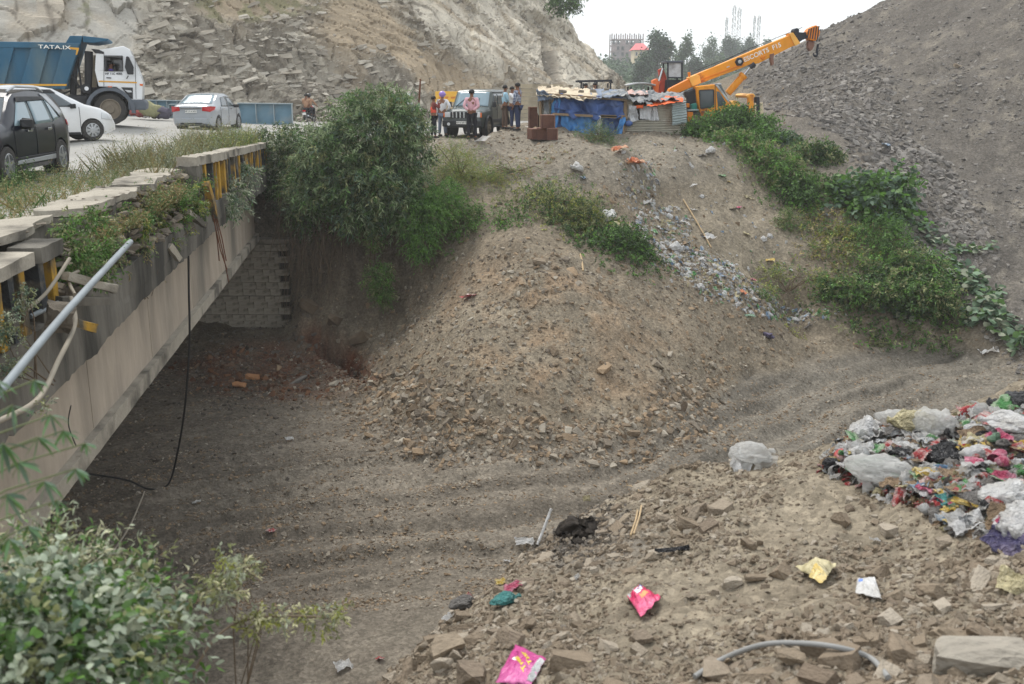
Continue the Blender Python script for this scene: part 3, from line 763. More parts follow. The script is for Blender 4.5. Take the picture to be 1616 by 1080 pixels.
# abutment of cut stone blocks
m_ab = m_block
ab = empty('stone_abutment', B(33.2, -4, -6.4), label='dark block wall carrying the far end of the bridge above a rubble heap', cat='abutment')
MB().add([B(33.28, .5, -6.9), B(33.28, -10.8, -6.9), B(34.6, -10.8, -6.9), B(34.6, .5, -6.9), B(33.28, .5, -3.12), B(33.28, -10.8, -3.12), B(34.6, -10.8, -3.12), B(34.6, .5, -3.12)],
         [(3, 2, 1, 0), (4, 5, 6, 7), (0, 1, 5, 4), (1, 2, 6, 5), (2, 3, 7, 6), (3, 0, 4, 7)]).build('wall_core', m_mortar, ab)
MB().add([B(34.0, .45, -3.1), B(34.0, -10.8, -3.1), B(34.7, -10.8, -3.1), B(34.7, .45, -3.1), B(34.0, .45, -.4), B(34.0, -10.8, -.4), B(34.7, -10.8, -.4), B(34.7, .45, -.4)],
         [(3, 2, 1, 0), (4, 5, 6, 7), (0, 1, 5, 4), (1, 2, 6, 5), (2, 3, 7, 6), (3, 0, 4, 7)]).build('back_wall', m_conc_dark, ab)
MB().add([B(33.02, .6, -3.12), B(33.02, -10.9, -3.12), B(34.0, -10.9, -3.12), B(34.0, .6, -3.12), B(33.02, .6, -2.98), B(33.02, -10.9, -2.98), B(34.0, -10.9, -2.98), B(34.0, .6, -2.98)],
         [(3, 2, 1, 0), (4, 5, 6, 7), (0, 1, 5, 4), (1, 2, 6, 5), (2, 3, 7, 6), (3, 0, 4, 7)]).build('bearing_shelf', m_conc_pale, ab)
bricks = []
for i in range(6):
    o_ = MB().box((0, 0, 0), (1, 1, 1)).build('b', m_ab); rough(o_, .02, 1, 2.2, i * 3.1); o_.data.name = 'brick'; bricks.append(o_.data); bpy.data.objects.remove(o_)
ang = math.atan(BK)
zc = -3.26; row = 0; nb = 0
while zc > -6.7:
    h = random.choice((.20, .22, .23)); w = .52 - (.3 if row % 2 else 0); 
    while w > -5.6:
        L = random.uniform(.32, .54)
        if nb < 290 and not random.random() < .012 and (w > -6.5 or row % 1 == 0):
            o = bpy.data.objects.new('brick', random.choice(bricks)); COL.objects.link(o); o.parent = ab
            d = random.uniform(.0, .035)
            o.scale = (L - .013, .3, h - .012); o.rotation_euler = (0, random.uniform(-.01, .01), -ang * 0 + math.atan(0))
            o.location = Vector(B(33.2 - d, w - L / 2, zc)) - Vector(ab.location); nb += 1
        w -= L
    zc -= h; row += 1
shift_skip = None
# the meshes above were drawn in place: bring them into their roots' frames
def shift_drawn(root, skip=('stone', 'rubble_piece', 'brick')):
    T = Matrix.Translation(-Vector(root.location)); seen = set()
    for c in root.children:
        if c.name.split('.')[0] in skip: continue
        if c.data.name not in seen: seen.add(c.data.name); c.data.transform(T)
shift_drawn(bridge); shift_drawn(ab)

# pipes, cables and bars hanging from the bridge
m_pipe = mat('grey_plastic_pipe', lin((142, 149, 153)), rough=.6, var=.16, scale=3)
m_cable = mat('black_cable', lin((44, 43, 43)), rough=.6, var=.1)
m_hose = mat('dirty_hose', lin((150, 142, 128)), rough=.8, var=.15, scale=5)
m_rust = mat('rusty_steel', lin((104, 66, 46)), rough=.85, var=.3, scale=6, bump=.4, color2=lin((72, 50, 40)))
def path(name, pts, r, m, label, cat, n=8, sub=10, group=None):
    P_ = [Vector(p) for p in pts]; out = []
    for i in range(len(P_) - 1):
        p0 = P_[max(i - 1, 0)]; p1 = P_[i]; p2 = P_[i + 1]; p3 = P_[min(i + 2, len(P_) - 1)]
        for j in range(sub):
            t = j / sub
            out.append(.5 * ((2 * p1) + (p2 - p0) * t + (2 * p0 - 5 * p1 + 4 * p2 - p3) * t * t + (3 * p1 - p0 - 3 * p2 + p3) * t ** 3))
    out.append(P_[-1]); o = MB().tube(out, r, n).build(name, m, smooth=True, angle=60)
    c = sum((Vector(v.co) for v in o.data.vertices), Vector()) / len(o.data.vertices); c.z = min(v.co.z for v in o.data.vertices)
    o.data.transform(Matrix.Translation(-c)); o.location = c
    return tag(o, label, cat, group)
path('water_pipe', [prop(-60, 692, 7.4), prop(0, 618, 8.0), prop(110, 486, 10.0), prop(206, 382, 13.0)], .038, m_pipe, 'long straight grey pipe slung along the outside of the broken parapet', 'pipe', sub=3)
path('short_pipe', [prop(48, 500, 10.3), prop(100, 474, 10.9)], .028, m_pipe, 'short grey pipe stub crossing behind the long grey pipe', 'pipe', sub=2)
path('hose', [prop(-60, 690, 7.2), prop(0, 664, 7.6), prop(60, 630, 8.4), prop(92, 570, 9.4), prop(118, 512, 10.4), prop(112, 470, 10.8)], .026, m_hose, 'pale sagging hose curving down below the long grey pipe', 'hose')
path('hose', [prop(40, 492, 10.0), prop(75, 460, 10.3), prop(110, 408, 10.8)], .02, m_hose, 'thin pale hose leaning up against the yellow balusters', 'hose')
path('hose', [prop(118, 465, 10.9), prop(108, 440, 11.2), prop(124, 428, 11.4)], .02, m_hose, 'short bent hose end sticking up beside the concrete lump', 'hose')
g0 = PZ(265, 765, FLOOR + .05)
path('cable', [prop(297, 375, 19.2), prop(298, 460, 19.2), prop(299, 540, 19.3), prop(292, 640, 19.6), prop(280, 715, 20.2), tuple(g0), tuple(PZ(235, 772, FLOOR + .05)), tuple(PZ(200, 758, FLOOR + .1)), tuple(PZ(140, 748, FLOOR + .1))], .022, m_cable, 'black cable hanging from the bridge edge down to the pit floor', 'cable')
path('cable', [tuple(PZ(228, 776, FLOOR + .1)), tuple(PZ(205, 830, FLOOR + .3)), tuple(PZ(172, 880, FLOOR + .6))], .018, m_hose, 'thin pale cable lying on the dark pit floor under the bridge', 'cable')
rb = empty('rebar_bundle', prop(350, 420, 20.4), label='bent rusty reinforcing bars dangling below the broken yellow post', cat='rebar')
for i, (a, b, c) in enumerate((((338, 345), (343, 380), (346, 412)), ((340, 345), (352, 400), (361, 446)), ((342, 345), (350, 375), (357, 412)), ((336, 340), (348, 395), (358, 425)))):
    MB().tube([prop(*a, 20.5), prop(*b, 20.5 - .03 * i), prop(*c, 20.5 - .02 * i)], .012, 6).build('bar', m_rust, rb)
shift(rb)
path('wire', [prop(112, 640, 9.2), prop(108, 670, 9.2), prop(120, 704, 9.2)], .006, m_cable, 'thin dark wire hanging from the hole in the beam', 'wire')
# ------------------------------------------------------------------ vehicles
m_tyre = mat('dusty_tyre', lin((62, 60, 58)), rough=.9, var=.2, scale=6, bump=.3)
m_rim = mat('alloy_rim', lin((176, 178, 180)), rough=.35, metal=.7, var=.08)
m_rimd = mat('dusty_steel_rim', lin((128, 118, 104)), rough=.8, var=.2, scale=6)
m_glass = mat('car_glass', lin((58, 70, 76)), rough=.06, var=.1, scale=1, spec=.9, coat=.4)
m_glassl = mat('pale_car_glass', lin((120, 142, 152)), rough=.08, var=.12, scale=1.5, spec=.9, coat=.4)
m_chrome = mat('chrome', lin((200, 202, 204)), rough=.2, metal=.9, var=.05)
m_trim = mat('black_plastic_trim', lin((46, 47, 49)), rough=.6, var=.1)
m_red = mat('red_lamp', lin((176, 34, 36)), rough=.2, var=.1, coat=.5)
m_lamp = mat('clear_lamp', lin((205, 208, 210)), rough=.15, var=.1, coat=.6)
m_amber = mat('amber_lamp', lin((222, 110, 34)), rough=.3, var=.1)
m_plate = mat('number_plate', lin((225, 225, 220)), rough=.5, var=.05)
m_ink = mat('dark_lettering', lin((52, 54, 62)), rough=.6, var=.05)
m_white_l = mat('white_lettering', lin((236, 236, 230)), rough=.6, var=.05)
def paint(name, c, rough_=.3, dust=None): return mat(name, lin(c), rough=rough_, var=.07, scale=1.2, coat=.3 if sum(c) < 120 else .6, spec=.35, color2=lin(dust) if dust else None, c2lo=.5, c2hi=.8)
m_black = paint('black_paint', (6, 14, 30), dust=(16, 27, 46)); m_whitep = paint('white_paint', (226, 228, 230), dust=(205, 203, 198)); m_silver = paint('silver_paint', (160, 165, 170), dust=(150, 151, 150))
m_green = paint('grey_green_paint', (62, 70, 67), .4, (88, 90, 84))

def wheel(parent, c, r, w, side, rim_m, spokes=5, tyre_m=None):
    """wheel on the y axis; side = +1 outer face towards +y"""
    x, y, z = c; ty = MB().lathe((x, y - w / 2, z), (0, 1, 0), [(0, r * .66), (0.0, r * .93), (w * .12, r), (w * .88, r), (w, r * .93), (w, r * .66)], 28, cap=False)
    t = ty.build('wheel', tyre_m or m_tyre, parent, smooth=True, angle=35)
    rm = MB(); yo = y + side * w * .5
    rm.lathe((x, yo - side * .10, z), (0, side, 0), [(0, r * .655), (.095, r * .655), (.10, r * .60), (.03, r * .58)], 24, cap=True)
    if spokes:
        for k in range(spokes):
            a = 2 * PI * k / spokes + .3
            rm.bar((x + math.cos(a) * r * .1, yo - side * .01, z + math.sin(a) * r * .1), (x + math.cos(a) * r * .60, yo - side * .02, z + math.sin(a) * r * .60), r * .17, .03, up=(0, 1, 0))
        rm.lathe((x, yo - side * .03, z), (0, side, 0), [(0, r * .16), (.035, r * .14)], 12)
    else:
        rm.lathe((x, yo - side * .07, z), (0, side, 0), [(0, r * .58), (.03, r * .3), (.10, r * .26), (.10, r * .1)], 20)
        for k in range(8):
            a = 2 * PI * k / 8; rm.lathe((x + math.cos(a) * r * .2, yo + side * .03, z + math.sin(a) * r * .2), (0, side, 0), [(0, .03), (.03, .03)], 6)
    rm.build('rim', rim_m, t, smooth=True, angle=30)
    MB().lathe((x, yo - side * .16, z), (0, side, 0), [(0, r * .64), (.02, r * .64)], 20).build('brake_disc', m_trim, t)
    return t

class Car:
    def __init__(s, top, plan, zb, belt, tum, root, body_m, axle_f, axle_r, r, arch=1.12, track=None, boxy=8):
        s.top = np.array(top, float); s.plan = np.array(plan, float); s.zb = zb; s.belt = belt; s.tum = tum; s.boxy = boxy; s.root = root
        x0, x1 = s.top[0, 0], s.top[-1, 0]
        xs = np.unique(np.concatenate([np.linspace(x0, x1, 46), s.top[:, 0], np.array([x0 + .03, x1 - .03])])); rings = []
        tf = (0, .04, .15, .3, .45, .6, .72, .82, .9, .96, 1.0); yf = (.86, .6, .3, 0)
        for x in xs:
            zt = s.zt(x); zbx = zb + .10 * max(0, 1 - abs(x - x0) / .35) + .10 * max(0, 1 - abs(x - x1) / .35)
            half = [(0, zbx), (.8 * s.hw(x, zbx), zbx)] + [(s.hw(x, zbx + (zt - zbx) * t) * (1 - .10 * t ** boxy) * (1 - .05 * (1 - t) ** 8), zbx + (zt - zbx) * t - .012 * t ** 8) for t in tf]
            wt = half[-1][0]; half += [(wt * f, zt + .03 * (1 - f * f)) for f in yf]
            rings.append([(x, y, z) for y, z in half] + [(x, -y, z) for y, z in half[-2:0:-1]])
        n = len(rings[0]); vs = [p for r_ in rings for p in r_]; k = len(rings)
        fs = [(i * n + j, i * n + (j + 1) % n, (i + 1) * n + (j + 1) % n, (i + 1) * n + j) for i in range(k - 1) for j in range(n)]
        fs += [tuple(range(n - 1, -1, -1)), tuple((k - 1) * n + j for j in range(n))]
        mb = MB(); mb.add(vs, fs); s.body = mb.build('body', body_m, root, smooth=True, angle=38)
        W = s.plan[:, 1].max()
        for ax in (axle_f, axle_r):
            for sd_ in (1, -1):
                c = MB().lathe((ax, sd_ * (W - .30), r), (0, sd_, 0), [(0, r * arch), (.6, r * arch)], 26).build('cut', m_trim)
                q = s.body.modifiers.new('arch', 'BOOLEAN'); q.object = c; q.operation = 'DIFFERENCE'; q.solver = 'EXACT'; bake(s.body); bpy.data.objects.remove(c)
                MB().lathe((ax, sd_ * (W - .295), r), (0, sd_, 0), [(0, r * arch * .99), (.003, r * arch * .99)], 20).build('wheel_well', m_trim, root)
        s.body.data.shade_smooth(); s.body.data.set_sharp_from_angle(angle=R(38)); s.W = W
    def zt(s, x): return float(np.interp(x, s.top[:, 0], s.top[:, 1]))
    def hw(s, x, z):
        w = float(np.interp(x, s.plan[:, 0], s.plan[:, 1])); return w * (1 - s.tum * max(0, z - s.belt)) * (1 - .04 * max(0, (s.zb + .35 - z)))
    def ys(s, x, z):
        zt = s.zt(x); t = min(1, max(0, (z - s.zb) / (zt - s.zb))); return s.hw(x, z) * (1 - .10 * t ** s.boxy) * (1 - .05 * (1 - t) ** 8)
    def side(s, name, corners, m, off=.006, sides=(1, -1), n=8, parent=None, both=True):
        """patch on the flank: corners (x,z) x 4, bl br tr tl"""
        for sd_ in sides:
            def fn(u, v):
                a = np.array(corners, float); p = (a[0] * (1 - u) + a[1] * u) * (1 - v) + (a[3] * (1 - u) + a[2] * u) * v
                return (p[0], sd_ * (s.ys(p[0], p[1]) + off), p[1])
            MB().sheet(fn, n, n).build(name, m, parent or s.root, smooth=True, thick=.01)
    def over(s, name, xa, xb, fa, fb, m, off=.008, n=10):
        def fn(u, v):
            x = xa + (xb - xa) * v; f = fa + (fb - fa) * v; zt = s.zt(x); w = s.hw(x, zt) * .90; y = (u * 2 - 1) * w * f
            return (x, y, zt + .03 * (1 - (y / w) ** 2) + off)
        MB().sheet(fn, n, n).build(name, m, s.root, smooth=True, thick=.008)

def plate(root, x, z, sx, txt, w=.5, ry=0):
    p = MB().box((x, 0, z), (.02, w, .11)).build('number_plate', m_plate, root)
    Mx = Matrix.Translation((x + sx * .012, 0, z)) @ Euler((PI / 2, 0, PI / 2 if sx > 0 else -PI / 2)).to_matrix().to_4x4()
    text_mesh('plate_lettering', txt, .085, Mx, m_ink, p, .001)

# --- black compact SUV
def black_suv():
    t = empty('parked_suv', (0, 0, 0)); tag(t, 'black compact SUV cut off by the left edge of the photo, on the near lane', 'car')
    top = [(-2.15, 1.0), (-2.1, 1.12), (-1.85, 1.40), (-1.55, 1.56), (-1.0, 1.63), (-.3, 1.65), (.3, 1.60), (.55, 1.50), (1.15, 1.08), (1.7, 1.0), (2.05, .88), (2.14, .62)]
    plan = [(-2.15, .68), (-2.05, .80), (-1.7, .88), (0, .895), (1.5, .885), (1.9, .82), (2.14, .62)]
    c = Car(top, plan, .22, .98, .26, t, m_black, 1.30, -1.31, .34)
    for ax in (1.30, -1.31):
        for sd_ in (1, -1): wheel(t, (ax, sd_ * .79, .34), .34, .22, sd_, m_rim, 5)
    c.side('window', [(-.02, 1.02), (.86, 1.02), (.36, 1.46), (-.02, 1.50)], m_glassl)
    c.side('window', [(-1.02, 1.04), (-.10, 1.02), (-.10, 1.50), (-.92, 1.49)], m_glassl)
    c.side('quarter_window', [(-1.42, 1.10), (-1.08, 1.06), (-.98, 1.47), (-1.12, 1.42)], m_glassl)
    c.side('rain_visor', [(-1.0, 1.47), (.40, 1.44), (.30, 1.54), (-.96, 1.53)], m_trim, .02)
    c.over('windshield', .52, 1.16, .9, .97, m_glass); c.over('rear_window', -2.08, -1.62, .85, .85, m_glass)
    c.side('silver_pillar', [(-1.72, 1.18), (-1.50, 1.12), (-.90, 1.585), (-1.25, 1.575)], m_silver, .012)
    c.side('sill_cladding', [(-1.0, .30), (1.0, .30), (.98, .46), (-.98, .46)], m_trim, .015)
    c.side('sill_strip', [(-.95, .33), (.95, .33), (.93, .40), (-.93, .42)], m_silver, .03)
    for a in (-.06, -1.02, .92): c.side('door_seam', [(a - .006, .45), (a + .006, .45), (a + .006, 1.0), (a - .006, 1.0)], m_trim, .004)
    for a in (-.72, .28): c.side('door_handle', [(a - .1, .90), (a + .1, .90), (a + .1, .94), (a - .1, .94)], m_chrome, .03)
    for sd_ in (1, -1):
        MB().bar((.50, sd_ * .96, 1.02), (.62, sd_ * 1.0, 1.08), .18, .17, up=(0, 1, 0)).box((.58, sd_ * 1.0, 1.06), (.12, .22, .15)).build('mirror', m_trim, t, bevel=.02)
        MB().tube([(-1.35, sd_ * .60, 1.62), (-1.0, sd_ * .62, 1.70), (.0, sd_ * .62, 1.72), (.35, sd_ * .60, 1.63)], .022, 8).build('roof_rail', m_silver, t, smooth=True)
    c.side('headlight', [(1.75, .72), (2.05, .66), (2.02, .84), (1.78, .92)], m_lamp, .01); c.side('taillight', [(-2.1, .92), (-1.8, .96), (-1.82, 1.06), (-2.08, 1.06)], m_red, .01)
    MB().box((2.13, 0, .62), (.06, .95, .3)).build('grille', m_trim, t, bevel=.03); MB().box((0, 0, 1.69), (.08, .06, .03)).build('antenna', m_trim, t)
    return t
suv = black_suv()
def put(o, x, y, th, dz=0.0):
    o.location = (x, y, rz(x, y) + dz); o.rotation_euler = (0, 0, th)
put(suv, -9.98, 19.3, R(-86)); suv.location.z = .22

# --- white hatchback
def white_hatch():
    t = empty('hatchback', (0, 0, 0)); tag(t, 'white hatchback half hidden behind the black SUV', 'car')
    top = [(-1.90, .95), (-1.86, 1.1), (-1.72, 1.36), (-1.45, 1.49), (-.8, 1.54), (-.2, 1.53), (.25, 1.45), (1.05, 1.02), (1.5, .90), (1.82, .72), (1.93, .5)]
    plan = [(-1.90, .66), (-1.8, .76), (-1.4, .835), (0, .85), (1.2, .84), (1.65, .77), (1.93, .52)]
    c = Car(top, plan, .18, .93, .28, t, m_whitep, 1.18, -1.22, .30)
    for ax in (1.18, -1.22):
        for sd_ in (1, -1): wheel(t, (ax, sd_ * .745, .30), .30, .19, sd_, m_rim, 9)
    c.side('window', [(-.1, .96), (.78, .96), (.22, 1.36), (-.1, 1.40)], m_glass); c.side('window', [(-.98, .98), (-.18, .96), (-.18, 1.40), (-.9, 1.40)], m_glassl)
    c.side('quarter_window', [(-1.45, 1.04), (-1.05, 1.0), (-.97, 1.38), (-1.25, 1.34)], m_glassl)
    c.side('rain_visor', [(-.95, 1.38), (.28, 1.34), (.16, 1.44), (-.9, 1.44)], m_trim, .018)
    c.over('windshield', .26, 1.04, .9, .95, m_glass); c.over('rear_window', -1.84, -1.5, .85, .85, m_glass)
    for a in (-.14, -1.02, .85): c.side('door_seam', [(a - .006, .3), (a + .006, .3), (a + .006, .95), (a - .006, .95)], m_trim, .004)
    for a in (-.75, .1): c.side('door_handle', [(a - .09, .84), (a + .09, .84), (a + .09, .88), (a - .09, .88)], m_whitep, .03)
    c.side('sill', [(-.85, .18), (.85, .18), (.83, .25), (-.83, .25)], m_trim, .01)
    for sd_ in (1, -1): MB().box((.66, sd_ * .93, .98), (.12, .2, .13)).bar((.62, sd_ * .8, .96), (.66, sd_ * .9, .98), .05).build('mirror', m_trim, t, bevel=.02)
    c.side('headlight', [(1.45, .62), (1.84, .56), (1.74, .72), (1.48, .80)], m_lamp, .012); c.side('taillight', [(-1.87, .85), (-1.66, .88), (-1.66, 1.14), (-1.80, 1.12)], m_red, .012)
    MB().tube([(-1.2, 0, 1.55), (-1.35, 0, 1.75)], .008, 5).build('antenna', m_trim, t)
    return t
hatch = white_hatch()
th = R(40); fw = P(148, 222, 29.5); off = Euler((0, 0, th)).to_matrix() @ Vector((1.18, -.80, 0))
hatch.location = (fw[0] - off.x, fw[1] - off.y, fw[2]); hatch.rotation_euler = (0, R(0), th)

# --- silver sedan
def silver_sedan():
    t = empty('sedan', (0, 0, 0)); tag(t, 'silver sedan seen from behind with red tail lamps, driving away on the road', 'car')
    top = [(-1.99, .78), (-1.95, .98), (-1.80, 1.05), (-1.45, 1.08), (-.75, 1.42), (-.4, 1.48), (.1, 1.50), (.45, 1.44), (1.15, 1.02), (1.65, .92), (1.9, .75), (1.99, .5)]
    plan = [(-1.99, .72), (-1.92, .80), (-1.5, .86), (0, .868), (1.3, .85), (1.75, .77), (1.99, .55)]
    c = Car(top, plan, .20, .93, .30, t, m_silver, 1.22, -1.23, .31)
    for ax in (1.22, -1.23):
        for sd_ in (1, -1): wheel(t, (ax, sd_ * .76, .31), .31, .19, sd_, m_rim, 7)
    c.side('window', [(.0, .96), (.92, .96), (.40, 1.34), (.0, 1.38)], m_glass); c.side('window', [(-.86, .98), (-.08, .96), (-.08, 1.38), (-.62, 1.34)], m_glass)
    c.over('windshield', .48, 1.14, .9, .95, m_glass); c.over('rear_window', -1.42, -.72, .92, .86, m_glassl)
    for a in (-.04, -.95, .95): c.side('door_seam', [(a - .006, .35), (a + .006, .35), (a + .006, .95), (a - .006, .95)], m_trim, .004)
    for a in (-.65, .25): c.side('door_handle', [(a - .09, .86), (a + .09, .86), (a + .09, .90), (a - .09, .90)], m_chrome, .03)
    for sd_ in (1, -1):
        MB().box((.72, sd_ * .95, .98), (.12, .2, .13)).bar((.68, sd_ * .8, .95), (.72, sd_ * .9, .97), .05).build('mirror', m_trim, t, bevel=.02)
        l = MB().add([(-1.985, sd_ * .78, .78), (-1.99, sd_ * .46, .82), (-1.985, sd_ * .48, .97), (-1.93, sd_ * .80, 1.0), (-1.60, sd_ * .872, .98), (-1.72, sd_ * .872, .86)], [(0, 1, 2, 3), (0, 3, 4, 5)])
        l.build('taillight', m_red, t, thick=.04)
    MB().box((-1.995, 0, .92), (.03, .9, .05)).build('chrome_strip', m_chrome, t)
    MB().box((-1.99, 0, .42), (.10, 1.35, .22)).build('bumper', m_silver, t, bevel=.03)
    MB().box((-2.04, 0, .33), (.02, .9, .05)).build('bumper_trim', m_trim, t)
    plate(t, -2.01, .80, -1, 'HP 17 A 3921', .48)
    MB().tube([(-.7, 0, 1.46), (-.85, 0, 1.62)], .008, 5).build('antenna', m_trim, t)
    return t
sedan = silver_sedan(); q = P(332, 205, 43.2); sedan.location = q; sedan.rotation_euler = (0, 0, R(86))

# --- grey-green jeep
def jeep():
    t = empty('jeep', (0, 0, 0)); tag(t, 'boxy dark green jeep with its bonnet facing the people standing in front', 'car')
    top = [(-2.0, 1.72), (-1.96, 1.80), (-1.5, 1.85), (-.2, 1.86), (.35, 1.82), (.42, 1.76), (.85, 1.16), (1.0, 1.13), (1.8, 1.06), (1.97, .98), (2.0, .90)]
    plan = [(-2.0, .80), (-1.9, .85), (0, .87), (.8, .86), (1.9, .80), (2.0, .76)]
    c = Car(top, plan, .34, 1.15, .10, t, m_green, 1.22, -1.25, .37, 1.16, boxy=14)
    for ax in (1.22, -1.25):
        for sd_ in (1, -1): wheel(t, (ax, sd_ * .78, .37), .37, .22, sd_, m_rimd, 0)
        for sd_ in (1, -1):
            MB().lathe((ax, sd_ * .85, .37), (0, sd_, 0), [(0, .47), (.09, .47), (.09, .42), (0, .42)], 26, cap=False).build('wheel_flare', m_trim, t, smooth=True)
    c.side('window', [(-.02, 1.2), (.62, 1.2), (.34, 1.66), (-.02, 1.68)], m_glass); c.side('window', [(-.92, 1.2), (-.10, 1.2), (-.10, 1.68), (-.92, 1.68)], m_glass)
    c.side('window', [(-1.85, 1.2), (-1.02, 1.2), (-1.02, 1.68), (-1.85, 1.68)], m_glass)
    c.over('windshield', .43, .84, .93, .95, m_glassl)
    c.side('roof_gutter', [(-1.95, 1.74), (.38, 1.72), (.38, 1.76), (-1.95, 1.78)], m_trim, .015)
    for a in (-.05, -.97, .72): c.side('door_seam', [(a - .008, .5), (a + .008, .5), (a + .008, 1.7 if a < .5 else 1.1), (a - .008, 1.7 if a < .5 else 1.1)], m_trim, .005)
    for a in (-.85, .1): c.side('door_handle', [(a - .08, 1.04), (a + .08, 1.04), (a + .08, 1.08), (a - .08, 1.08)], m_trim, .03)
    c.side('side_cladding', [(-.75, .52), (.8, .52), (.8, .66), (-.75, .66)], m_trim, .012)
    MB().box((0, .88, .36), (1.5, .16, .05)).build('side_step', m_trim, t, bevel=.01); MB().box((0, -.88, .36), (1.5, .16, .05)).build('side_step', m_trim, t, bevel=.01)
    MB().box((2.06, 0, .52), (.18, 1.68, .26)).build('bumper', m_trim, t, bevel=.05)
    MB().box((2.0, 0, .86), (.05, .98, .24)).build('grille', m_trim, t, bevel=.01)
    for k in range(6): MB().box((2.035, -.40 + k * .16, .87), (.03, .055, .24)).build('grille_bar', m_chrome, t)
    for sd_ in (1, -1):
        MB().box((1.995, sd_ * .64, .87), (.06, .24, .20)).build('headlight', m_lamp, t, bevel=.02); MB().box((1.99, sd_ * .79, .86), (.05, .05, .18)).build('indicator', m_amber, t)
        MB().lathe((2.14, sd_ * .55, .5), (1, 0, 0), [(0, .07), (.03, .06)], 12).build('fog_lamp', m_lamp, t)
        MB().box((.72, sd_ * .98, 1.26), (.07, .14, .22)).bar((.70, sd_ * .85, 1.16), (.72, sd_ * .95, 1.22), .03).build('mirror', m_trim, t, bevel=.02)
        MB().bar((.9, sd_ * .45 - .2, 1.18), (.62, sd_ * .3, 1.52), .02).build('wiper', m_trim, t)
    plate(t, 2.16, .56, 1, 'HP 63 6813', .42)
    return t
jp = jeep(); q = P(754, 216, 43.4); jp.location = (q[0], q[1], 0.0); jp.rotation_euler = (0, 0, R(-106))

# --- tipper truck
TY = 35.6
m_blue = mat('dusty_blue_paint', lin((46, 92, 118)), rough=.6, var=.16, scale=1.5, color2=lin((92, 112, 118)), c2lo=.5, c2hi=.75, bump=.2, stretch=(1, 1, .4))
m_stripe = mat('yellow_stripe', lin((214, 160, 60)), rough=.6, var=.1)
m_chass = mat('greasy_chassis', lin((52, 52, 54)), rough=.8, var=.2)
m_fender = mat('grey_fender', lin((92, 98, 106)), rough=.6, var=.1)
m_tarp_dk = mat('dark_sacking', lin((88, 80, 66)), rough=.95, var=.3, scale=5, bump=.8)
tr = empty('tipper_truck', prop(100, 197, TY + 1.2), label='tipper truck with white cab and dusty blue load bed', cat='truck')
S0 = TY; S1 = TY + 2.45
mb = MB()
for pl_ in ([(156, 112), (217, 112), (225, 131), (224, 158), (206, 158), (197, 146), (186, 138), (160, 137)], [(157, 80), (196, 73), (205, 78), (209, 90), (157, 90)], [(157, 90), (169, 90), (169.6, 112), (156, 112)], [(194, 90), (209, 90), (217, 112), (194.6, 112)]): mb.prism(xz(pl_, S0), S0, S1)
mb.build('cab', m_whitep, tr, bevel=.03, seg=3)
MB().prism(xz([(169, 90), (194, 90), (194.6, 112), (169.6, 112)], S0), S1 - .08, S1 - .04).build('far_window_shade', m_glass, tr); MB().box(prop(182, 108, S0 + 1.5), (.8, 1.0, .5)).build('dashboard', m_trim, tr)  # dark far window pane also stands in for shade inside the cab
for a, b in (((168, 89), (194.5, 89)), ((168, 112.5), (195, 112.5)), ((168, 89), (169, 112)), ((194, 89), (195, 112))):
    MB().bar(prop(*a, S0 - .02), prop(*b, S0 - .02), .03).build('window_frame', m_trim, tr)
MB().prism(xz([(198, 89), (202, 90), (209, 106), (209, 118), (200, 118), (196, 106)], S0 - .15), S0 - .22, S0 - .12).build('mirror', m_trim, tr, bevel=.03)
MB().bar(prop(201, 120, S0 - .15), prop(201, 126, S0 + .05), .02).build('mirror_arm', m_trim, tr)
MB().prism(xz([(160, 127.5), (216, 129.5), (216, 131.8), (160, 129.6)], S0), S0 - .015, S0 + .02).build('door_stripe', m_stripe, tr)
MB().prism(xz([(193, 138), (210, 138.5), (210.5, 156), (207, 156)], S0), S0 - .02, S0 + .02).build('step_recess', m_trim, tr)
MB().prism(xz([(198, 142), (208, 143), (209, 146), (203, 146)], S0), S0 - .035, S0 - .015).build('step_plate', m_chrome, tr)
MB().prism(xz([(220, 132.5), (225, 133), (225, 136), (221, 135.5)], S0), S0 - .02, S0 + .06).build('indicator', m_amber, tr)
MB().prism(xz([(172, 136.5), (178, 136.5), (178, 138), (172, 138)], S0 - .1), S0 - .1, S0 - .03).build('marker_lamp', m_amber, tr)
for a in (167.5, 213): MB().bar(prop(a, 86, S0 - .006), prop(a + (2 if a > 200 else 0), 156 if a > 200 else 136, S0 - .006), .014, .014).build('door_seam', m_trim, tr)
MB().bar(prop(171, 123, S0 - .02), prop(178, 123.4, S0 - .02), .04, .03).build('door_handle', m_trim, tr)
MB().prism(xz([(149, 78), (160, 79), (168, 83), (168, 86), (155, 85)], S0 + .02), S0 - .02, S1).build('roof_lip', m_trim, tr, bevel=.01)
# front fender and bumper
mb = MB(); cx, cz = xz([(178, 174)], S0)[0]; prof = []
for k in range(13):
    a = R(-8 + 196 * k / 12); prof.append((cx + math.cos(a) * .80, cz + math.sin(a) * .78))
for k in range(12, -1, -1):
    a = R(-8 + 196 * k / 12); prof.append((cx + math.cos(a) * .68, cz + math.sin(a) * .66))
mb.prism(prof, S0 - .10, S0 + .5).build('fender', m_fender, tr)
MB().prism(xz([(203, 158), (226, 158), (231, 162), (231, 174), (204, 174)], S0), S0 - .03, S1).build('bumper', m_fender, tr, bevel=.05)
MB().prism(xz([(140, 135), (205, 140), (205, 160), (140, 160)], S0 + .4), S0 + .45, S1 - .4).build('engine_housing', m_chass, tr)
WR = .53; wz = float(P(178, 197, S0)[2]) + WR
def twheel(px, y, side, rim=True): wheel(tr, (float(P(px, 180, S0)[0]), y, wz), WR, .30, side, m_rimd, 0)
twheel(178, S0 + .18, -1); twheel(178, S1 - .18, 1)
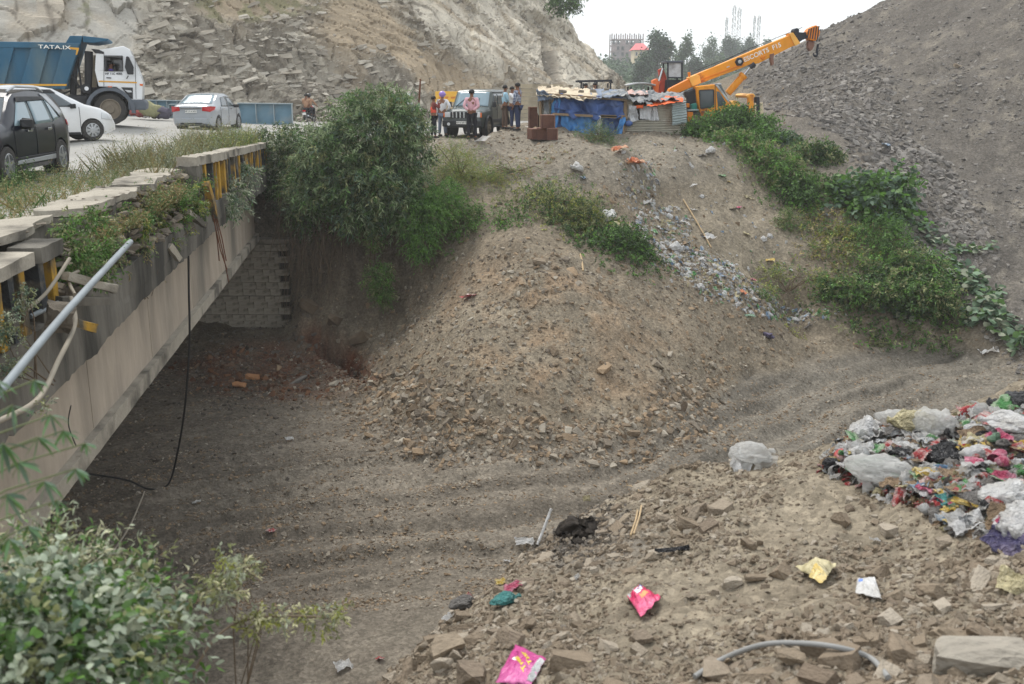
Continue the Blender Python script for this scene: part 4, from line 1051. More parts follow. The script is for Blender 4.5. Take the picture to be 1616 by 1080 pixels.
for px in (-60, -120, 40): twheel(px, S0 + .2, -1); twheel(px, S1 - .2, 1)
MB().prism(xz([(-190, 158), (205, 158), (205, 168), (-190, 168)], S0 + .6), S0 + .75, S0 + .9).prism(xz([(-190, 158), (205, 158), (205, 168), (-190, 168)], S0 + .6), S1 - .9, S1 - .75).build('chassis_rail', m_chass, tr)
MB().prism(xz([(120, 150), (150, 150), (150, 172), (120, 172)], S0 + .3), S0 + .12, S0 + .8).build('fuel_tank', m_chass, tr, bevel=.1)
MB().lathe(prop(143, 140, S0 + .1), (0, 1, 0), [(0, .16), (.3, .16)], 14).build('air_filter', m_chass, tr); MB().lathe(prop(143.5, 140, S0 + .06), (0, 1, 0), [(0, .07), (.04, .07)], 12).build('filter_cap', m_whitep, tr)
# tipping bed: slanted front, ribbed side, spill guard above the cab
bed = xz([(-190, 69), (112, 69), (118, 58), (137, 58), (113, 141), (-190, 141)], S0)
MB().prism(bed, S0 + .03, S1 - .03).build('load_bed', m_blue, tr, bevel=.02)
for a in (-175, -125, -75, -25, 20, 68):
    MB().prism(xz([(a - 2, 70), (a + 22, 71), (a + 6, 140), (a - 20, 139)], S0), S0 - .10, S0 + .028).build('bed_rib', m_blue, tr, bevel=.02)
MB().prism(xz([(110, 70), (133, 70), (112, 141), (92, 140)], S0), S0 - .10, S0 + .028).build('bed_rib', m_blue, tr, bevel=.02)
MB().prism(xz([(-190, 68), (114, 69), (112, 78), (-190, 78)], S0), S0 - .12, S0 + .026).build('bed_rail', m_blue, tr, bevel=.02)
MB().prism(xz([(137, 58), (174, 62), (173, 65), (152, 69), (137, 68)], S0), S0 - .02, S1 + .02).build('spill_guard', m_blue, tr, bevel=.015)
MB().prism(xz([(-190, 133), (115, 133), (114, 136), (-190, 136)], S0), S0 - .112, S0 - .098).build('bed_stripe', m_stripe, tr)
MB().prism(xz([(118, 76), (132, 77), (129, 88), (127, 88), (128, 80), (118, 79)], S0), S0 - .112, S0 - .098).build('corner_mark', m_stripe, tr)
tx_, tz_ = xz([(97, 76.5)], S0)[0]
text_mesh('bed_lettering', 'TATA.IX', .20, Matrix.Translation((tx_, S0 - .135, tz_)) @ Euler((PI / 2, R(1.5), 0)).to_matrix().to_4x4() @ Matrix.Diagonal((1.35, .85, 1, 1)), m_white_l, tr)
tx_, tz_ = xz([(182, 117)], S0)[0]
text_mesh('door_lettering', 'HP 11C 4086', .10, Matrix.Translation((tx_, S0 - .01, tz_)) @ Euler((PI / 2, 0, 0)).to_matrix().to_4x4(), m_ink, tr)
# hoist, hoses and stays between bed and cab
MB().tube([prop(133, 70, S0 + .5), prop(131, 150, S0 + .5)], .11, 10).build('hoist_column', m_chass, tr); MB().tube([prop(150, 82, S0 + .3), prop(152, 150, S0 + .4)], .14, 10).build('exhaust_stack', m_chass, tr)
for i, (a, b) in enumerate((((122, 118), (145, 148)), ((128, 112), (136, 140)), ((118, 148), (150, 132)), ((140, 80), (141, 150)))): MB().tube([prop(*a, S0 + .2 + .2 * i), prop(*b, S0 + .3)], .03, 6).build('hoist_stay', m_chass, tr)
MB().prism(xz([(152, 88), (157, 88), (157, 138), (150, 138)], S0), S0 + .05, S1 - .1).build('cab_back_panel', m_tarp_dk, tr)
tr.location = prop(224, 197, S0)
shift(tr)
tr.rotation_euler = (0, 0, R(18))

# --- motorbike
def motorbike():
    t = empty('motorbike', (0, 0, 0)); tag(t, 'dark motorbike carrying two riders, seen from behind on the road', 'motorbike')
    for x in (-.62, .66):
        w = MB().lathe((x, -.05, .30), (0, 1, 0), [(0, .22), (0, .28), (.03, .30), (.07, .30), (.10, .28), (.10, .22)], 20, cap=False).build('wheel', m_tyre, t, smooth=True)
        MB().lathe((x, -.02, .30), (0, 1, 0), [(0, .23), (.02, .05), (.04, .23)], 16, cap=False).build('rim', m_rim, w)
    MB().bar((-.3, 0, .72), (.05, 0, .74), .24, .1).bar((-.75, 0, .80), (-.3, 0, .76), .22, .08).build('seat', m_trim, t, bevel=.03)
    MB().ball((.28, 0, .80), (.27, .15, .14)).build('fuel_tank', m_red, t, smooth=True)
    MB().box((.05, 0, .40), (.36, .24, .34)).tube([(.66, 0, .3), (.42, 0, .98)], .03).tube([(-.62, .1, .3), (-.1, .1, .42)], .025).tube([(-.62, -.1, .3), (-.1, -.1, .42)], .025).build('engine_frame', m_chass, t)
    MB().tube([(.38, -.34, 1.02), (.46, 0, .98), (.38, .34, 1.02)], .018).build('handlebar', m_trim, t)
    MB().tube([(-.1, -.16, .3), (-.75, -.18, .42)], .04).build('exhaust', m_chrome, t); MB().box((-.86, 0, .68), (.06, .16, .09)).build('taillight', m_red, t); MB().box((-.88, 0, .52), (.02, .2, .12)).build('number_plate', m_plate, t)
    MB().ball((.56, 0, .88), .1).build('headlight', m_lamp, t)
    return t
bike = motorbike(); q = P(489, 194, 58); bike.location = q; bike.rotation_euler = (0, 0, R(82))

# --- blue steel girders stacked behind the road, cloth heap
m_bluest = mat('faded_blue_steel', lin((104, 134, 150)), rough=.6, var=.14, scale=2, color2=lin((140, 146, 146)), c2lo=.5, c2hi=.7)
m_bl2 = mat('pale_blue_steel', lin((150, 162, 166)), rough=.6, var=.14, scale=2)
def plate_girder(pa, pb, Y, h, label, ribs, m=m_bluest):
    a = Vector(P(*pa, Y)); b = Vector(P(*pb, Y)); t = empty('steel_girder', tuple((a + b) / 2 - Vector((0, 0, h))), label=label, cat='girder', group='blue plate girders stored by the road')
    d = Vector((0, 0, h))
    MB().bar(a - d / 2, b - d / 2, .03, h).build('web', m, t); MB().bar(a, b, .42, .04).build('top_flange', m_bl2, t); MB().bar(a - d, b - d, .42, .04).build('bottom_flange', m, t)
    n = ribs
    for i in range(n + 1):
        p = a + (b - a) * (i / n); MB().box(p - d / 2 + Vector((0, -.1, 0)), (.03, .18, h - .06)).build('stiffener', m_bl2, t)
    shift(t)
plate_girder((215, 158), (330, 160), 52.0, .9, 'blue plate girder standing just right of the truck bumper', 7)
plate_girder((268, 165), (404, 166), 49.5, .75, 'long blue girder passing behind the silver sedan', 9)
plate_girder((376, 163), (461, 164), 48.6, .95, 'blue girder end standing right of the silver sedan', 3)
plate_girder((180, 160), (262, 172), 50.6, 1.0, 'low blue girder behind the cloth bundles', 4)
def cloth_lump(px, py, Y, s, c, label, name='cloth_bundle', cat='bundle', sq=.6, seed=0):
    m = mat('cloth_%d_%d_%d' % c, lin(c), rough=.9, var=.25, scale=6, bump=.6)
    mb = MB().ball((0, 0, s * sq * .4), (s, s * .7, s * sq), 16, 10); o = mb.build(name, m); rough(o, s * .28, 0, 2.2 / s, seed, .6) if False else None
    bm = bmesh.new(); bm.from_mesh(o.data)
    for v in bm.verts:
        p = v.co * (1.6 / s) + Vector((seed, seed, 0)); v.co += Vector(mnoise.noise_vector(p)) * s * .35 + Vector(mnoise.noise_vector(p * 2.7)) * s * .12
    bm.to_mesh(o.data); bm.free(); o.data.shade_smooth(); o.location = P(px, py, Y); tag(o, label, cat); return o
for i, (px, py, s, c, lb) in enumerate(((240, 178, .55, (140, 138, 104), 'yellow green cloth bundle dumped behind the truck front'), (256, 182, .42, (90, 86, 98), 'dark purple cloth bundle nearest the silver sedan'), (224, 181, .35, (150, 80, 76), 'red and grey cloth bundle next to the truck bumper'),
                                        (211, 179, .25, (150, 84, 80), 'small red rag heap just right of the truck bumper'), (232, 184, .2, (205, 200, 196), 'small white rag lying before the cloth bundles'))):
    cloth_lump(px, py, 47, s, c, lb, seed=i * 3.3)
# ------------------------------------------------------------------ people
m_skin = mat('skin_brown', lin((128, 88, 66)), rough=.6, var=.06)
m_hair = mat('black_hair', lin((28, 25, 24)), rough=.6, var=.1)
m_shoe = mat('dark_shoe', lin((44, 40, 38)), rough=.6, var=.1)
def cloth_mat(name, c, **k): return mat(name, lin(c), rough=.9, var=.12, scale=9, bump=.5, bscale=16, **k)
def skin(name, joints, links, m, parent, sub=1):
    """joints: list of (co, radius); grown with a skin surface"""
    me = bpy.data.meshes.new(name); me.from_pydata([tuple(j[0]) for j in joints], links, [])
    o = link_mesh(name, me, None, parent)
    o.modifiers.new('s', 'SKIN').use_smooth_shade = True
    if not me.skin_vertices: 
        bm = bmesh.new(); bm.from_mesh(me); bm.verts.layers.skin.verify(); bm.to_mesh(me); bm.free()
    for i, j in enumerate(joints):
        r = j[1]; me.skin_vertices[0].data[i].radius = (r, r) if not isinstance(r, tuple) else r
        me.skin_vertices[0].data[i].use_root = (i == 0)
    q = o.modifiers.new('u', 'SUBSURF'); q.levels = sub; q.render_levels = sub
    bake(o); o.data.materials.clear(); o.data.materials.append(m); o.data.shade_smooth(); return o
def person(loc, face, label, shirt, trousers, arms=('down', 'down'), h=1.7, group=None, helmet=None, vest=None, seated=False, hair=True, lean=0, cap=None, legs=True):
    t = empty('person', loc, label=label, cat='person', group=group); k = h / 1.72
    V = lambda x, y, z: Vector((x, y, z)) * k      # x right, y forward, z up
    if seated:
        hipz = .50
    else: hipz = .92
    dz = hipz - .92
    sh = 1.42 + dz; J = []; E = []
    def add(co, r, prev=None):
        J.append((co, r)); i = len(J) - 1
        if prev is not None: E.append((prev, i))
        return i
    ly = lean * .3
    pel = add(V(0, 0, .95 + dz), (.15 * k, .11 * k)); sp = add(V(0, ly * .4, 1.15 + dz), (.135 * k, .10 * k), pel); ch = add(V(0, ly * .8, 1.35 + dz), (.155 * k, .11 * k), sp)
    nk = add(V(0, ly, 1.50 + dz), .055 * k, ch); hd0 = add(V(0, ly + .02, 1.575 + dz), .075 * k, nk); hd1 = add(V(0, ly + .02, 1.66 + dz), .088 * k, hd0)
    hands = []; armj = []
    for s_, a in ((-1, arms[0]), (1, arms[1])):
        shd = V(s_ * .19, ly * .9, 1.41 + dz)
        if a == 'down': el, wr = V(s_ * .25, -.02, 1.14 + dz), V(s_ * .25, .06, .90 + dz)
        elif a == 'back': el, wr = V(s_ * .26, -.10, 1.16 + dz), V(s_ * .05, -.18, 1.00 + dz)
        elif a == 'face': el, wr = V(s_ * .24, .20, 1.24 + dz), V(s_ * .10, .18, 1.50 + dz)
        elif a == 'head': el, wr = V(s_ * .34, .10, 1.42 + dz), V(s_ * .14, .06, 1.62 + dz)
        elif a == 'hip': el, wr = V(s_ * .36, -.06, 1.18 + dz), V(s_ * .2, .04, 1.02 + dz)
        elif a == 'front': el, wr = V(s_ * .22, .10, 1.15 + dz), V(s_ * .10, .26, 1.12 + dz)
        elif a == 'bars': el, wr = V(s_ * .27, .26, 1.2 + dz), V(s_ * .3, .50, 1.08 + dz)
        a0 = add(shd, .062 * k, ch); a1 = add(el, .046 * k, a0); a2 = add(wr, .032 * k, a1)
        d = (wr - el).normalized(); pm = add(wr + d * .05 * k, (.036 * k, .02 * k), a2); armj.append((shd, el, wr)); hands.append((wr + d * .07 * k, d))
    feet = []; legj = []
    for s_ in (-1, 1):
        hip = V(s_ * .09, 0, .88 + dz)
        if seated: kn, an = V(s_ * .16, .42, .52), V(s_ * .16, .38, .10)
        else: kn, an = V(s_ * .11, .03 * s_, .48), V(s_ * .12, -.02 + .04 * s_, .08)
        b0 = add(hip, .095 * k, pel); b1 = add(kn, .062 * k, b0); b2 = add(an, .042 * k, b1); b3 = add(an + V(0, .14, -.04), .035 * k, b2); legj.append((hip, kn, an)); feet.append(an)
    body = skin('body', J, E, m_skin, t)
    for c, d in hands:
        sx = d.cross(Vector((0, 1, 0)) if abs(d.y) < .8 else Vector((1, 0, 0))).normalized(); mb = MB()
        for i in range(4):
            f0 = c + sx * (i - 1.5) * .018 * k; mb.tube([f0 - d * .02 * k, f0 + d * .04 * k, f0 + d * (.065 + .01 * (i in (1, 2))) * k + Vector((0, .012, 0))], [.010 * k, .009 * k, .007 * k], 5)
        mb.tube([c - d * .03 * k + sx * .03 * k, c + sx * .055 * k + d * .01 * k], [.011 * k, .008 * k], 5); mb.build('fingers', m_skin, body, smooth=True)
    # face: nose, brow, ears, eyes
    hc = V(0, ly + .02, 1.63 + dz); mb = MB()
    mb.tube([hc + V(0, .08, .01), hc + V(0, .115, -.03)], [.010 * k, .018 * k], 6); mb.ball(hc + V(.088, 0, -.01), .022 * k, 6, 5); mb.ball(hc + V(-.088, 0, -.01), .022 * k, 6, 5); mb.build('face_features', m_skin, body, smooth=True)
    mb = MB()
    for s_ in (-1, 1): mb.ball(hc + V(s_ * .032, .083, .012), .011 * k, 6, 5)
    mb.ball(hc + V(0, .09, -.058), (.022 * k, .008 * k, .006 * k), 6, 5); mb.build('eyes_and_mouth', m_hair, body)
    if hair:
        mb = MB(); n = 12
        vs = []
        for i in range(7):
            for j in range(n):
                a = 2 * PI * j / n; ph = PI * .5 * i / 6 * 1.25; r = .102 * k
                p = hc + V(0, -.012, .02) + Vector((math.sin(ph) * math.cos(a) * r, math.sin(ph) * math.sin(a) * r * 1.08 - (.02 if i > 4 and math.sin(a) > .3 else 0) * 1, math.cos(ph) * r * 1.0 + (.03 if i > 4 and math.sin(a) > .2 else 0)))
                vs.append(p)
        mb.add(vs, [(i * n + j, (i + 1) * n + j, (i + 1) * n + (j + 1) % n, i * n + (j + 1) % n) for i in range(6) for j in range(n)])
        mb.build('hair', m_hair, t, smooth=True, thick=.012)
    if helmet:
        mb = MB(); mb.ball(hc + V(0, -.01, .035), (.135 * k, .15 * k, .125 * k), 16, 10); mb.sheet(lambda u, v: tuple(hc + V((u - .5) * .2, .13 + .06 * v, .03 - .02 * v)), 5, 3)
        mb.build('helmet', helmet, t, smooth=True)
    # clothes follow the body
    sj = [(pel_, r_) for pel_, r_ in ((V(0, 0, .90 + dz), (.168 * k, .128 * k)), (V(0, ly * .4, 1.15 + dz), (.155 * k, .122 * k)), (V(0, ly * .8, 1.36 + dz), (.172 * k, .128 * k)), (V(0, ly, 1.455 + dz), (.085 * k, .08 * k)))]
    se = [(0, 1), (1, 2), (2, 3)]
    for shd, el, wr in armj:
        n0 = len(sj); sj += [(shd, .076 * k), (el, .062 * k), (el.lerp(wr, .85), .052 * k)]; se += [(2, n0), (n0, n0 + 1), (n0 + 1, n0 + 2)]
    skin('shirt', sj, se, shirt, t)
    if vest: skin('vest', [(V(0, 0, .98 + dz), (.182 * k, .145 * k)), (V(0, ly * .4, 1.15 + dz), (.178 * k, .142 * k)), (V(0, ly * .8, 1.37 + dz), (.19 * k, .142 * k))], [(0, 1), (1, 2)], vest, t)
    tj = [(V(0, 0, .93 + dz), (.155 * k, .12 * k))]; te = []
    for hip, kn, an in legj:
        n0 = len(tj); tj += [(hip + Vector((0, 0, -.02)), .105 * k), (kn, .078 * k), (an + Vector((0, 0, .03)), .066 * k)]; te += [(0, n0), (n0, n0 + 1), (n0 + 1, n0 + 2)]
    skin('trousers', tj, te, trousers, t)
    for an in feet: MB().box(an + V(0, .06, -.035), (.10 * k, .27 * k, .085 * k)).build('shoe', m_shoe, t, bevel=.03, seg=2)
    t.rotation_euler = (0, 0, face - PI / 2)
    return t
def stand(px, py, *a, **k):
    q = on_ground(px, py, 34, 60); q[2] = max(q[2], rz(q[0], q[1]) if q[1] > 38 else q[2]); return person(q, *a, **k)
c_white = cloth_mat('white_shirt_cloth', (212, 212, 214)); c_pink = cloth_mat('pink_shirt_cloth', (214, 168, 176)); c_black = cloth_mat('black_trouser_cloth', (40, 40, 46)); c_jean = cloth_mat('grey_blue_jeans', (104, 114, 130))
c_navy = cloth_mat('navy_jeans', (50, 58, 84)); c_lblue = cloth_mat('light_blue_shirt_cloth', (164, 200, 218)); c_brown = cloth_mat('brown_trouser_cloth', (96, 78, 68)); c_vest = cloth_mat('orange_red_vest', (228, 92, 72))
c_maroon = cloth_mat('maroon_sleeve_cloth', (120, 60, 58)); c_purple = cloth_mat('purple_shirt_cloth', (92, 78, 160)); c_orange = cloth_mat('orange_shirt_cloth', (224, 130, 84)); c_tan = cloth_mat('tan_jacket_cloth', (170, 134, 108))
m_helm = mat('purple_helmet_shell', lin((148, 120, 196)), rough=.3, var=.05, coat=.5); m_helm_k = mat('black_helmet_shell', lin((32, 32, 36)), rough=.3, var=.05, coat=.5); m_helm_w = mat('white_helmet_shell', lin((222, 222, 224)), rough=.3, var=.05, coat=.5)
def plaid():
    m = bpy.data.materials.new('plaid_shirt_cloth'); m.use_nodes = True; n = m.node_tree.nodes; l = m.node_tree.links; b = n['Principled BSDF']; b.inputs['Roughness'].default_value = .9
    tc = n.new('ShaderNodeTexCoord'); w1 = n.new('ShaderNodeTexWave'); w2 = n.new('ShaderNodeTexWave'); w1.bands_direction = 'X'; w2.bands_direction = 'Z'
    for w in (w1, w2): w.inputs['Scale'].default_value = 5.5; l.new(tc.outputs['Object'], w.inputs[0])
    a = n.new('ShaderNodeMath'); a.operation = 'MAXIMUM'; l.new(w1.outputs['Fac'], a.inputs[0]); l.new(w2.outputs['Fac'], a.inputs[1])
    r = n.new('ShaderNodeValToRGB'); r.color_ramp.elements[0].position = .82; r.color_ramp.elements[0].color = (*lin((48, 62, 96)), 1); r.color_ramp.elements[1].position = .95; r.color_ramp.elements[1].color = (*lin((196, 200, 210)), 1)
    l.new(a.outputs[0], r.inputs[0]); l.new(r.outputs[0], b.inputs['Base Color']); return m
c_plaid = plaid()
stand(685, 219, R(20), 'person in an orange red safety vest holding a phone to the face', c_maroon, c_black, ('down', 'face'), 1.62, vest=c_vest)
stand(699, 217, R(70), 'person in a purple helmet and white shirt standing by the jeep bonnet', c_white, c_jean, ('down', 'hip'), 1.76, helmet=m_helm, hair=False)
stand(745, 221.5, R(80), 'person in a pink shirt seen from behind with hands clasped behind the back', c_pink, c_black, ('back', 'back'), 1.72)
stand(797, 206, R(15), 'person in a light blue shirt and brown trousers behind the jeep', c_lblue, c_brown, ('down', 'front'), 1.70)
stand(808, 205, R(-20), 'person in a white shirt half hidden behind the man in the plaid shirt', c_white, c_navy, ('down', 'face'), 1.66)
stand(817, 207, R(150), 'person in a blue plaid shirt and navy jeans with a hand raised to the head', c_plaid, c_navy, ('down', 'head'), 1.74)
stand(634, 190, R(-60), 'person in an orange shirt mostly hidden behind the large bush', c_orange, c_brown, ('down', 'down'), 1.66)
stand(645, 189, R(60), 'person in a white shirt and white helmet mostly hidden behind the large bush', c_white, c_brown, ('down', 'down'), 1.66, helmet=m_helm_w, hair=False)
# riders and driver
br = R(82); bd = Vector((math.cos(br), math.sin(br), 0)); bl = Vector(bike.location)
person(bl + bd * -.02 + Vector((0, 0, .30)), br, 'person riding the motorbike at the handlebars in a black helmet', c_tan, c_black, ('bars', 'bars'), 1.68, helmet=m_helm_k, hair=False, seated=True, lean=.2)
person(bl + bd * -.46 + Vector((0, 0, .36)), br, 'person in a tan jacket on the back seat of the motorbike', c_tan, c_black, ('front', 'front'), 1.62, seated=True)
dp = Vector(tr.location) + Matrix.Rotation(R(18), 3, 'Z') @ (Vector(P(178, 112, TY + .42)) - Vector(tr.location)); person((dp.x + .12, dp.y + .05, dp.z - .98), R(18), 'person in a purple shirt leaning at the truck cab window', c_purple, c_black, ('bars', 'bars'), 1.7, seated=True)
# ------------------------------------------------------------------ shacks, crane, loader, sheds
m_wood = mat('old_timber', lin((142, 122, 98)), rough=.9, var=.25, scale=4, stretch=(1, 1, .3), bump=.5)
m_bt = mat('dark_blue_tarpaulin', lin((66, 92, 146)), rough=.55, var=.22, scale=3, color2=lin((84, 100, 138)), c2lo=.5, c2hi=.7, bump=.6, bscale=14)
m_bt2 = mat('bright_blue_tarpaulin', lin((74, 136, 196)), rough=.55, var=.2, scale=3, color2=lin((92, 134, 180)), c2lo=.5, c2hi=.7, bump=.6, bscale=14)
m_bt3 = mat('grey_blue_tarpaulin', lin((112, 124, 142)), rough=.6, var=.2, scale=3, bump=.6, color2=lin((80, 90, 108)))
m_gt = mat('grey_tarpaulin', lin((98, 102, 106)), rough=.6, var=.3, scale=4, color2=lin((146, 146, 144)), c2lo=.46, c2hi=.6, bump=.8, bscale=12)
m_ot = mat('orange_tarpaulin', lin((232, 104, 50)), rough=.6, var=.1, scale=4, bump=.6, bscale=14)
m_ws = mat('dirty_white_sheet', lin((192, 194, 196)), rough=.7, var=.16, scale=4, bump=.7, bscale=12, color2=lin((150, 150, 150)))
m_cor = mat('corrugated_sheet', lin((176, 172, 158)), rough=.6, var=.18, scale=1.5, color2=lin((132, 106, 84)), c2lo=.56, c2hi=.70, spec=.4, stretch=(1, 1, .6))
m_corg = mat('grey_corrugated_sheet', lin((152, 164, 164)), rough=.55, var=.1, scale=2, spec=.4)
m_roofc = mat('cream_roof_sheet', lin((198, 184, 160)), rough=.85, var=.16, scale=2.5, bump=.4, color2=lin((158, 140, 118)), c2lo=.5, c2hi=.7)
m_pinkc = mat('pale_pink_sheet', lin((206, 170, 160)), rough=.8, var=.16, scale=3, bump=.5, color2=lin((170, 160, 156)))
def qsheet(name, cor, Y, m, parent, fold=0, ff=6, wr=.0, corr=None, nu=36, nv=24, seed=0, thick=.01, sag=0, tag_=None):
    """cor: bl, br, tr, tl in photo px; Y one depth or four"""
    Ys = Y if isinstance(Y, (list, tuple)) else [Y] * 4; Q = [Vector(P(c[0], c[1], y)) for c, y in zip(cor, Ys)]
    nrm = (Q[1] - Q[0]).cross(Q[3] - Q[0]).normalized(); W = (Q[1] - Q[0]).length; Hh = (Q[3] - Q[0]).length
    def fn(u, v):
        p = (Q[0] * (1 - u) + Q[1] * u) * (1 - v) + (Q[3] * (1 - u) + Q[2] * u) * v
        d = 0
        if fold: d += fold * math.sin(u * ff * 2 * PI + 2.0 * mnoise.noise((u * 4, v * 1.5, seed))) * (.35 + .65 * (1 - v)) * (.6 + .8 * mnoise.noise((u * 7, 3, seed + 9)))
        if wr: d += wr * mnoise.noise((u * W * 2.2, v * Hh * 2.2, seed + 5)) + wr * .5 * mnoise.noise((u * W * 6, v * Hh * 5, seed + 7))
        if corr:
            n, a, ax = corr; d += a * math.sin((v if ax == 'v' else u) * n * 2 * PI)
        p = p - nrm * d
        if sag: p.z -= sag * math.sin(PI * u) * (1 if v < .5 else .3)
        if wr: p += Vector((wr * .6 * mnoise.noise((u * 3, v * 4, seed + 21)), 0, wr * .8 * mnoise.noise((u * 9 * (v < .02 or v > .98) + u * 4, v * 3, seed + 31))))
        return tuple(p)
    o = MB().sheet(fn, nu, nv).build(name, m, parent, smooth=True, angle=180, thick=thick); return o
SY = 40.3
s1 = empty('tarpaulin_shack', prop(915, 218, SY + 1.4), label='low shack hung with blue tarpaulins under cream roof sheets weighed down by stones', cat='shack')
for a, b, y in (((853, 150), (853, 216), SY), ((872, 148), (872, 218), SY), ((944, 180), (944, 217), SY - .1), ((986, 160), (986, 222), SY), ((856, 148), (856, 205), SY + 3), ((984, 146), (984, 205), SY + 3), ((982, 184), (985, 224), SY - .2)):
    MB().tube([prop(*a, y), prop(*b, y)], .05, 7).build('post', m_wood, s1)
for a, b in (((872, 180), (990, 186)), ((850, 148), (990, 158)), ((944, 183), (986, 184))): MB().bar(prop(*a, SY - .12), prop(*b, SY - .12), .10, .09).build('beam', m_wood, s1)
qsheet('back_wall', [(852, 204), (988, 204), (988, 150), (852, 146)], SY + 3, m_cor, s1, corr=(14, .02, 'v'), nv=100, nu=8)
qsheet('side_wall', [(852, 214), (856, 206), (856, 150), (852, 148)], [SY, SY + 3, SY + 3, SY], m_cor, s1, corr=(14, .02, 'v'), nv=90, nu=5)
qsheet('corner_panel', [(848, 178), (870, 214), (870, 155), (848, 145)], SY + .1, m_cor, s1, corr=(13, .02, 'v'), nv=90, nu=6)
qsheet('hanging_tarp', [(876, 180), (984, 183), (984, 152), (872, 150)], SY - .05, m_bt, s1, fold=.13, ff=3, wr=.24, seed=1, sag=.18, nu=60, nv=30)
qsheet('hanging_tarp', [(890, 215), (944, 216), (946, 182), (884, 182)], SY + .05, m_bt2, s1, fold=.10, ff=5, wr=.12, seed=2, nu=60)
qsheet('hanging_tarp', [(866, 214), (878, 212), (884, 154), (872, 158)], SY - .02, m_bt2, s1, fold=.08, ff=2, wr=.14, seed=3)
qsheet('hanging_tarp', [(872, 216), (892, 214), (888, 182), (878, 180)], SY + .12, m_bt, s1, fold=.06, ff=3, wr=.1, seed=4)
qsheet('hanging_tarp', [(946, 216), (984, 218), (984, 182), (946, 182)], SY + .10, m_bt, s1, fold=.06, ff=3, wr=.1, seed=5)
qsheet('hanging_tarp', [(967, 222), (977, 230), (987, 186), (980, 186)], SY - .2, m_bt2, s1, fold=.08, ff=2, wr=.12, seed=6)
qsheet('hanging_tarp', [(850, 160), (872, 156), (874, 152), (846, 142)], SY - .25, m_bt3, s1, fold=.08, ff=2, wr=.2, seed=7)
qsheet('hanging_tarp', [(858, 212), (866, 208), (866, 154), (858, 152)], SY - .1, m_gt, s1, fold=.05, ff=2, wr=.12, seed=8)
qsheet('white_curtain', [(940, 214), (951, 214), (948, 183), (943, 183)], SY - .15, m_ws, s1, fold=.05, ff=2, wr=.08, seed=9)
for i, (c, m) in enumerate((([(846, 150), (880, 152), (872, 136), (849, 138)], m_roofc), ([(862, 152), (900, 155), (888, 138), (862, 138)], m_roofc), ([(884, 154), (924, 156), (912, 139), (884, 138)], m_roofc), ([(908, 156), (946, 157), (938, 140), (906, 140)], m_roofc), ([(930, 157), (980, 152), (972, 142), (934, 141)], m_bt3), ([(950, 152), (992, 151), (985, 142), (950, 142)], m_gt))):
    qsheet('roof_sheet', c, [SY - .35 - .02 * i, SY - .35 - .02 * i, SY + 3.2, SY + 3.2], m, s1, wr=.10, seed=20 + i, nu=20, nv=20)
qsheet('loose_sheet', [(903, 154), (922, 160), (907, 150), (897, 150)], [SY - .5, SY - .6, SY, SY], m_roofc, s1, wr=.05, seed=40, nu=10, nv=8)
shift(s1)
s2 = empty('corrugated_shack', prop(1033, 220, SY + 1.4), label='shack of rusty corrugated sheets with a crumpled orange tarpaulin on its roof edge', cat='shack')
for a, b, y in (((988, 158), (988, 219), SY), ((1081, 158), (1081, 221), SY), ((988, 150), (988, 205), SY + 3), ((1078, 150), (1078, 205), SY + 3)): MB().tube([prop(*a, y), prop(*b, y)], .05, 7).build('post', m_wood, s2)
qsheet('wall_sheet', [(984, 219), (1082, 221), (1082, 191), (989, 190)], SY - .02, m_cor, s2, corr=(11, .04, 'v'), nv=88, nu=14, wr=.02)
qsheet('wall_sheet', [(1036, 192), (1064, 192), (1062, 164), (1036, 166)], SY + .03, m_cor, s2, corr=(11, .02, 'v'), nv=80, nu=8)
qsheet('wall_sheet', [(982, 184), (996, 190), (1000, 160), (983, 156)], SY + .03, m_cor, s2, corr=(13, .018, 'v'), nv=80, nu=6)
qsheet('side_wall', [(1082, 220), (1079, 206), (1079, 152), (1082, 156)], [SY, SY + 3, SY + 3, SY], m_cor, s2, corr=(18, .02, 'v'), nv=100, nu=6)
qsheet('back_wall', [(990, 204), (1078, 204), (1078, 150), (990, 150)], SY + 3, m_cor, s2, corr=(16, .02, 'v'), nv=100, nu=8)
qsheet('hung_panel', [(1061, 198), (1084, 194), (1083, 160), (1060, 163)], SY - .18, m_corg, s2, corr=(9, .022, 'v'), nv=80, nu=10, wr=.05)
qsheet('white_cloth', [(990, 196), (1008, 190), (1004, 168), (993, 167)], SY - .12, m_ws, s2, fold=.06, ff=3, wr=.1, seed=11)
qsheet('white_cloth', [(1010, 188), (1027, 190), (1028, 167), (1010, 168)], SY - .1, m_ws, s2, fold=.04, ff=2, wr=.08, seed=12)
qsheet('white_cloth', [(1027, 191), (1040, 190), (1036, 169), (1028, 168)], SY - .06, m_ws, s2, fold=.05, ff=2, wr=.08, seed=13)
MB().ball(prop(992, 195, SY - .15), (.16, .1, .12), 10, 8).build('cloth_bundle', m_bt, s2, smooth=True)
qsheet('orange_tarp', [(1021, 168), (1078, 161), (1077, 153), (1026, 153)], [SY - .42, SY - .42, SY + .9, SY + .9], m_ot, s2, fold=.015, ff=3, wr=.07, seed=14, nu=60)
qsheet('orange_tarp', [(1003, 171), (1014, 170), (1016, 166), (1002, 167)], SY - .16, m_ot, s2, wr=.1, seed=15)
qsheet('roof_tarp', [(984, 156), (1030, 166), (1020, 144), (972, 143)], [SY - .3, SY - .3, SY + 3, SY + 3], m_gt, s2, fold=.02, ff=4, wr=.14, seed=16, nu=60, nv=40)
qsheet('roof_tarp', [(1016, 158), (1080, 158), (1078, 148), (1020, 145)], [SY - .2, SY - .2, SY + 3, SY + 3], m_gt, s2, fold=.02, ff=4, wr=.14, seed=17, nu=60, nv=40)
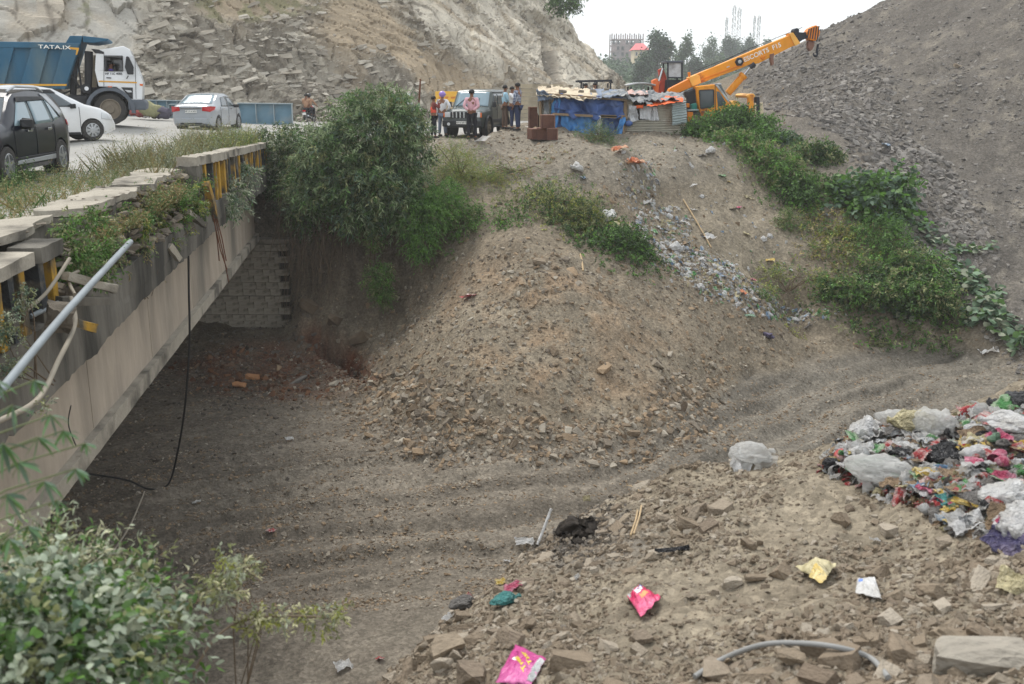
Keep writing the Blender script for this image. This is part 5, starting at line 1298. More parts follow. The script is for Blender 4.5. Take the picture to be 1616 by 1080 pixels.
qsheet('roof_sheet', [(990, 149), (1024, 150), (1020, 145), (990, 144)], [SY + .9, SY + .9, SY + 3.1, SY + 3.1], m_pinkc, s2, wr=.1, seed=18)
shift(s2)
for i, (px, py, s) in enumerate(((901, 140.5, .22), (888, 149, .32), (917, 148.5, .22), (936, 148, .26), (866, 141, .2), (957, 145, .2))):
    me_ = rock_mesh('roof_stone', 80 + i, m_stone, .55); o = link_mesh('roof_stone', me_); o.location = Vector(P(px, py, SY + .3 + 2.2 * (150 - py) / 12)) + Vector((0, 0, .10)); o.scale = (s, s * .8, s * .9)
    tag(o, ('small round stone highest in the middle of the cream shack roof', 'widest stone on the cream shack roof above the blue tarpaulin', 'tall stone beside the loose tilted roof sheet', 'flat stone near the right end of the cream roof sheets', 'stone by the left corner of the cream shack roof', 'stone on the grey blue sheet next to the cream roof')[i], 'stone', 'stones weighing down the shack roof')

# rusty steel box sections beside the shack
m_rb = mat('rusty_box_steel', lin((104, 72, 60)), rough=.85, var=.22, scale=5, bump=.4, color2=lin((86, 58, 50)), c2lo=.45, c2hi=.6)
m_rbl = mat('pale_box_steel', lin((132, 98, 84)), rough=.8, var=.2, scale=5)
def steel_box(px, py, w, h, d, rz__, label, m=m_rb, Y=None, ztop=0):
    q = on_ground(px, py, 34, 50) if Y is None else P(px, py, Y); t = empty('steel_box', q, label=label, cat='steel box', group='rusty steel boxes stacked beside the shack')
    if ztop: t.location.z += ztop
    th_ = .03
    mb = MB().box((0, 0, h / 2), (w - .06, d - .02, h - .06)); mb.build('web', m, t)
    for s_ in (-1, 1): MB().box((s_ * (w / 2 - th_ / 2), 0, h / 2), (th_, d + .06, h - .064)).build('side_flange', m_rbl if s_ > 0 else m, t)  # right and top flanges take the paler steel
    MB().box((0, 0, h - th_ / 2), (w, d + .07, th_)).build('top_flange', m_rbl, t); MB().box((0, 0, th_ / 2), (w, d + .07, th_)).build('bottom_flange', m, t)
    t.rotation_euler = (0, 0, rz__); return t
steel_box(843, 221, .36, .38, .5, .3, 'small rusty steel box standing apart at the front of the stack')
steel_box(857, 221.5, .42, .42, .5, -.1, 'rusty steel box lying under another box on the left of the front pair')
b_ = steel_box(870, 221, .40, .42, .5, .1, 'rusty steel box directly below the tallest front box next to the tarpaulin')
steel_box(864, 221.4, .50, .46, .5, .05, 'rusty steel box resting on top of the two front boxes', ztop=.42)
steel_box(841, 211, .34, 1.05, .4, .1, 'upright rusty steel box farthest left behind the small one', Y=41.2)
steel_box(851, 211, .36, .86, .4, -.1, 'upright rusty steel box in the middle behind the front boxes', Y=41.4)
steel_box(862, 210, .46, .95, .5, .0, 'upright rusty steel box in front of the shack corner post', Y=41.5)

# ---------------- crane
CY = 43.0
m_cy = mat('crane_yellow', lin((232, 150, 26)), rough=.5, var=.12, scale=2.5, color2=lin((176, 98, 34)), c2lo=.60, c2hi=.72, spec=.4)
m_cyl = mat('crane_yellow_pale', lin((240, 178, 84)), rough=.5, var=.1, scale=2.5)
m_cydk = mat('crane_orange', lin((220, 126, 22)), rough=.5, var=.1, scale=2.5)
m_bk = mat('black_painted_steel', lin((44, 46, 54)), rough=.6, var=.15, scale=3)
m_cream = mat('cream_steel', lin((206, 190, 160)), rough=.7, var=.12)
m_teal = mat('teal_box_paint', lin((40, 120, 110)), rough=.6, var=.1)
crane = empty('mobile_crane', prop(1135, 205, CY + 1.2), label='yellow mobile crane with its boom raised to the right over the weeds', cat='crane')
def pr(name, pts, y0, y1, m, bevel=.02, parent=None): return MB().prism(xz(pts, CY), CY + y0, CY + y1).build(name, m, parent or crane, bevel=bevel)
cab = pr('cab', [(1100, 136.4), (1128.4, 133.3), (1149, 160.5), (1145, 183), (1122, 189), (1118.5, 195), (1109.6, 195.6), (1103.7, 174)], 0, 1.1, m_cy, .03)
pr('cab_window', [(1104.2, 143.5), (1125.5, 142.7), (1126, 168), (1106, 170.6)], -.012, .03, m_glass, 0)
for a, b in (((1103.8, 143), (1126, 142)), ((1126, 142), (1126.4, 169)), ((1126.4, 169), (1105.6, 171.2)), ((1105.6, 171.2), (1103.8, 143))): MB().bar(prop(*a, CY - .02), prop(*b, CY - .02), .05, .03, up=(0, 1, 0)).build('window_rubber', m_trim, crane)
pr('cab_window', [(1130.6, 144.4), (1135, 144.8), (1145.6, 161.8), (1144, 166.5), (1133, 168.6)], -.012, .03, m_glass, 0)
MB().bar(prop(1128.6, 134, CY - .015), prop(1129.4, 187, CY - .015), .02, .02).build('door_seam', m_trim, crane)
MB().bar(prop(1107, 176.6, CY - .03), prop(1112, 177, CY - .03), .04, .03).build('door_handle', m_trim, crane)
pr('windshield', [(1129.5, 133.0), (1137.5, 132.6), (1151, 158.5), (1149.6, 160.3)], .06, 1.04, m_glass, 0)
for yy in (0.0, 1.05): pr('windshield_frame', [(1128, 132.8), (1131, 132.2), (1151.5, 159.4), (1149.2, 161)], yy - .02, yy + .05, m_ws, 0)
pr('windshield_frame', [(1129, 133), (1138.5, 131.6), (1139, 133.2), (1130, 134.4)], -.02, 1.1, m_ws, 0)
hx, hz = xz([(1159, 169)], CY)[0]
mb = MB(); pf = [(hx + math.cos(PI * k / 12) * .25, hz + math.sin(PI * k / 12) * .26) for k in range(13)]; mb.prism(pf, CY - .02, CY + 1.0).build('engine_hood', m_cyl, crane, bevel=.02)
pr('deck', [(1150, 170), (1184, 166.5), (1184, 172), (1150, 176)], .0, 2.3, m_bk)
pr('chassis', [(1086, 176), (1200, 172), (1200, 184), (1086, 188)], .35, 2.0, m_bk)
pr('outrigger', [(1181, 152), (1184, 149), (1189, 149.5), (1189.5, 189), (1182.5, 189.5)], -.05, .3, m_cy); pr('outrigger_arch', [(1178.5, 151), (1182, 148.6), (1189, 148), (1191.5, 151), (1191, 154), (1180, 155)], -.02, 2.3, m_cyl)
pr('counter_plate', [(1190.5, 163), (1193.6, 162.6), (1193.8, 188), (1190.5, 188.6)], .0, .3, m_cream); pr('tow_post', [(1194, 153), (1199.6, 153), (1200, 184), (1195, 184)], .1, .5, m_bk); pr('counter_plate', [(1200.4, 162), (1205, 162), (1206, 181), (1200.8, 182)], .1, .6, m_cream)
pr('outrigger', [(1084.5, 177), (1093.5, 177), (1093.5, 193), (1084.5, 193)], -.05, .3, m_cydk); pr('outrigger_beam', [(1085, 173.4), (1102.5, 172.6), (1102.5, 175), (1085, 175.6)], -.05, 2.2, m_corg)
pr('battery_box', [(1092.5, 165), (1100.6, 163), (1101, 173), (1092.5, 173)], .1, .7, m_teal); pr('lamp_bracket', [(1083.5, 163.5), (1088.5, 163.5), (1088.5, 170), (1083.5, 170)], .05, .4, m_cydk)
pr('turret', [(1088, 146), (1106, 138), (1106, 176), (1088, 176)], .5, 1.7, m_bk)
for y_ in (.15, 2.1):
    for px in (1098, 1172): w_ = wheel(crane, (float(P(px, 190, CY)[0]), CY + y_, float(P(px, 190, CY)[2]) - .05), .42, .28, -1 if y_ < 1 else 1, m_rimd, 0)
by0, by1 = .85, 1.35
pr('boom_base', [(1062, 140), (1098, 121.5), (1104, 119), (1109, 133), (1072, 148.5), (1058, 147.5)], by0 - .04, by1 + .04, m_cydk)
pr('boom_collar', [(1091.5, 122.5), (1099, 119.5), (1104, 117.4), (1109.5, 119), (1112, 131), (1098, 137)], by0 - .08, by1 + .08, m_cyl)
pr('boom', [(1101, 118.5), (1108, 115.5), (1254, 54.6), (1260, 54.6), (1266, 68.5), (1262, 71), (1205, 99.5), (1190, 101.5), (1180, 106), (1111, 132)], by0, by1, m_cy, .025)
pr('boom_rib', [(1112, 124.5), (1180, 99.5), (1182, 102), (1112, 127.5)], by0 - .03, by1 + .03, m_cydk, .01)
pr('boom_head', [(1253.5, 51), (1260, 50), (1271.5, 67), (1263, 71.5)], by0 - .07, by1 + .07, m_cyl, .01)
pr('fly_section', [(1262, 52), (1270, 49), (1278, 49.6), (1284, 48), (1287, 57.5), (1276, 62), (1270, 66.5)], by0 + .05, by1 - .05, m_bk)
cxx, czz = xz([(1266.2, 47)], CY)[0]; MB().lathe((cxx, CY + by0, czz), (0, 1, 0), [(0, .11), (.5, .11)], 16).build('sheave', m_bk, crane)
hdm = MB().prism(xz([(1281.5, 50), (1287, 43), (1297, 38), (1301.5, 40), (1304, 50), (1301, 58.5), (1296, 63.5), (1287, 62), (1284, 56)], CY), CY + by0 - .02, CY + by1 + .02).build('hook_head', m_cydk, crane, bevel=.02)
for k in range(5): MB().prism(xz([(1285 + k * 4, 44 - k * 1.1), (1286.8 + k * 4, 43.6 - k * 1.1), (1284 + k * 4.0, 59 + k * .8), (1282.4 + k * 4.0, 58.6 + k * .8)], CY), CY + by0 - .035, CY + by0 - .015).build('warning_stripe', m_bk, crane)
pr('hook_block', [(1286, 63), (1296.5, 64), (1296, 71), (1293, 77), (1289, 80), (1286, 75)], by0 + .1, by1 - .1, m_rbl, .03)
MB().tube([prop(1291, 70, CY + 1.1), prop(1289, 82, CY + 1.1), prop(1290, 85.5, CY + 1.1), prop(1288.5, 88, CY + 1.1), prop(1285.5, 88.4, CY + 1.1), prop(1283.6, 86.5, CY + 1.1), prop(1283.8, 84, CY + 1.1)], [.05, .05, .05, .055, .05, .04, .025], 8).build('hook', m_bk, crane, smooth=True)
MB().tube([prop(1148.5, 147.5, CY + 1.1), prop(1173, 119.5, CY + 1.1)], .15, 14).tube([prop(1170.5, 122.2, CY + 1.1), prop(1174, 118.3, CY + 1.1)], .19, 14).build('lift_cylinder', m_cy, crane, smooth=True, angle=50)
MB().tube([prop(1172, 120.5, CY + 1.1), prop(1186, 103.5, CY + 1.1)], .07, 10).build('piston_rod', m_chrome, crane); MB().tube([prop(1184, 107, CY + .7), prop(1191, 101, CY + .7)], .10, 8).tube([prop(1191, 107, CY + .8), prop(1189, 101, CY + .8)], .05, 8).build('cylinder_bracket', m_bk, crane)
cxx, czz = xz([(1174, 97)], CY)[0]; MB().lathe((cxx, CY + by0, czz), (0, -1, 0), [(0, .20), (.08, .17)], 6).build('winch_cover', m_bk, crane); MB().lathe((cxx, CY + by0 - .08, czz), (0, -1, 0), [(0, .08), (.04, .07)], 12).build('winch_cap', m_ws, crane)
pr('spare_hook', [(1222.5, 85), (1229.5, 83), (1228, 92), (1229, 101), (1225.5, 103.5), (1223.8, 97)], by0 - .1, by0 + .15, m_rbl); pr('boom_bracket', [(1207, 89.5), (1217, 86), (1213, 94), (1209, 93)], by0 - .05, by1, m_cydk)
pr('boom_tag', [(1153, 105.4), (1158, 103.4), (1158, 104.8), (1154, 106.6)], by0 - .03, by0, m_ws, 0)
pr('beacon', [(1092.5, 113.5), (1096, 113.5), (1096, 121), (1093, 121)], by0 + .1, by0 + .3, m_cydk)
MB().tube([prop(1062, 138, CY + 1.1), prop(1100, 118, CY + 1.1), prop(1176, 80, CY + 1.1), prop(1266, 43.5, CY + 1.1)], .012, 5).build('hoist_rope', m_bk, crane); MB().tube([prop(1098, 112, CY + 1.1), prop(1182, 79, CY + 1.1), prop(1180, 88, CY + 1.1)], .012, 5).build('hoist_rope', m_bk, crane)
MB().tube([prop(1294, 62, CY + 1.0), prop(1293, 66, CY + 1.0)], .02, 5).tube([prop(1288, 60, CY + 1.2), prop(1289, 66, CY + 1.2)], .02, 5).build('hook_rope', m_bk, crane)
tx_, tz_ = xz([(1211, 81.8)], CY)[0]
text_mesh('boom_lettering', 'ESCORTS  F15', .27, Matrix.Translation((tx_, CY + by0 - .005, tz_)) @ Matrix.Rotation(R(-22.6), 4, 'Y') @ Euler((PI / 2, 0, 0)).to_matrix().to_4x4(), m_white_l, crane, .006)
shift(crane)

# ---------------- red loader behind the shack
LY = 48.0
m_lr = mat('loader_red', lin((184, 74, 54)), rough=.6, var=.16, scale=3); m_lo = mat('loader_orange', lin((222, 112, 54)), rough=.6, var=.12)
ld = empty('loader', prop(1058, 190, LY + .8), label='red backhoe loader with a grey framed cab behind the corrugated shack', cat='loader')
def pl(name, pts, y0, y1, m, bevel=.02): return MB().prism(xz(pts, LY), LY + y0, LY + y1).build(name, m, ld, bevel=bevel)
for a in (1053, 1075.4):
    for y in (0, 1.4): pl('cab_post', [(a, 98), (a + 2.2, 98), (a + 2.2, 146), (a, 146)], y, y + .08, m_bk, 0)
pl('cab_roof', [(1050.5, 96), (1078.5, 96), (1078.5, 99.5), (1051, 99.5)], -.05, 1.55, m_fender); pl('cab_glass', [(1055.4, 100), (1075, 100), (1074.6, 122.5), (1055.4, 121.5)], .03, .06, m_ws, 0)
for a, b in (((1055, 122.5), (1075, 123)),): MB().bar(prop(*a, LY), prop(*b, LY), .06).build('cab_sill', m_bk, ld)
pl('engine_body', [(1051, 126), (1075, 126), (1078, 147), (1050, 147)], .1, 1.4, m_bk); pl('boom_arm', [(1041, 110), (1048, 107), (1053, 121), (1056, 134), (1048, 147), (1040, 147), (1044, 128)], .3, .7, m_lr); pl('dipper_arm', [(1047, 110), (1051, 113), (1055, 122), (1051, 126), (1047, 120)], .8, 1.1, m_lr)
pl('bucket_arm', [(1031, 127), (1038, 124), (1042, 130), (1040, 147), (1032, 147)], .2, .8, m_lo); MB().tube([prop(1046, 108, LY + .2), prop(1040, 128, LY + .2)], .06, 8).build('ram', m_chrome, ld)
pl('lower_body', [(1030, 147), (1080, 147), (1080, 176), (1030, 176)], .1, 1.5, m_lo)
for y in (.0, 1.6):
    wheel(ld, (float(P(1070, 180, LY)[0]), LY + y, .62), .62, .35, -1 if y < 1 else 1, m_rimd, 0); wheel(ld, (float(P(1036, 180, LY)[0]), LY + y, .42), .42, .3, -1 if y < 1 else 1, m_rimd, 0)
shift(ld)
# ---------------- two farm tractors with canopies
def tractor(px0, px1, top, canopy_m, Y, label, thick, curved):
    a = Vector(P(px0, top, Y)); b = Vector(P(px1, top, Y)); w = (b - a).x; cx = (a.x + b.x) / 2; zt = a.z
    t = empty('tractor', (cx, Y + .6, 0), label=label, cat='tractor')
    if curved:
        def fn(u, v): return (a.x - .1 + (w + .2) * u, Y - .1 + 1.5 * v, zt + .10 * math.sin(PI * u) - .02)
        MB().sheet(fn, 14, 4).build('canopy', canopy_m, t, smooth=True, thick=.07)
    else:
        for y in (Y, Y + 1.3): MB().bar((a.x - .2, y, zt), (b.x, y, zt + .03), .10, .09).build('canopy_rail', canopy_m, t)
        for x in (a.x, cx, b.x): MB().bar((x, Y, zt - .05), (x, Y + 1.3, zt - .05), .07).build('canopy_bar', canopy_m, t)
    for f in (.05, .5, .95):
        for y in (Y, Y + 1.3):
            if f == .5 and curved: continue
            MB().bar((a.x + w * f, y, .7), (a.x + w * f, y, zt - .08), .07).build('canopy_post', m_bk, t)
    MB().box((cx - w * .1, Y + .65, .9), (w * .9, .6, .5)).box((cx + w * .30, Y + .65, 1.05), (w * .4, .5, .55)).build('tractor_body', m_bluest, t, bevel=.05); MB().box((cx - w * .25, Y + .65, 1.25), (.4, .45, .1)).bar((cx - w * .35, Y + .65, 1.25), (cx - w * .4, Y + .65, 1.6), .4, .08).build('seat', m_trim, t)
    for y in (Y, Y + 1.3): wheel(t, (cx - w * .28, y, .62), .62, .32, -1 if y == Y else 1, m_rimd, 0); wheel(t, (cx + w * .38, y, .38), .38, .2, -1 if y == Y else 1, m_rimd, 0)
    shift(t); return t
tractor(918, 966, 128.5, m_bk, 47.0, 'tractor with an open black canopy frame rising behind the cream roof sheets', 0, False)
tractor(994, 1031, 134, m_ws, 48.0, 'tractor with a rounded white canopy left of the red loader', 0, True)
q = P(924, 137, 46.6); person((q[0], q[1], q[2] - 1.16), R(-40), 'person in white sitting under the black canopy frame behind the shack', c_white, c_black, seated=True, arms=('front', 'front'))
q = P(939, 136, 46.6); person((q[0], q[1], q[2] - 1.16), R(-120), 'dark haired person sitting at the middle of the black canopy frame', c_brown, c_black, seated=True, arms=('front', 'front'))
# ---------------- sign, pole, walls
m_ys = mat('yellow_sign_paint', lin((230, 178, 70)), rough=.5, var=.08)
sg = empty('signboard', prop(710, 185, 50), label='yellow signboard standing behind the jeep', cat='sign')
MB().prism(xz([(687, 144.5), (734, 144.5), (734, 161.5), (687, 161.5)], 50), 50, 50.06).build('panel', m_ys, sg, bevel=.01)
for a in (692, 729): MB().tube([prop(a, 146, 50.1), prop(a, 186, 50.1)], .04, 8).build('post', m_bk, sg)
for i, (a, b) in enumerate(((692, 699), (702, 708), (711, 719), (722, 729))): MB().prism(xz([(a, 153), (b, 152.5), (b - 1, 155.5), (a + 1, 156)], 50), 49.985, 49.998).build('worn_lettering', mat('worn_orange_ink', lin((206, 130, 60)), rough=.6), sg)
shift(sg)
path('pole', [prop(663.5, 125, 40.6), prop(662, 150, 40.5), prop(658.5, 200, 40.3)], .035, m_rust, 'thin rusty steel pole rising beside the large bush', 'pole', sub=2)
m_rw = mat('beige_masonry', lin((176, 164, 140)), rough=.9, var=.14, scale=1.2, bump=.5, color2=lin((150, 140, 120)))
rw = empty('retaining_wall', prop(850, 186, 66), label='beige coursed retaining wall at the foot of the cliff left of the shack', cat='wall')
for k in range(9):
    z0 = -.1 + k * .27; aL = P(770 + k * 6, 180, 66 + k * .1); aR = P(900 - k * 2, 180, 70)
    MB().bar((aL[0], 66 + k * .12, z0), (aR[0], 70 + k * .12, z0), .5, .24).build('stone_course', m_rw, rw)
shift(rw)
# ------------------------------------------------------------------ loose stone
def stone_mat(name, cols, var=.14, bump=.5):
    m = bpy.data.materials.new(name); m.use_nodes = True; n = m.node_tree.nodes; l = m.node_tree.links; b = n['Principled BSDF']
    b.inputs['Roughness'].default_value = .93; b.inputs['Specular IOR Level'].default_value = .15
    oi = n.new('ShaderNodeObjectInfo'); r = n.new('ShaderNodeValToRGB'); r.color_ramp.interpolation = 'LINEAR'
    for i, c in enumerate(cols):
        e = r.color_ramp.elements[i] if i < 2 else r.color_ramp.elements.new(.5)
        e.position = i / (len(cols) - 1); cl_ = np.array(lin(c)); lu = cl_ @ np.array([.3, .55, .15]); e.color = (*((cl_ * .84 + lu * .16) * .88), 1)
    l.new(oi.outputs['Random'], r.inputs[0])
    tc = n.new('ShaderNodeTexCoord'); ns = n.new('ShaderNodeTexNoise'); ns.inputs['Scale'].default_value = 2.4; ns.inputs['Detail'].default_value = 6; l.new(tc.outputs['Object'], ns.inputs['Vector'])
    mr = n.new('ShaderNodeMapRange'); mr.inputs['From Min'].default_value = .3; mr.inputs['From Max'].default_value = .7; mr.inputs['To Min'].default_value = 1 - var; mr.inputs['To Max'].default_value = 1 + var; l.new(ns.outputs['Fac'], mr.inputs['Value'])
    vm = n.new('ShaderNodeVectorMath'); vm.operation = 'SCALE'; l.new(r.outputs[0], vm.inputs[0]); l.new(mr.outputs[0], vm.inputs['Scale']); l.new(vm.outputs[0], b.inputs['Base Color'])
    nb = n.new('ShaderNodeTexNoise'); nb.inputs['Scale'].default_value = 7; nb.inputs['Detail'].default_value = 5; l.new(tc.outputs['Object'], nb.inputs['Vector'])
    bp = n.new('ShaderNodeBump'); bp.inputs['Strength'].default_value = bump; bp.inputs['Distance'].default_value = .05; l.new(nb.outputs['Fac'], bp.inputs['Height']); l.new(bp.outputs[0], b.inputs['Normal'])
    return m
sm_tan = stone_mat('tan_shale', [(128, 112, 94), (158, 144, 124), (176, 164, 146), (146, 130, 108), (186, 178, 162), (150, 142, 130), (136, 120, 100)])
sm_grey = stone_mat('grey_shale', [(88, 84, 80), (124, 118, 112), (104, 100, 96), (150, 144, 136), (96, 92, 88), (176, 170, 160), (114, 108, 102)])
sm_heap = stone_mat('heap_shale', [(112, 100, 86), (134, 122, 106), (178, 168, 150), (126, 110, 90), (148, 140, 128), (104, 96, 88), (166, 140, 108)])
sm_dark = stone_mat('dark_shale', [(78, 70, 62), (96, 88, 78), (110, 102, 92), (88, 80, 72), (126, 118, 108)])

def tmpl(prefix, m, flat):
    c = bpy.data.collections.new(prefix)
    for i in range(9):
        me = rock_mesh(prefix, 300 + i + int(flat * 100), m, flat * (.7 + .08 * i), facets=i % 2)
        o = bpy.data.objects.new(prefix, me); c.objects.link(o)
    return c
def scatter(name, pts, rot, scl, coll, rnd_seed=0):
    """loose pieces nobody could count: points that carry a stone each"""
    n = len(pts); me = bpy.data.meshes.new(name); me.vertices.add(n); me.vertices.foreach_set('co', np.asarray(pts, np.float32).ravel())
    a = me.attributes.new('spin', 'FLOAT_VECTOR', 'POINT'); a.data.foreach_set('vector', np.asarray(rot, np.float32).ravel())
    a = me.attributes.new('size', 'FLOAT_VECTOR', 'POINT'); a.data.foreach_set('vector', np.asarray(scl, np.float32).ravel())
    a = me.attributes.new('pick', 'INT', 'POINT'); a.data.foreach_set('value', np.random.default_rng(rnd_seed).integers(0, 9, n).astype(np.int32))
    o = bpy.data.objects.new(name, me); COL.objects.link(o); o['kind'] = 'stuff'
    g = bpy.data.node_groups.new(name + '_nodes', 'GeometryNodeTree')
    g.interface.new_socket('Geometry', in_out='INPUT', socket_type='NodeSocketGeometry'); g.interface.new_socket('Geometry', in_out='OUTPUT', socket_type='NodeSocketGeometry')
    N = g.nodes; L = g.links; gi = N.new('NodeGroupInput'); go = N.new('NodeGroupOutput')
    ci = N.new('GeometryNodeCollectionInfo'); ci.inputs['Collection'].default_value = coll; ci.inputs['Separate Children'].default_value = True; ci.inputs['Reset Children'].default_value = True
    ip = N.new('GeometryNodeInstanceOnPoints'); ip.inputs['Pick Instance'].default_value = True
    def na(nm, ty):
        x = N.new('GeometryNodeInputNamedAttribute'); x.data_type = ty; x.inputs['Name'].default_value = nm; return x.outputs['Attribute']
    er = N.new('FunctionNodeEulerToRotation'); L.new(na('spin', 'FLOAT_VECTOR'), er.inputs[0])
    L.new(gi.outputs[0], ip.inputs['Points']); L.new(ci.outputs[0], ip.inputs['Instance']); L.new(er.outputs[0], ip.inputs['Rotation']); L.new(na('size', 'FLOAT_VECTOR'), ip.inputs['Scale']); L.new(na('pick', 'INT'), ip.inputs['Instance Index'])
    L.new(ip.outputs[0], go.inputs[0])
    q = o.modifiers.new('scatter', 'NODES'); q.node_group = g
    return o
def ground_normal_tilt(x, y, e=.15):
    zx = (ground_z(x + e, y, False) - ground_z(x - e, y, False)) / (2 * e); zy = (ground_z(x, y + e, False) - ground_z(x, y - e, False)) / (2 * e)
    return zx, zy
def sample(n, ymin, ymax, seed, margin=1.12):
    r = np.random.default_rng(seed)
    # even spread over the picture: density falls with the square of distance
    Y = 1 / (1 / ymin + (1 / ymax - 1 / ymin) * r.random(n)); t = (r.random(n) * 2 - 1)
    return t * (.53 * Y * margin + .6) + .02 * Y, Y, r
def lay(x, y, s, r, flat=1.0, sink=.15, tilt=.45):
    n = len(x); z = ground_z(x, y); zx, zy = ground_normal_tilt(x, y)
    rx = np.arctan(zy) + r.normal(0, tilt, n); ry = -np.arctan(zx) + r.normal(0, tilt, n); rz_r = r.random(n) * 2 * PI
    # spin about z first, then lean with the slope
    cz, sz = np.cos(rz_r), np.sin(rz_r); ex = rx * cz + ry * sz; ey = -rx * sz + ry * cz
    scl = np.stack([s * r.uniform(.8, 1.5, n), s * r.uniform(.7, 1.1, n), s * r.uniform(.6, 1.2, n) * flat], 1)
    return np.stack([x, y, z + s * (.12 - sink)], 1), np.stack([ex, ey, rz_r], 1), scl
def emit(name, x, y, s, r, coll, keep, big, **k):
    x, y, s = x[keep], y[keep], s[keep]; p, ro, sc = lay(x, y, s, r, **k)
    d = s / np.maximum(y, 2); o = np.argsort(-d); nb = big
    BIG.append((name, [(p[i], ro[i], sc[i]) for i in o[:nb]], coll)); rest = o[nb:]
    scatter(name, p[rest], ro[rest], sc[rest], coll, len(p)); print('SCATTER', name, len(rest), 'objects', nb)
BIG = []
T_tan = tmpl('tan_stone', sm_tan, .62); T_heap = tmpl('heap_stone', sm_heap, .60); T_grey = tmpl('grey_stone', sm_grey, .5); T_dark = tmpl('dark_stone', sm_dark, .55)
def plog(r, n, a, b, p): # many small, few large
    return a * (b / a) ** (r.random(n) ** p)
# near mound
x, y, r = sample(260000, 3.2, 14.5, 11); z = ground_z(x, y, False); px, py = to_px(x, y, z)
s = plog(r, len(x), .007, .055, 2.8); cl = fbm(x * .9, y * .9, 3, 71) + .6 * fbm(x * 3, y * 3, 2, 73)
w = sstep(-6.5, -5.9, z) * (x > -1.9) * (.30 + .9 * sstep(-.25, .35, cl) + .8 * blob(px, py, 760, 960, 190, 110, -30) + .6 * blob(px, py, 1080, 830, 160, 60, -20) + .5 * blob(px, py, 1200, 1080, 600, 70))
w *= 1 - .55 * blob(px, py, 1180, 960, 120, 50) ; s = s * (.75 + .9 * sstep(-.1, .5, cl) * r.random(len(x)))
keep = (r.random(len(x)) < w * .66)
emit('loose_shale', x, y, s, r, T_tan, keep, 0, tilt=.5)
x, y, r = sample(3600, 3.4, 10, 12); z = ground_z(x, y, False); px, py = to_px(x, y, z); s = plog(r, len(x), .035, .17, 2.2)
w = sstep(-5.5, -4.5, z) * (x > -1.7) * (.25 + .8 * blob(px, py, 740, 980, 160, 110, -30) + .6 * blob(px, py, 1060, 820, 120, 60) + .5 * blob(px, py, 1350, 1080, 500, 60) + .3 * blob(px, py, 1450, 880, 200, 60)); w *= 1 - .8 * blob(px, py, 1470, 720, 170, 80)
emit('loose_stones', x, y, s, r, T_tan, r.random(len(x)) < w * .7, 130, tilt=.4, sink=.10)
# the heap and its toe, chute, banks
x, y, r = sample(240000, 15.5, 42, 21); z = ground_z(x, y, False); px, py = to_px(x, y, z); s = plog(r, len(x), .022, .15, 2.6)
heap = blob(px, py, 880, 590, 330, 170); toe = np.clip(blob(px, py, 860, 700, 250, 38) + blob(px, py, 1080, 640, 75, 50, -40) + blob(px, py, 640, 640, 120, 70), 0, 1); up = blob(px, py, 760, 470, 130, 60); cap = blob(px, py, 860, 430, 60, 30)
left = blob(px, py, 420, 590, 200, 60); chute = np.clip(blob(px, py, 1080, 430, 190, 60, 40), 0, 1); nose = blob(px, py, 1150, 330, 130, 110)
cl = fbm(x * .7, y * .7, 4, 81) + .5 * fbm(x * 2.4, y * 2.4, 2, 83)
flat_ = sstep(-6.0, -6.35, z)
w = .12 + .6 * sstep(-.05, .5, cl) + .35 * heap + .8 * toe + .5 * up + .6 * cap + .5 * left + .8 * chute + .35 * blob(px, py, 560, 480, 110, 100) - .22 * nose - .42 * flat_ * (1 - toe) * (1 - left); s = s * (1 + .5 * toe + .4 * cap) * (1 - .25 * flat_)
hillz = hill_edge(px, py) > 0
keep = (r.random(len(x)) < np.clip(w, .02, 1) * .62) & ~(hillz & (py < 560)) & (left_mask(x, y) < .5) & ~((px > 1250) & (py < 500) & (r.random(len(x)) < .4)) & (y > np.where(px > 900, 17.5, 16))
emit('rubble', x, y, s, r, T_heap, keep & ((px > 500) | (py > 760)), 0, tilt=.5)
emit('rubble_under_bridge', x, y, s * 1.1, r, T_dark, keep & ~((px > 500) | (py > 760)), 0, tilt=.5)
x, y, r = sample(5200, 19, 33, 22); z = ground_z(x, y, False); px, py = to_px(x, y, z); s = plog(r, len(x), .10, .30, 2.2)
toe = np.clip(blob(px, py, 860, 705, 240, 30) + blob(px, py, 1085, 640, 65, 50, -40) + .6 * blob(px, py, 640, 650, 110, 60) + .35 * blob(px, py, 860, 440, 60, 30) + .35 * blob(px, py, 450, 590, 120, 40) + .25 * blob(px, py, 900, 600, 200, 60), 0, 1)
emit('heap_stones', x, y, s, r, T_heap, (r.random(len(x)) < toe * .42) & (z > -6.75), 110, tilt=.35, sink=.08)
# gravel on the pit floor, plain around
x, y, r = sample(210000, 14, 36, 23); z = ground_z(x, y, False); px, py = to_px(x, y, z); s = plog(r, len(x), .018, .075, 2.2); cl = fbm(x * .6, y * .6, 3, 91)
emit('gravel', x, y, s, r, T_heap, (z < -5.9) & (r.random(len(x)) < (.22 + .6 * sstep(-.05, .35, cl)) * (.35 + 1.3 * sstep(.1, .9, np.sin(arc_dist(x, y, TRACK)[0] * 6.5 + cl)))) & (y > 15), 0, tilt=.3)
# platform by the shack
x, y, r = sample(26000, 34, 62, 24); z = ground_z(x, y, False); px, py = to_px(x, y, z); s = plog(r, len(x), .025, .13, 2.6); cl = fbm(x * .5, y * .5, 3, 95)
emit('platform_gravel', x, y, s, r, T_heap, (py < 262) & (px > 640) & (px < 1240) & (z > -1.6) & (r.random(len(x)) < .3 + .5 * sstep(-.1, .4, cl)), 0, tilt=.4)
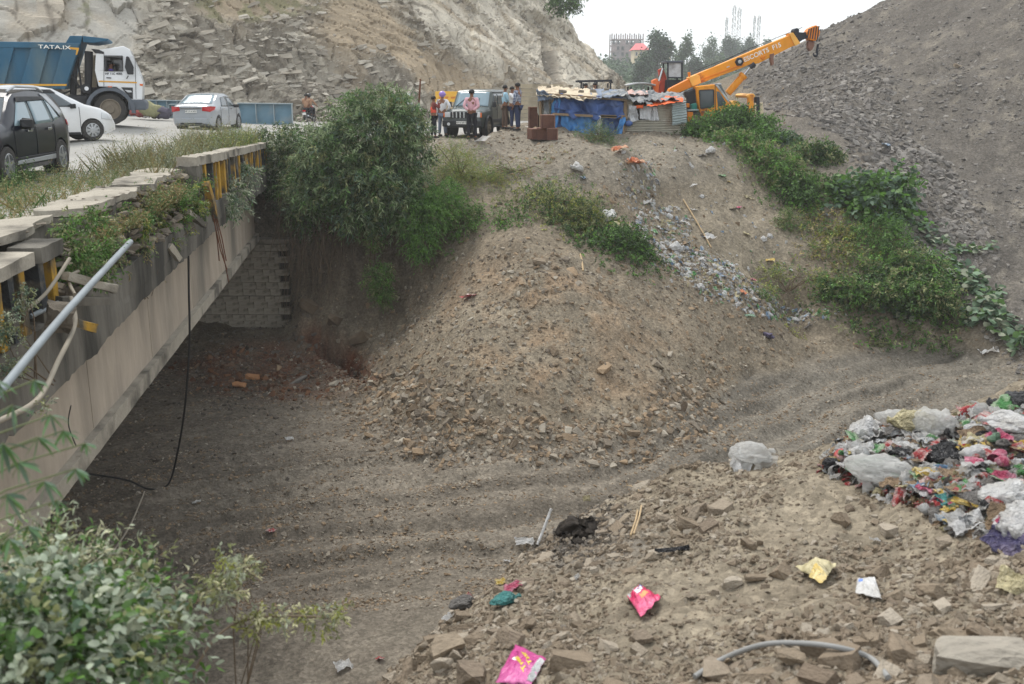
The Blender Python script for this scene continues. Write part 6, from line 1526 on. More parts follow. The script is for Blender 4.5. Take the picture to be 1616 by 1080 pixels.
# gravel hill
x, y, r = sample(230000, 27, 72, 31, 1.3); z = ground_z(x, y, False); px, py = to_px(x, y, z); s = plog(r, len(x), .045, .26, 2.6)
hx_ = hill_edge(px, py)
streak = fbm(x * .35 + z * .2, (x - y) * .12, 4, 97); band = blob(px, py, 1385, 230, 70, 190, -35, .5) + blob(px, py, 1290, 150, 120, 80) + .8 * blob(px, py, 1480, 330, 60, 120, -40)
w = (.14 + .6 * sstep(-.1, .4, streak) + .75 * band)
s = s * (1 + .3 * np.clip(band, 0, 1)) * (1 - .3 * sstep(1450, 1600, px) * (1 - np.clip(band, 0, 1)))
emit('hill_gravel', x, y, s, r, T_grey, (hx_ > -30 * r.random(len(x))) & (px > 1110) & (py < 600) & ((z > -1) | (px > 1240)) & (y > np.where(px < 1240, 47, 20)) & (r.random(len(x)) < w * .8), 0, tilt=.35)
x, y, r = sample(1500, 27, 72, 32, 1.2); z = ground_z(x, y, False); px, py = to_px(x, y, z); hx_ = hill_edge(px, py); s = plog(r, len(x), .16, .42, 2.4)
band = blob(px, py, 1385, 230, 70, 190, -35, .5) + blob(px, py, 1290, 130, 120, 60)
emit('hill_stones', x, y, s, r, T_grey, (hx_ > 0) & (px > 1200) & (py < 560) & (r.random(len(x)) < .25 + .3 * band), 60, tilt=.3)

x, y, r = sample(60000, 6.5, 9.5, 13); z = ground_z(x, y, False); px, py = to_px(x, y, z); s = plog(r, len(x), .008, .05, 1.6)
emit('dark_soil_crumbs', x, y, s, r, T_dark, r.random(len(x)) < blob(px, py, 915, 842, 75, 32, -20, .5) * .9, 0, tilt=.6)
T_red = tmpl('red_stone', stone_mat('red_brown_shale', [(110, 72, 48), (92, 66, 50), (134, 92, 62), (80, 62, 50), (124, 112, 98)]), .6)
x, y, r = sample(60000, 25, 33, 14); z = ground_z(x, y, False); px, py = to_px(x, y, z); s = plog(r, len(x), .03, .22, 2.2)
emit('red_debris', x, y, s, r, T_red, r.random(len(x)) < .55 * np.clip(blob(px, py, 540, 565, 60, 26, 38, .4) + .5 * blob(px, py, 440, 590, 150, 35), 0, 1), 0, tilt=.6)
place = {'loose_stones': ('tan stones strewn on the near rubble mound', 'tan', (('large pale boulder', 703, 1040), ('hot pink packet', 1015, 960), ('magenta packet', 820, 1065), ('two sticks', 1003, 832), ('rooty soil clod', 918, 835), ('yellow packet', 1285, 918), ('black hose', 1250, 1050), ('long corner slab', 1540, 1060), ('rubbish pile', 1450, 800), ('dirty grey bag', 732, 963))),
         'heap_stones': ('stones lying along the foot of the central heap', 'brown', (('flat grey slab', 736, 667), ('rounded grey slab', 1000, 690), ('pale upright slab', 1078, 650), ('lone squared track stone', 1020, 732), ('left angular stone', 640, 688), ('summit stone', 851, 418), ('orange brown stones', 388, 606), ('red hollow', 540, 560))),
         'hill_stones': ('larger stones on the grey gravel hill', 'grey', (('lone pale hill stone', 1512, 107), ('pale blue scrap', 1398, 232), ('crane hook', 1290, 85), ('broad leaved shrub', 1385, 315), ('long creeper', 1540, 450)))}
TM = bpy.data.collections
for nm, lst, coll in BIG:
    if nm not in place: continue
    grp, colr, marks = place[nm]; obs = list(coll.objects)
    for k, (p, ro, sc) in enumerate(lst):
        o = bpy.data.objects.new('stone', obs[k % 9].data); COL.objects.link(o); o.location = p; o.rotation_euler = ro; o.scale = sc
        px_, py_ = to_px(float(p[0]), float(p[1]), float(p[2])); m_ = min(marks, key=lambda q: (q[1] - px_) ** 2 + 2 * (q[2] - py_) ** 2); dx_, dy_ = px_ - m_[1], py_ - m_[2]; D_ = math.hypot(dx_, dy_)
        rel = ('touching' if D_ < 22 else ('close ' if D_ < 60 else 'well ') + ('left of' if dx_ < -abs(dy_) else 'right of' if dx_ > abs(dy_) else 'above' if dy_ < 0 else 'below'))
        shp = 'long' if sc[0] > 1.5 * sc[1] else 'flat' if sc[2] < .75 * sc[1] else 'blocky' if sc[2] > 1.05 * sc[1] else 'broken'
        siz = ('larger', 'medium', 'smaller')[min(2, k * 3 // len(lst))]
        tag(o, '%s %s %s stone %s the %s' % (siz, shp, colr, rel, m_[0]), 'stone', grp)
# shards on the rock face
r = np.random.default_rng(61); T_cl = tmpl('rock_shard', stone_mat('cliff_shale', [(122, 114, 101), (150, 141, 125), (184, 175, 158), (140, 130, 114), (166, 157, 141), (118, 110, 98), (188, 180, 164)]), .42)
ii = r.integers(0, CL['X'].size, 130000); jg = CL['jag'].ravel()[ii]; hv = CL['H'].ravel()[ii]; cn = fbm(CL['S'].ravel()[ii] * .5, hv * .8, 3, 303)
ii = ii[(r.random(len(ii)) < .55 * (jg - .1) * (.35 + .7 * sstep(-.2, .3, cn))) & (hv > .1) & (hv < 12)]; hv = CL['H'].ravel()[ii]; n = len(ii); s = plog(r, n, .07, .55, 2.6)
col_ = ii % CL['X'].shape[1]; az = CL['az'][col_]; ra_ = .38 + .25 * fbm(CL['S'].ravel()[ii] * .03, hv * .05, 2, 260)
scatter('cliff_shards', np.stack([CL[k].ravel()[ii] for k in 'XYZ'], 1), np.stack([r.normal(.7, .14, n), -ra_ * .8 + r.normal(0, .12, n), az + r.normal(0, .14, n)], 1), np.stack([s * r.uniform(1.2, 2.8, n), s * r.uniform(.6, 1, n), s * r.uniform(.2, .5, n)], 1), T_cl, 61); print('SHARDS', n)
x, y, r = sample(30000, 45, 90, 62); dt = np.min(np.hypot(x[:, None] - CL['tx'][None, ::6], y[:, None] - CL['ty'][None, ::6]), 1); s = plog(r, len(x), .05, .4, 2.5); k_ = (dt < 2.5) & (x < 9) & (y > 47) & (r.random(len(x)) < .8); x, y, s = x[k_], y[k_], s[k_]
scatter('cliff_foot_rubble', np.stack([x, y, road_z(x, y) + .05 + .25 * np.maximum(0, 1.2 - dt[k_] * .6)], 1), r.uniform(-1, 1, (len(x), 3)), np.stack([s, s * .8, s * .6], 1), T_cl, 62)
# stones that stand out
def boulder(px, py, dims, rot, label, m=sm_tan, seed=1, flat=.8, name='boulder', y0=3.0, dz=.0):
    me = rock_mesh(name, seed, m, flat); bm = bmesh.new(); bm.from_mesh(me); bmesh.ops.triangulate(bm, faces=bm.faces[:]); bmesh.ops.subdivide_edges(bm, edges=bm.edges[:], cuts=3, use_grid_fill=True)
    for v in bm.verts: v.co += Vector(mnoise.noise_vector(v.co * 2.2 + Vector((seed, 0, 0)))) * .07 + Vector(mnoise.noise_vector(v.co * 7)) * .025 + v.co.normalized() * -.02 * (abs(mnoise.noise(v.co * 4 + Vector((0, 0, seed)))) > .25)
    bm.to_mesh(me); bm.free(); q = on_ground(px, py, y0); o = link_mesh(name, me); o.location = (q[0], q[1], q[2] + dims[2] * .22 + dz); o.scale = dims; o.rotation_euler = rot
    return tag(o, label, 'boulder')
boulder(703, 1040, (.23, .17, .20), (.15, -.25, .5), 'large pale flat faced boulder at the bottom edge left of the pink packet', seed=3)
boulder(745, 1078, (.20, .13, .13), (.1, .1, -.3), 'pale flat stone tucked under the right side of the large boulder', seed=4)
boulder(1545, 1062, (.42, .24, .24), (.25, .05, -.25), 'long pale slab of layered shale in the bottom right corner', m=stone_mat('pale_slab', [(150, 143, 130), (160, 152, 138)]), seed=33, flat=.75, dz=.0)
boulder(1555, 1015, (.18, .10, .10), (.2, .3, -.6), 'broken slab leaning above the long corner slab', seed=6)
boulder(1500, 1015, (.13, .07, .08), (.3, .3, -.7), 'narrow tilted slab left of the broken corner slab', seed=7)
boulder(1152, 937, (.13, .10, .10), (0, 0, .3), 'rounded brown boulder right of the upper pink packet', seed=8)
boulder(1010, 1030, (.11, .10, .09), (.3, 0, .5), 'angular stone below the upper pink packet', seed=9)
boulder(1180, 880, (.12, .06, .09), (.4, .3, -.9), 'smooth pale stone standing on edge behind the yellow packet', seed=10)
boulder(1195, 921, (.17, .07, .05), (0, .1, .1), 'long thin dark slab just left of the yellow packet', seed=11)
boulder(1375, 1036, (.10, .08, .09), (.2, .1, .1), 'blocky grey stone above the black hose', seed=12)
boulder(1245, 1053, (.13, .09, .06), (.1, .1, -.2), 'flat pale stone resting on the black hose', seed=13, dz=.04)
boulder(1490, 862, (.11, .09, .06), (.1, 0, .2), 'round pale flat stone below the rubbish pile', seed=14)
boulder(832, 1000, (.11, .07, .09), (.4, .2, .7), 'wedge shaped stone between the boulder and the lower pink packet', seed=15)
boulder(880, 1022, (.11, .06, .07), (.2, -.4, .6), 'dark edged slab tilted up behind the lower pink packet', seed=16)
boulder(730, 985, (.11, .09, .09), (.1, .2, .2), 'square topped stone beside the grey plastic bag', seed=17)
boulder(1045, 830, (.13, .09, .09), (.2, .2, .4), 'pale block in the stone cluster right of the two sticks', seed=18)
boulder(1085, 845, (.16, .10, .11), (.1, .3, -.2), 'largest brown block in the stone cluster right of the two sticks', seed=19)
boulder(1000, 690, (.32, .16, .16), (.1, .1, .2), 'rounded grey slab lying at the right foot of the central heap', m=sm_heap, seed=20, y0=18)
boulder(1078, 650, (.22, .12, .42), (.2, .5, .3), 'pale upright slab at the right foot of the central heap', m=sm_tan, seed=21, y0=18)
boulder(640, 688, (.26, .18, .14), (.2, .2, .3), 'angular stone at the left foot of the central heap', m=sm_heap, seed=22, y0=18)
boulder(642, 702, (.20, .14, .14), (.1, .1, 0), 'square block just below the angular stone left of the heap', m=sm_heap, seed=23, y0=18)
boulder(1020, 732, (.22, .14, .12), (0, 0, .1), 'squared stone lying alone on the track before the heap', m=sm_heap, seed=24, y0=18)
boulder(851, 418, (.34, .24, .24), (.1, 0, .1), 'single smooth stone on the summit of the central heap', m=sm_tan, seed=25, y0=20)
boulder(736, 667, (.26, .15, .06), (.1, .1, .1), 'flat grey slab on the dark patch of the heap', m=sm_heap, seed=26, y0=18)
m_orst = stone_mat('ochre_stone', [(176, 120, 72), (190, 140, 92)])
boulder(378, 613, (.40, .28, .20), (.1, .1, .1), 'front orange brown stone under the bridge', m=m_orst, seed=27, y0=20)
boulder(398, 600, (.42, .26, .24), (.1, .2, .4), 'larger orange brown stone behind the front one under the bridge', m=m_orst, seed=28, y0=20)
boulder(468, 606, (.75, .14, .12), (.1, -.35, .7), 'long grey slab leaning in the rubble beside the red hollow', m=sm_grey, seed=29, y0=20)
m_be = stone_mat('bank_earth', [(120, 104, 84), (130, 112, 90)])
for i_, (a_, b_, c_) in enumerate(((492, 496, 'upper'), (528, 522, 'middle'), (566, 552, 'lower'))): boulder(a_, b_, (.75, .5, .42), (.2, .5, .4 + i_), c_ + ' crumbling earth block on the lip over the red hollow', m=m_be, seed=40 + i_, y0=20, name='earth_block')
boulder(1512, 107, (.42, .3, .22), (.3, .3, .2), 'lone pale stone high on the gravel hill', m=sm_tan, seed=30, y0=30)
# ------------------------------------------------------------------ plants
def leaf_mat(name, rough_=.55, tr=.3):
    m = bpy.data.materials.new(name); m.use_nodes = True; n = m.node_tree.nodes; l = m.node_tree.links; b = n['Principled BSDF']; b.inputs['Roughness'].default_value = rough_; b.inputs['Specular IOR Level'].default_value = .3
    a = n.new('ShaderNodeAttribute'); a.attribute_name = 'tint'; l.new(a.outputs['Color'], b.inputs['Base Color'])
    t = n.new('ShaderNodeBsdfTranslucent'); l.new(a.outputs['Color'], t.inputs[0]); ms = n.new('ShaderNodeMixShader'); ms.inputs[0].default_value = tr
    l.new(b.outputs[0], ms.inputs[1]); l.new(t.outputs[0], ms.inputs[2]); l.new(ms.outputs[0], n['Material Output'].inputs[0]); return m
M_LEAF = leaf_mat('leaf')
m_twig = mat('brown_twig', lin((96, 82, 66)), rough=.9, var=.2, scale=8); m_dry = mat('dry_root', lin((118, 104, 88)), rough=.9, var=.25, scale=6)
m_stem = mat('green_stem', lin((110, 116, 84)), rough=.8, var=.15, scale=8)
G_DARK = lin((66, 86, 52)); G_MID = lin((84, 112, 62)); G_GREY = lin((148, 154, 132)); G_BRIGHT = lin((92, 128, 58)); G_YEL = lin((136, 140, 70)); G_OLIVE = lin((124, 128, 88)); G_DRY = lin((142, 128, 88)); G_PALE = lin((152, 160, 140)); G_BLUE = lin((94, 114, 94)); G_CREEP = lin((112, 134, 108))
def leaves(name, base, dirv, L, W, col, parent=None, r=None, fold=.25, m=None, shape=0):
    col = np.clip(np.asarray(col) * 1.12, 0, .8)
    """one mesh of folded leaves; base (N,3), dirv (N,3) unit, L, W (N,), col (N,3)"""
    n = len(base); r = r or rng
    rnd = r.normal(0, 1, (n, 3)); side = np.cross(dirv, rnd); side /= np.linalg.norm(side, axis=1)[:, None] + 1e-9
    # leaves tend to lie flat: pull the side vector level
    side[:, 2] *= .35; side /= np.linalg.norm(side, axis=1)[:, None] + 1e-9
    nor = np.cross(dirv, side); L_ = L[:, None]; W_ = W[:, None]; mid = .45 if shape == 0 else .38
    tip = base + dirv * L_ - np.array([0, 0, 1]) * L_ * .12
    if shape == 2:   # broad leaf, six points
        a = base + dirv * L_ * .25 + side * W_ * .5 + nor * W_ * fold * .4; b = base + dirv * L_ * .7 + side * W_ * .42 + nor * W_ * fold * .3
        c = base + dirv * L_ * .7 - side * W_ * .42 + nor * W_ * fold * .3; d = base + dirv * L_ * .25 - side * W_ * .5 + nor * W_ * fold * .4
        V = np.stack([base, a, b, tip, c, d, base + dirv * L_ * .5], 1).reshape(-1, 3); k = np.arange(n)[:, None] * 7
        F = np.concatenate([k + np.array([[0, 1, 6]]), k + np.array([[1, 2, 6]]), k + np.array([[2, 3, 6]]), k + np.array([[3, 4, 6]]), k + np.array([[4, 5, 6]]), k + np.array([[5, 0, 6]])]); C = np.repeat(col, 7, 0)
    else:
        a = base + dirv * L_ * mid + side * W_ * .5 + nor * W_ * fold; b = base + dirv * L_ * mid - side * W_ * .5 + nor * W_ * fold
        V = np.stack([base, a, tip, b], 1).reshape(-1, 3); k = np.arange(n)[:, None] * 4
        F = np.concatenate([k + np.array([[0, 1, 2]]), k + np.array([[0, 2, 3]])]); C = np.repeat(col, 4, 0)
    me = np_mesh(name, V, F, C); o = link_mesh(name, me, m or M_LEAF, parent); o['kind'] = 'stuff'; return o
def unit(v): return v / (np.linalg.norm(v, axis=1)[:, None] + 1e-9)
def crown_points(blobs, n, r, hollow=.55, noise_s=1.3, seed=0):
    """clump centres spread over a lumpy volume; blobs: (centre(3), radii(3), weight)"""
    w = np.array([b[2] * (b[1][0] * b[1][2]) for b in blobs]); w /= w.sum(); out = []
    idx = r.choice(len(blobs), n, p=w); d = unit(r.normal(0, 1, (n, 3))); rad = hollow + (1 - hollow) * r.random(n) ** .6
    c = np.array([b[0] for b in blobs])[idx]; R_ = np.array([b[1] for b in blobs])[idx]
    lump = 1 + .62 * (np.array([mnoise.noise(Vector(tuple(q * noise_s + seed))) for q in (d * 2.0 + c)]))
    p = c + d * R_ * (rad * lump)[:, None]
    return p, d, idx, rad
def bush(name, label, cat, blobs, n, per, L, W, cols, r, droop=.5, group=None, parent=None, shape=0, stems=12, hollow=.5, base=None, dusty=None, spread=1.0, vary=.22, stem_r=.02, ragged=None):
    if ragged is None: ragged = .3 if (blobs[0][2] > 28 and name in ('bush', 'weed_clump') and blobs[0][0] > 700 and blobs[0][2] < 60) else 0
    """blobs: [(px,py,Y,rx,rz[,ry])] crown > foliage and stems"""
    B_ = []
    for b in blobs:
        c = P(b[0], b[1], b[2]); ry = b[5] if len(b) > 5 else b[3] * .8; B_.append((c, np.array([b[3], ry, b[4]]), 1.0))
    cen = np.mean([b[0] for b in B_], 0); lowz = min(b[0][2] - b[1][2] for b in B_)
    if base is None: base = np.array([cen[0], cen[1] + .3, max(lowz, gz_at(cen[0], cen[1] + .3))])
    t = empty(name, base, label=label, cat=cat, group=group)
    p, d, idx, rad = crown_points(B_, n, r, hollow, seed=float(base[0]))
    if ragged:      # some growth creeps over the ground round the bush
        k_ = int(n * ragged); q_ = r.choice(n, k_, replace=False); c_ = np.array([b[0] for b in B_])[idx[q_]]; rr_ = np.array([b[1] for b in B_])[idx[q_]]; a_ = r.random(k_) * 2 * PI; m__ = .5 + 1.3 * r.random(k_)
        gx__ = c_[:, 0] + np.cos(a_) * rr_[:, 0] * m__; gy__ = c_[:, 1] + np.sin(a_) * rr_[:, 0] * m__ * .8; p[q_] = np.stack([gx__, gy__, ground_z(gx__, gy__) + .05 + .25 * r.random(k_) ** 2], 1)
    # twigs at every clump point carry leaves
    tw = unit(d * .8 + r.normal(0, .5, d.shape) + np.array([0, 0, .25 - droop * .3]))
    k = per; P_ = np.repeat(p, k, 0); T_ = np.repeat(tw, k, 0); f = np.tile(np.linspace(0, 1, k), n)[:, None] + r.normal(0, .08, (n * k, 1))
    ll = L * spread * 2.2
    bpos = P_ + T_ * f * ll - np.array([0, 0, 1]) * (f ** 2) * ll * droop * .5
    dv = unit(T_ * .7 + unit(r.normal(0, 1, P_.shape)) * .9 - np.array([0, 0, droop]) * r.random((n * k, 1)))
    C = np.array(cols); ci = r.integers(0, len(cols), n); cc_ = C[ci]
    if dusty is not None:   # pale undersides and dust show on some sprays
        mk = (r.random(n) < dusty[1]); cc_[mk] = np.array(dusty[0])
    cc_ = np.repeat(cc_ * r.uniform(.72, 1.3, (n, 1)), k, 0) * (1 + vary * r.normal(0, 1, (n * k, 1))).clip(.45, 1.7)
    leaves('foliage', bpos - base, dv, L * r.uniform(.6, 1.25, n * k), W * r.uniform(.7, 1.3, n * k), cc_, t, r, shape=shape)
    if stems:
        mb = MB(); sel = r.choice(n, min(stems, n), replace=False)
        for i in sel:
            e = Vector(p[i] - base); m_ = e * .5 + Vector((r.normal(0, .12), r.normal(0, .12), .12 * e.length)); mb.tube([Vector((r.normal(0, .06), r.normal(0, .06), -.05)), m_, e], [stem_r, stem_r * .7, stem_r * .35], 4, cap=False)
        mb.build('stems', m_twig, t)['kind'] = 'stuff'
    return t
R0 = np.random.default_rng(99)
# the big bush over the bank
bush('large_bush', 'largest grey green bush hanging over the bank beside the bridge end', 'bush', [(590, 205, 31.6, 1.35, .95), (525, 240, 31.4, 1.1, .9), (635, 250, 31.6, .85, 1.0), (580, 290, 30.9, 1.25, 1.0), (635, 325, 30.7, .7, .75), (570, 165, 32.2, .5, .35), (612, 160, 32.2, .7, .4), (500, 300, 31.2, .8, .8), (560, 335, 30.7, .7, .5), (480, 330, 31.6, .5, .5), (650, 190, 32.0, .5, .4)],
     3600, 13, .18, .040, [G_MID, G_DARK, G_MID, G_OLIVE, G_BLUE], R0, droop=.75, stems=70, hollow=.35, dusty=(lin((126, 140, 104)), .34), base=P(600, 330, 32.4), stem_r=.03)
bush('bush', 'darker leafy bush joining the bridge end to the largest bush', 'bush', [(455, 250, 33.0, .7, .7), (470, 300, 32.2, .7, .8), (440, 290, 32.8, .45, .6), (480, 220, 33.4, .8, .5), (440, 215, 33.8, .6, .35), (500, 350, 31.8, .6, .5)], 1900, 10, .11, .035, [G_DARK, G_MID, G_OLIVE, G_DARK], R0, droop=.8, stems=30, hollow=.3, dusty=(G_GREY, .2), base=P(470, 320, 33.0))
bush('bush', 'bright green drooping bush under the right side of the largest bush', 'bush', [(665, 375, 30.2, .55, .6), (680, 335, 30.4, .75, .5), (700, 310, 30.8, .6, .5)], 760, 10, .13, .030, [G_BRIGHT, G_MID, G_BRIGHT], R0, droop=.8, stems=14, hollow=.3)
bush('bush', 'light green bush hanging low on the bare bank below the largest bush', 'bush', [(598, 440, 30.3, .42, .52), (590, 380, 30.5, .25, .3), (605, 470, 30.1, .3, .25)], 420, 9, .10, .028, [G_BRIGHT, G_MID, G_OLIVE], R0, droop=.7, stems=10, hollow=.2)
bush('bush', 'feathery yellow green bush right of the largest bush', 'bush', [(725, 265, 33.0, .85, .65), (760, 285, 33.2, .6, .45), (700, 290, 32.6, .6, .5), (715, 240, 33.8, .7, .35)], 1500, 12, .09, .010, [G_YEL, G_BRIGHT, G_YEL, G_OLIVE], R0, droop=.1, stems=40, hollow=.2, spread=1.6)
bush('bush', 'small green bush on the bank below the feathery one', 'bush', [(728, 352, 30.8, .6, .42), (745, 340, 31.0, .4, .35)], 420, 9, .10, .035, [G_MID, G_OLIVE, G_BRIGHT], R0, droop=.4, stems=10, hollow=.2)
bush('bush', 'scrubby half dry bush behind the feathery bush', 'bush', [(815, 285, 33.8, .7, .35), (780, 290, 33.4, .5, .35), (845, 290, 34.2, .5, .3)], 520, 9, .09, .022, [G_OLIVE, G_DRY, G_MID, G_YEL], R0, droop=.2, stems=20, hollow=.2, spread=1.3)
bush('bush', 'small round green bush left of the double bush on the slope', 'bush', [(805, 366, 30.4, .42, .32)], 200, 9, .10, .04, [G_MID, G_BRIGHT], R0, droop=.4, stems=8, hollow=.2)
bush('bush', 'broad olive bush in the middle of the slope', 'bush', [(880, 330, 31.4, 1.25, .75), (905, 365, 30.9, 1.0, .75), (845, 325, 31.8, .8, .5), (925, 350, 31.0, .8, .8)], 2300, 9, .085, .036, [G_OLIVE, G_MID, G_OLIVE, G_YEL, G_DARK], R0, droop=.3, stems=26, hollow=.3)
bush('bush', 'dense dark green bush touching the right side of the olive bush', 'bush', [(975, 400, 29.9, .95, .82), (950, 410, 30.0, .6, .6), (990, 380, 30.2, .65, .55)], 1700, 9, .08, .045, [G_DARK, G_MID, G_BRIGHT, G_DARK], R0, droop=.5, stems=16, hollow=.4)
bush('bush', 'single round fine leaved bush in front of the blue tarpaulin shack', 'bush', [(945, 214, 38.6, .62, .50)], 620, 9, .07, .018, [G_MID, G_BLUE, G_OLIVE], R0, droop=.0, stems=16, hollow=.2)
bush('bush', 'low pale shrub at the top of the rubbish chute', 'bush', [(972, 254, 36.9, .3, .15)], 120, 8, .07, .02, [G_OLIVE, G_GREY], R0, droop=0, stems=6, hollow=.2)
for i, (lb, bl_, n, cl_) in enumerate((
    ('leafy weeds growing against the front of the crane cab', [(1120, 202, 40.6, .95, .42), (1100, 208, 40.2, .5, .35), (1135, 190, 41.0, .6, .35)], 900, [G_MID, G_BRIGHT, G_DARK]),
    ('tall green weeds between the crane cab and its right outrigger', [(1162, 188, 41.2, .7, .55), (1180, 200, 41, .8, .35)], 900, [G_MID, G_DARK, G_BRIGHT]),
    ('low green weeds at the foot of the crane outrigger', [(1206, 195, 41.6, .5, .3), (1195, 210, 40.4, .6, .25)], 420, [G_MID, G_BRIGHT]),
    ('weeds on the brow of the slope below the crane', [(1150, 222, 39.2, .8, .25), (1185, 228, 38.8, .8, .3)], 560, [G_OLIVE, G_MID, G_BRIGHT]),
    ('large leaved shrub low on the mound right of the crane weeds', [(1238, 225, 40.6, .55, .3)], 320, [G_BLUE, G_MID]),
    ('green bushes in the upper gully below the mound', [(1215, 250, 37.9, .9, .45), (1240, 275, 37.2, .85, .5)], 900, [G_MID, G_BRIGHT, G_OLIVE]),
    ('rounded weeds at the right edge of the upper gully', [(1285, 240, 39.4, .8, .4), (1305, 245, 39.2, .45, .35)], 560, [G_MID, G_DARK, G_OLIVE]),
    ('bushes half way down the gully above the broad leaved shrub', [(1262, 300, 36.6, .7, .5), (1300, 290, 37.0, .5, .3), (1275, 320, 36.2, .5, .4)], 700, [G_MID, G_BRIGHT, G_DARK]))):
    bush('weed_clump' if 'weeds' in lb else 'bush', lb, 'weeds' if 'weeds' in lb else 'bush', bl_, int(n * .8), 8, .15, .06, cl_, R0, droop=.4, stems=10, hollow=.2, shape=0)
bush('bush', 'broad leaved green shrub standing tallest in the gully', 'bush', [(1385, 315, 35.9, 1.15, .85), (1350, 300, 36.4, .7, .5), (1420, 290, 36.6, .5, .5)], 520, 7, .22, .14, [G_MID, G_BLUE, G_BRIGHT], R0, droop=.5, stems=20, hollow=.3, shape=2)
bush('bush', 'slender leafed bush directly below the broad leaved shrub', 'bush', [(1390, 370, 34.4, .8, .6), (1410, 400, 33.6, .6, .5)], 620, 9, .16, .03, [G_BRIGHT, G_MID], R0, droop=.4, stems=14, hollow=.3)
bush('bush', 'olive scrub left of the broad leaved shrub in the gully', 'bush', [(1335, 375, 34.8, .9, .4), (1310, 400, 34.0, .8, .35), (1350, 410, 33.8, .8, .4), (1290, 360, 35.2, .6, .3)], 1100, 8, .12, .045, [G_OLIVE, G_YEL, G_MID, G_DRY], R0, droop=.2, stems=20, hollow=.1)
bush('bush', 'dense green scrub covering the foot of the gully', 'bush', [(1400, 455, 32.0, 1.2, .55), (1350, 460, 31.9, .9, .4), (1455, 465, 31.5, .9, .5), (1420, 420, 33.0, 1.1, .5), (1485, 470, 31.3, .6, .5), (1460, 420, 32.6, .8, .5), (1310, 460, 32.2, .5, .3)], 2300, 8, .15, .06, [G_MID, G_OLIVE, G_BRIGHT, G_DARK], R0, droop=.3, stems=24, hollow=.1)
bush('bush', 'thin weeds scattered at the left edge of the gully scrub', 'weeds', [(1225, 430, 33.0, .6, .25), (1300, 440, 32.6, .8, .25), (1215, 460, 31.6, .4, .2)], 420, 7, .09, .035, [G_OLIVE, G_YEL, G_MID], R0, droop=.2, stems=10, hollow=.0)
bush('bush', 'small upright bush alone on the brown nose above the litter', 'bush', [(1245, 350, 35.2, .4, .4)], 220, 8, .09, .03, [G_OLIVE, G_MID], R0, droop=.2, stems=6, hollow=.1)
bush('weed_clump', 'small yellowish weed patch on the slope foot above the track', 'weeds', [(1240, 535, 30.6, .4, .12)], 110, 7, .07, .03, [G_YEL, G_OLIVE], R0, droop=0, stems=4, hollow=.0)
bush('weed_clump', 'tiny weed by the litter foot left of the gully scrub', 'weeds', [(1203, 468, 30.8, .22, .14)], 80, 7, .07, .03, [G_MID, G_OLIVE], R0, droop=0, stems=4, hollow=.0)
bush('bush', 'dark shrub growing near the top of the cliff', 'bush', [(890, 3, 91, 1.3, .8)], 300, 8, .25, .12, [G_DARK, G_MID], R0, droop=.3, stems=4, hollow=.3)
# creeper with big round leaves running down between gully and gravel hill
def creeper(name, label, spots, n, size, r):
    xs = []; 
    c0 = on_ground(spots[0][0], spots[0][1], 24, 60); t = empty(name, c0, label=label, cat='creeper')
    B0 = []; 
    for (px, py, rx, ry, w) in spots:
        for _ in range(int(n * w)):
            a = r.random() * 2 * PI; q = math.sqrt(r.random()); q_ = on_ground(px + rx * q * math.cos(a), py + ry * q * math.sin(a), 24, 60, .1); B0.append(q_ + np.array([0, -.05, r.uniform(.05, .28)]))
    B0 = np.array(B0); m = len(B0); a = r.random(m) * 2 * PI
    dv = unit(np.stack([np.cos(a), np.sin(a) * .7 - .5, -.35 + .2 * r.normal(0, 1, m)], 1)); col = np.array([G_CREEP, G_CREEP, G_BLUE, G_GREY, G_MID])[r.integers(0, 5, m)] * (1 + .15 * r.normal(0, 1, (m, 1))).clip(.6, 1.4)
    leaves('foliage', B0 - c0, dv, size * r.uniform(.7, 1.2, m), size * r.uniform(.8, 1.15, m), col, t, r, shape=2, fold=.12)
    mb = MB()
    for (p1, p2) in zip(spots[:-1], spots[1:]):
        A = on_ground(p1[0], p1[1], 24, 60); Bq = on_ground(p2[0], p2[1], 24, 60); mb.tube([Vector(A - c0) + Vector((0, -.05, .08)), Vector((A + Bq) / 2 - c0) + Vector((0, -.1, .12)), Vector(Bq - c0) + Vector((0, -.05, .08))], .015, 4)
    mb.build('vine', m_stem, t); return t
creeper('creeper', 'big leaved creeper running down the right edge of the gully to the track', [(1470, 420, 20, 14, .5), (1500, 430, 25, 16, .8), (1530, 450, 26, 18, 1), (1555, 475, 28, 22, 1.2), (1540, 505, 28, 16, .9), (1575, 515, 28, 20, 1), (1600, 545, 22, 20, .8)], 75, .24, R0)
creeper('creeper', 'thin line of creeper leaves reaching right along the gravel hill', [(1440, 345, 14, 10, .5), (1455, 365, 16, 10, .6), (1480, 385, 18, 8, .7), (1510, 400, 16, 6, .6), (1540, 398, 14, 4, .4), (1560, 393, 10, 3, .3)], 45, .2, R0)
creeper('creeper', 'pale leaved creeper patch at the front foot of the gully scrub', [(1370, 455, 22, 12, .6), (1395, 485, 26, 14, .9), (1430, 500, 22, 12, .7), (1400, 440, 12, 8, .3)], 60, .26, R0)
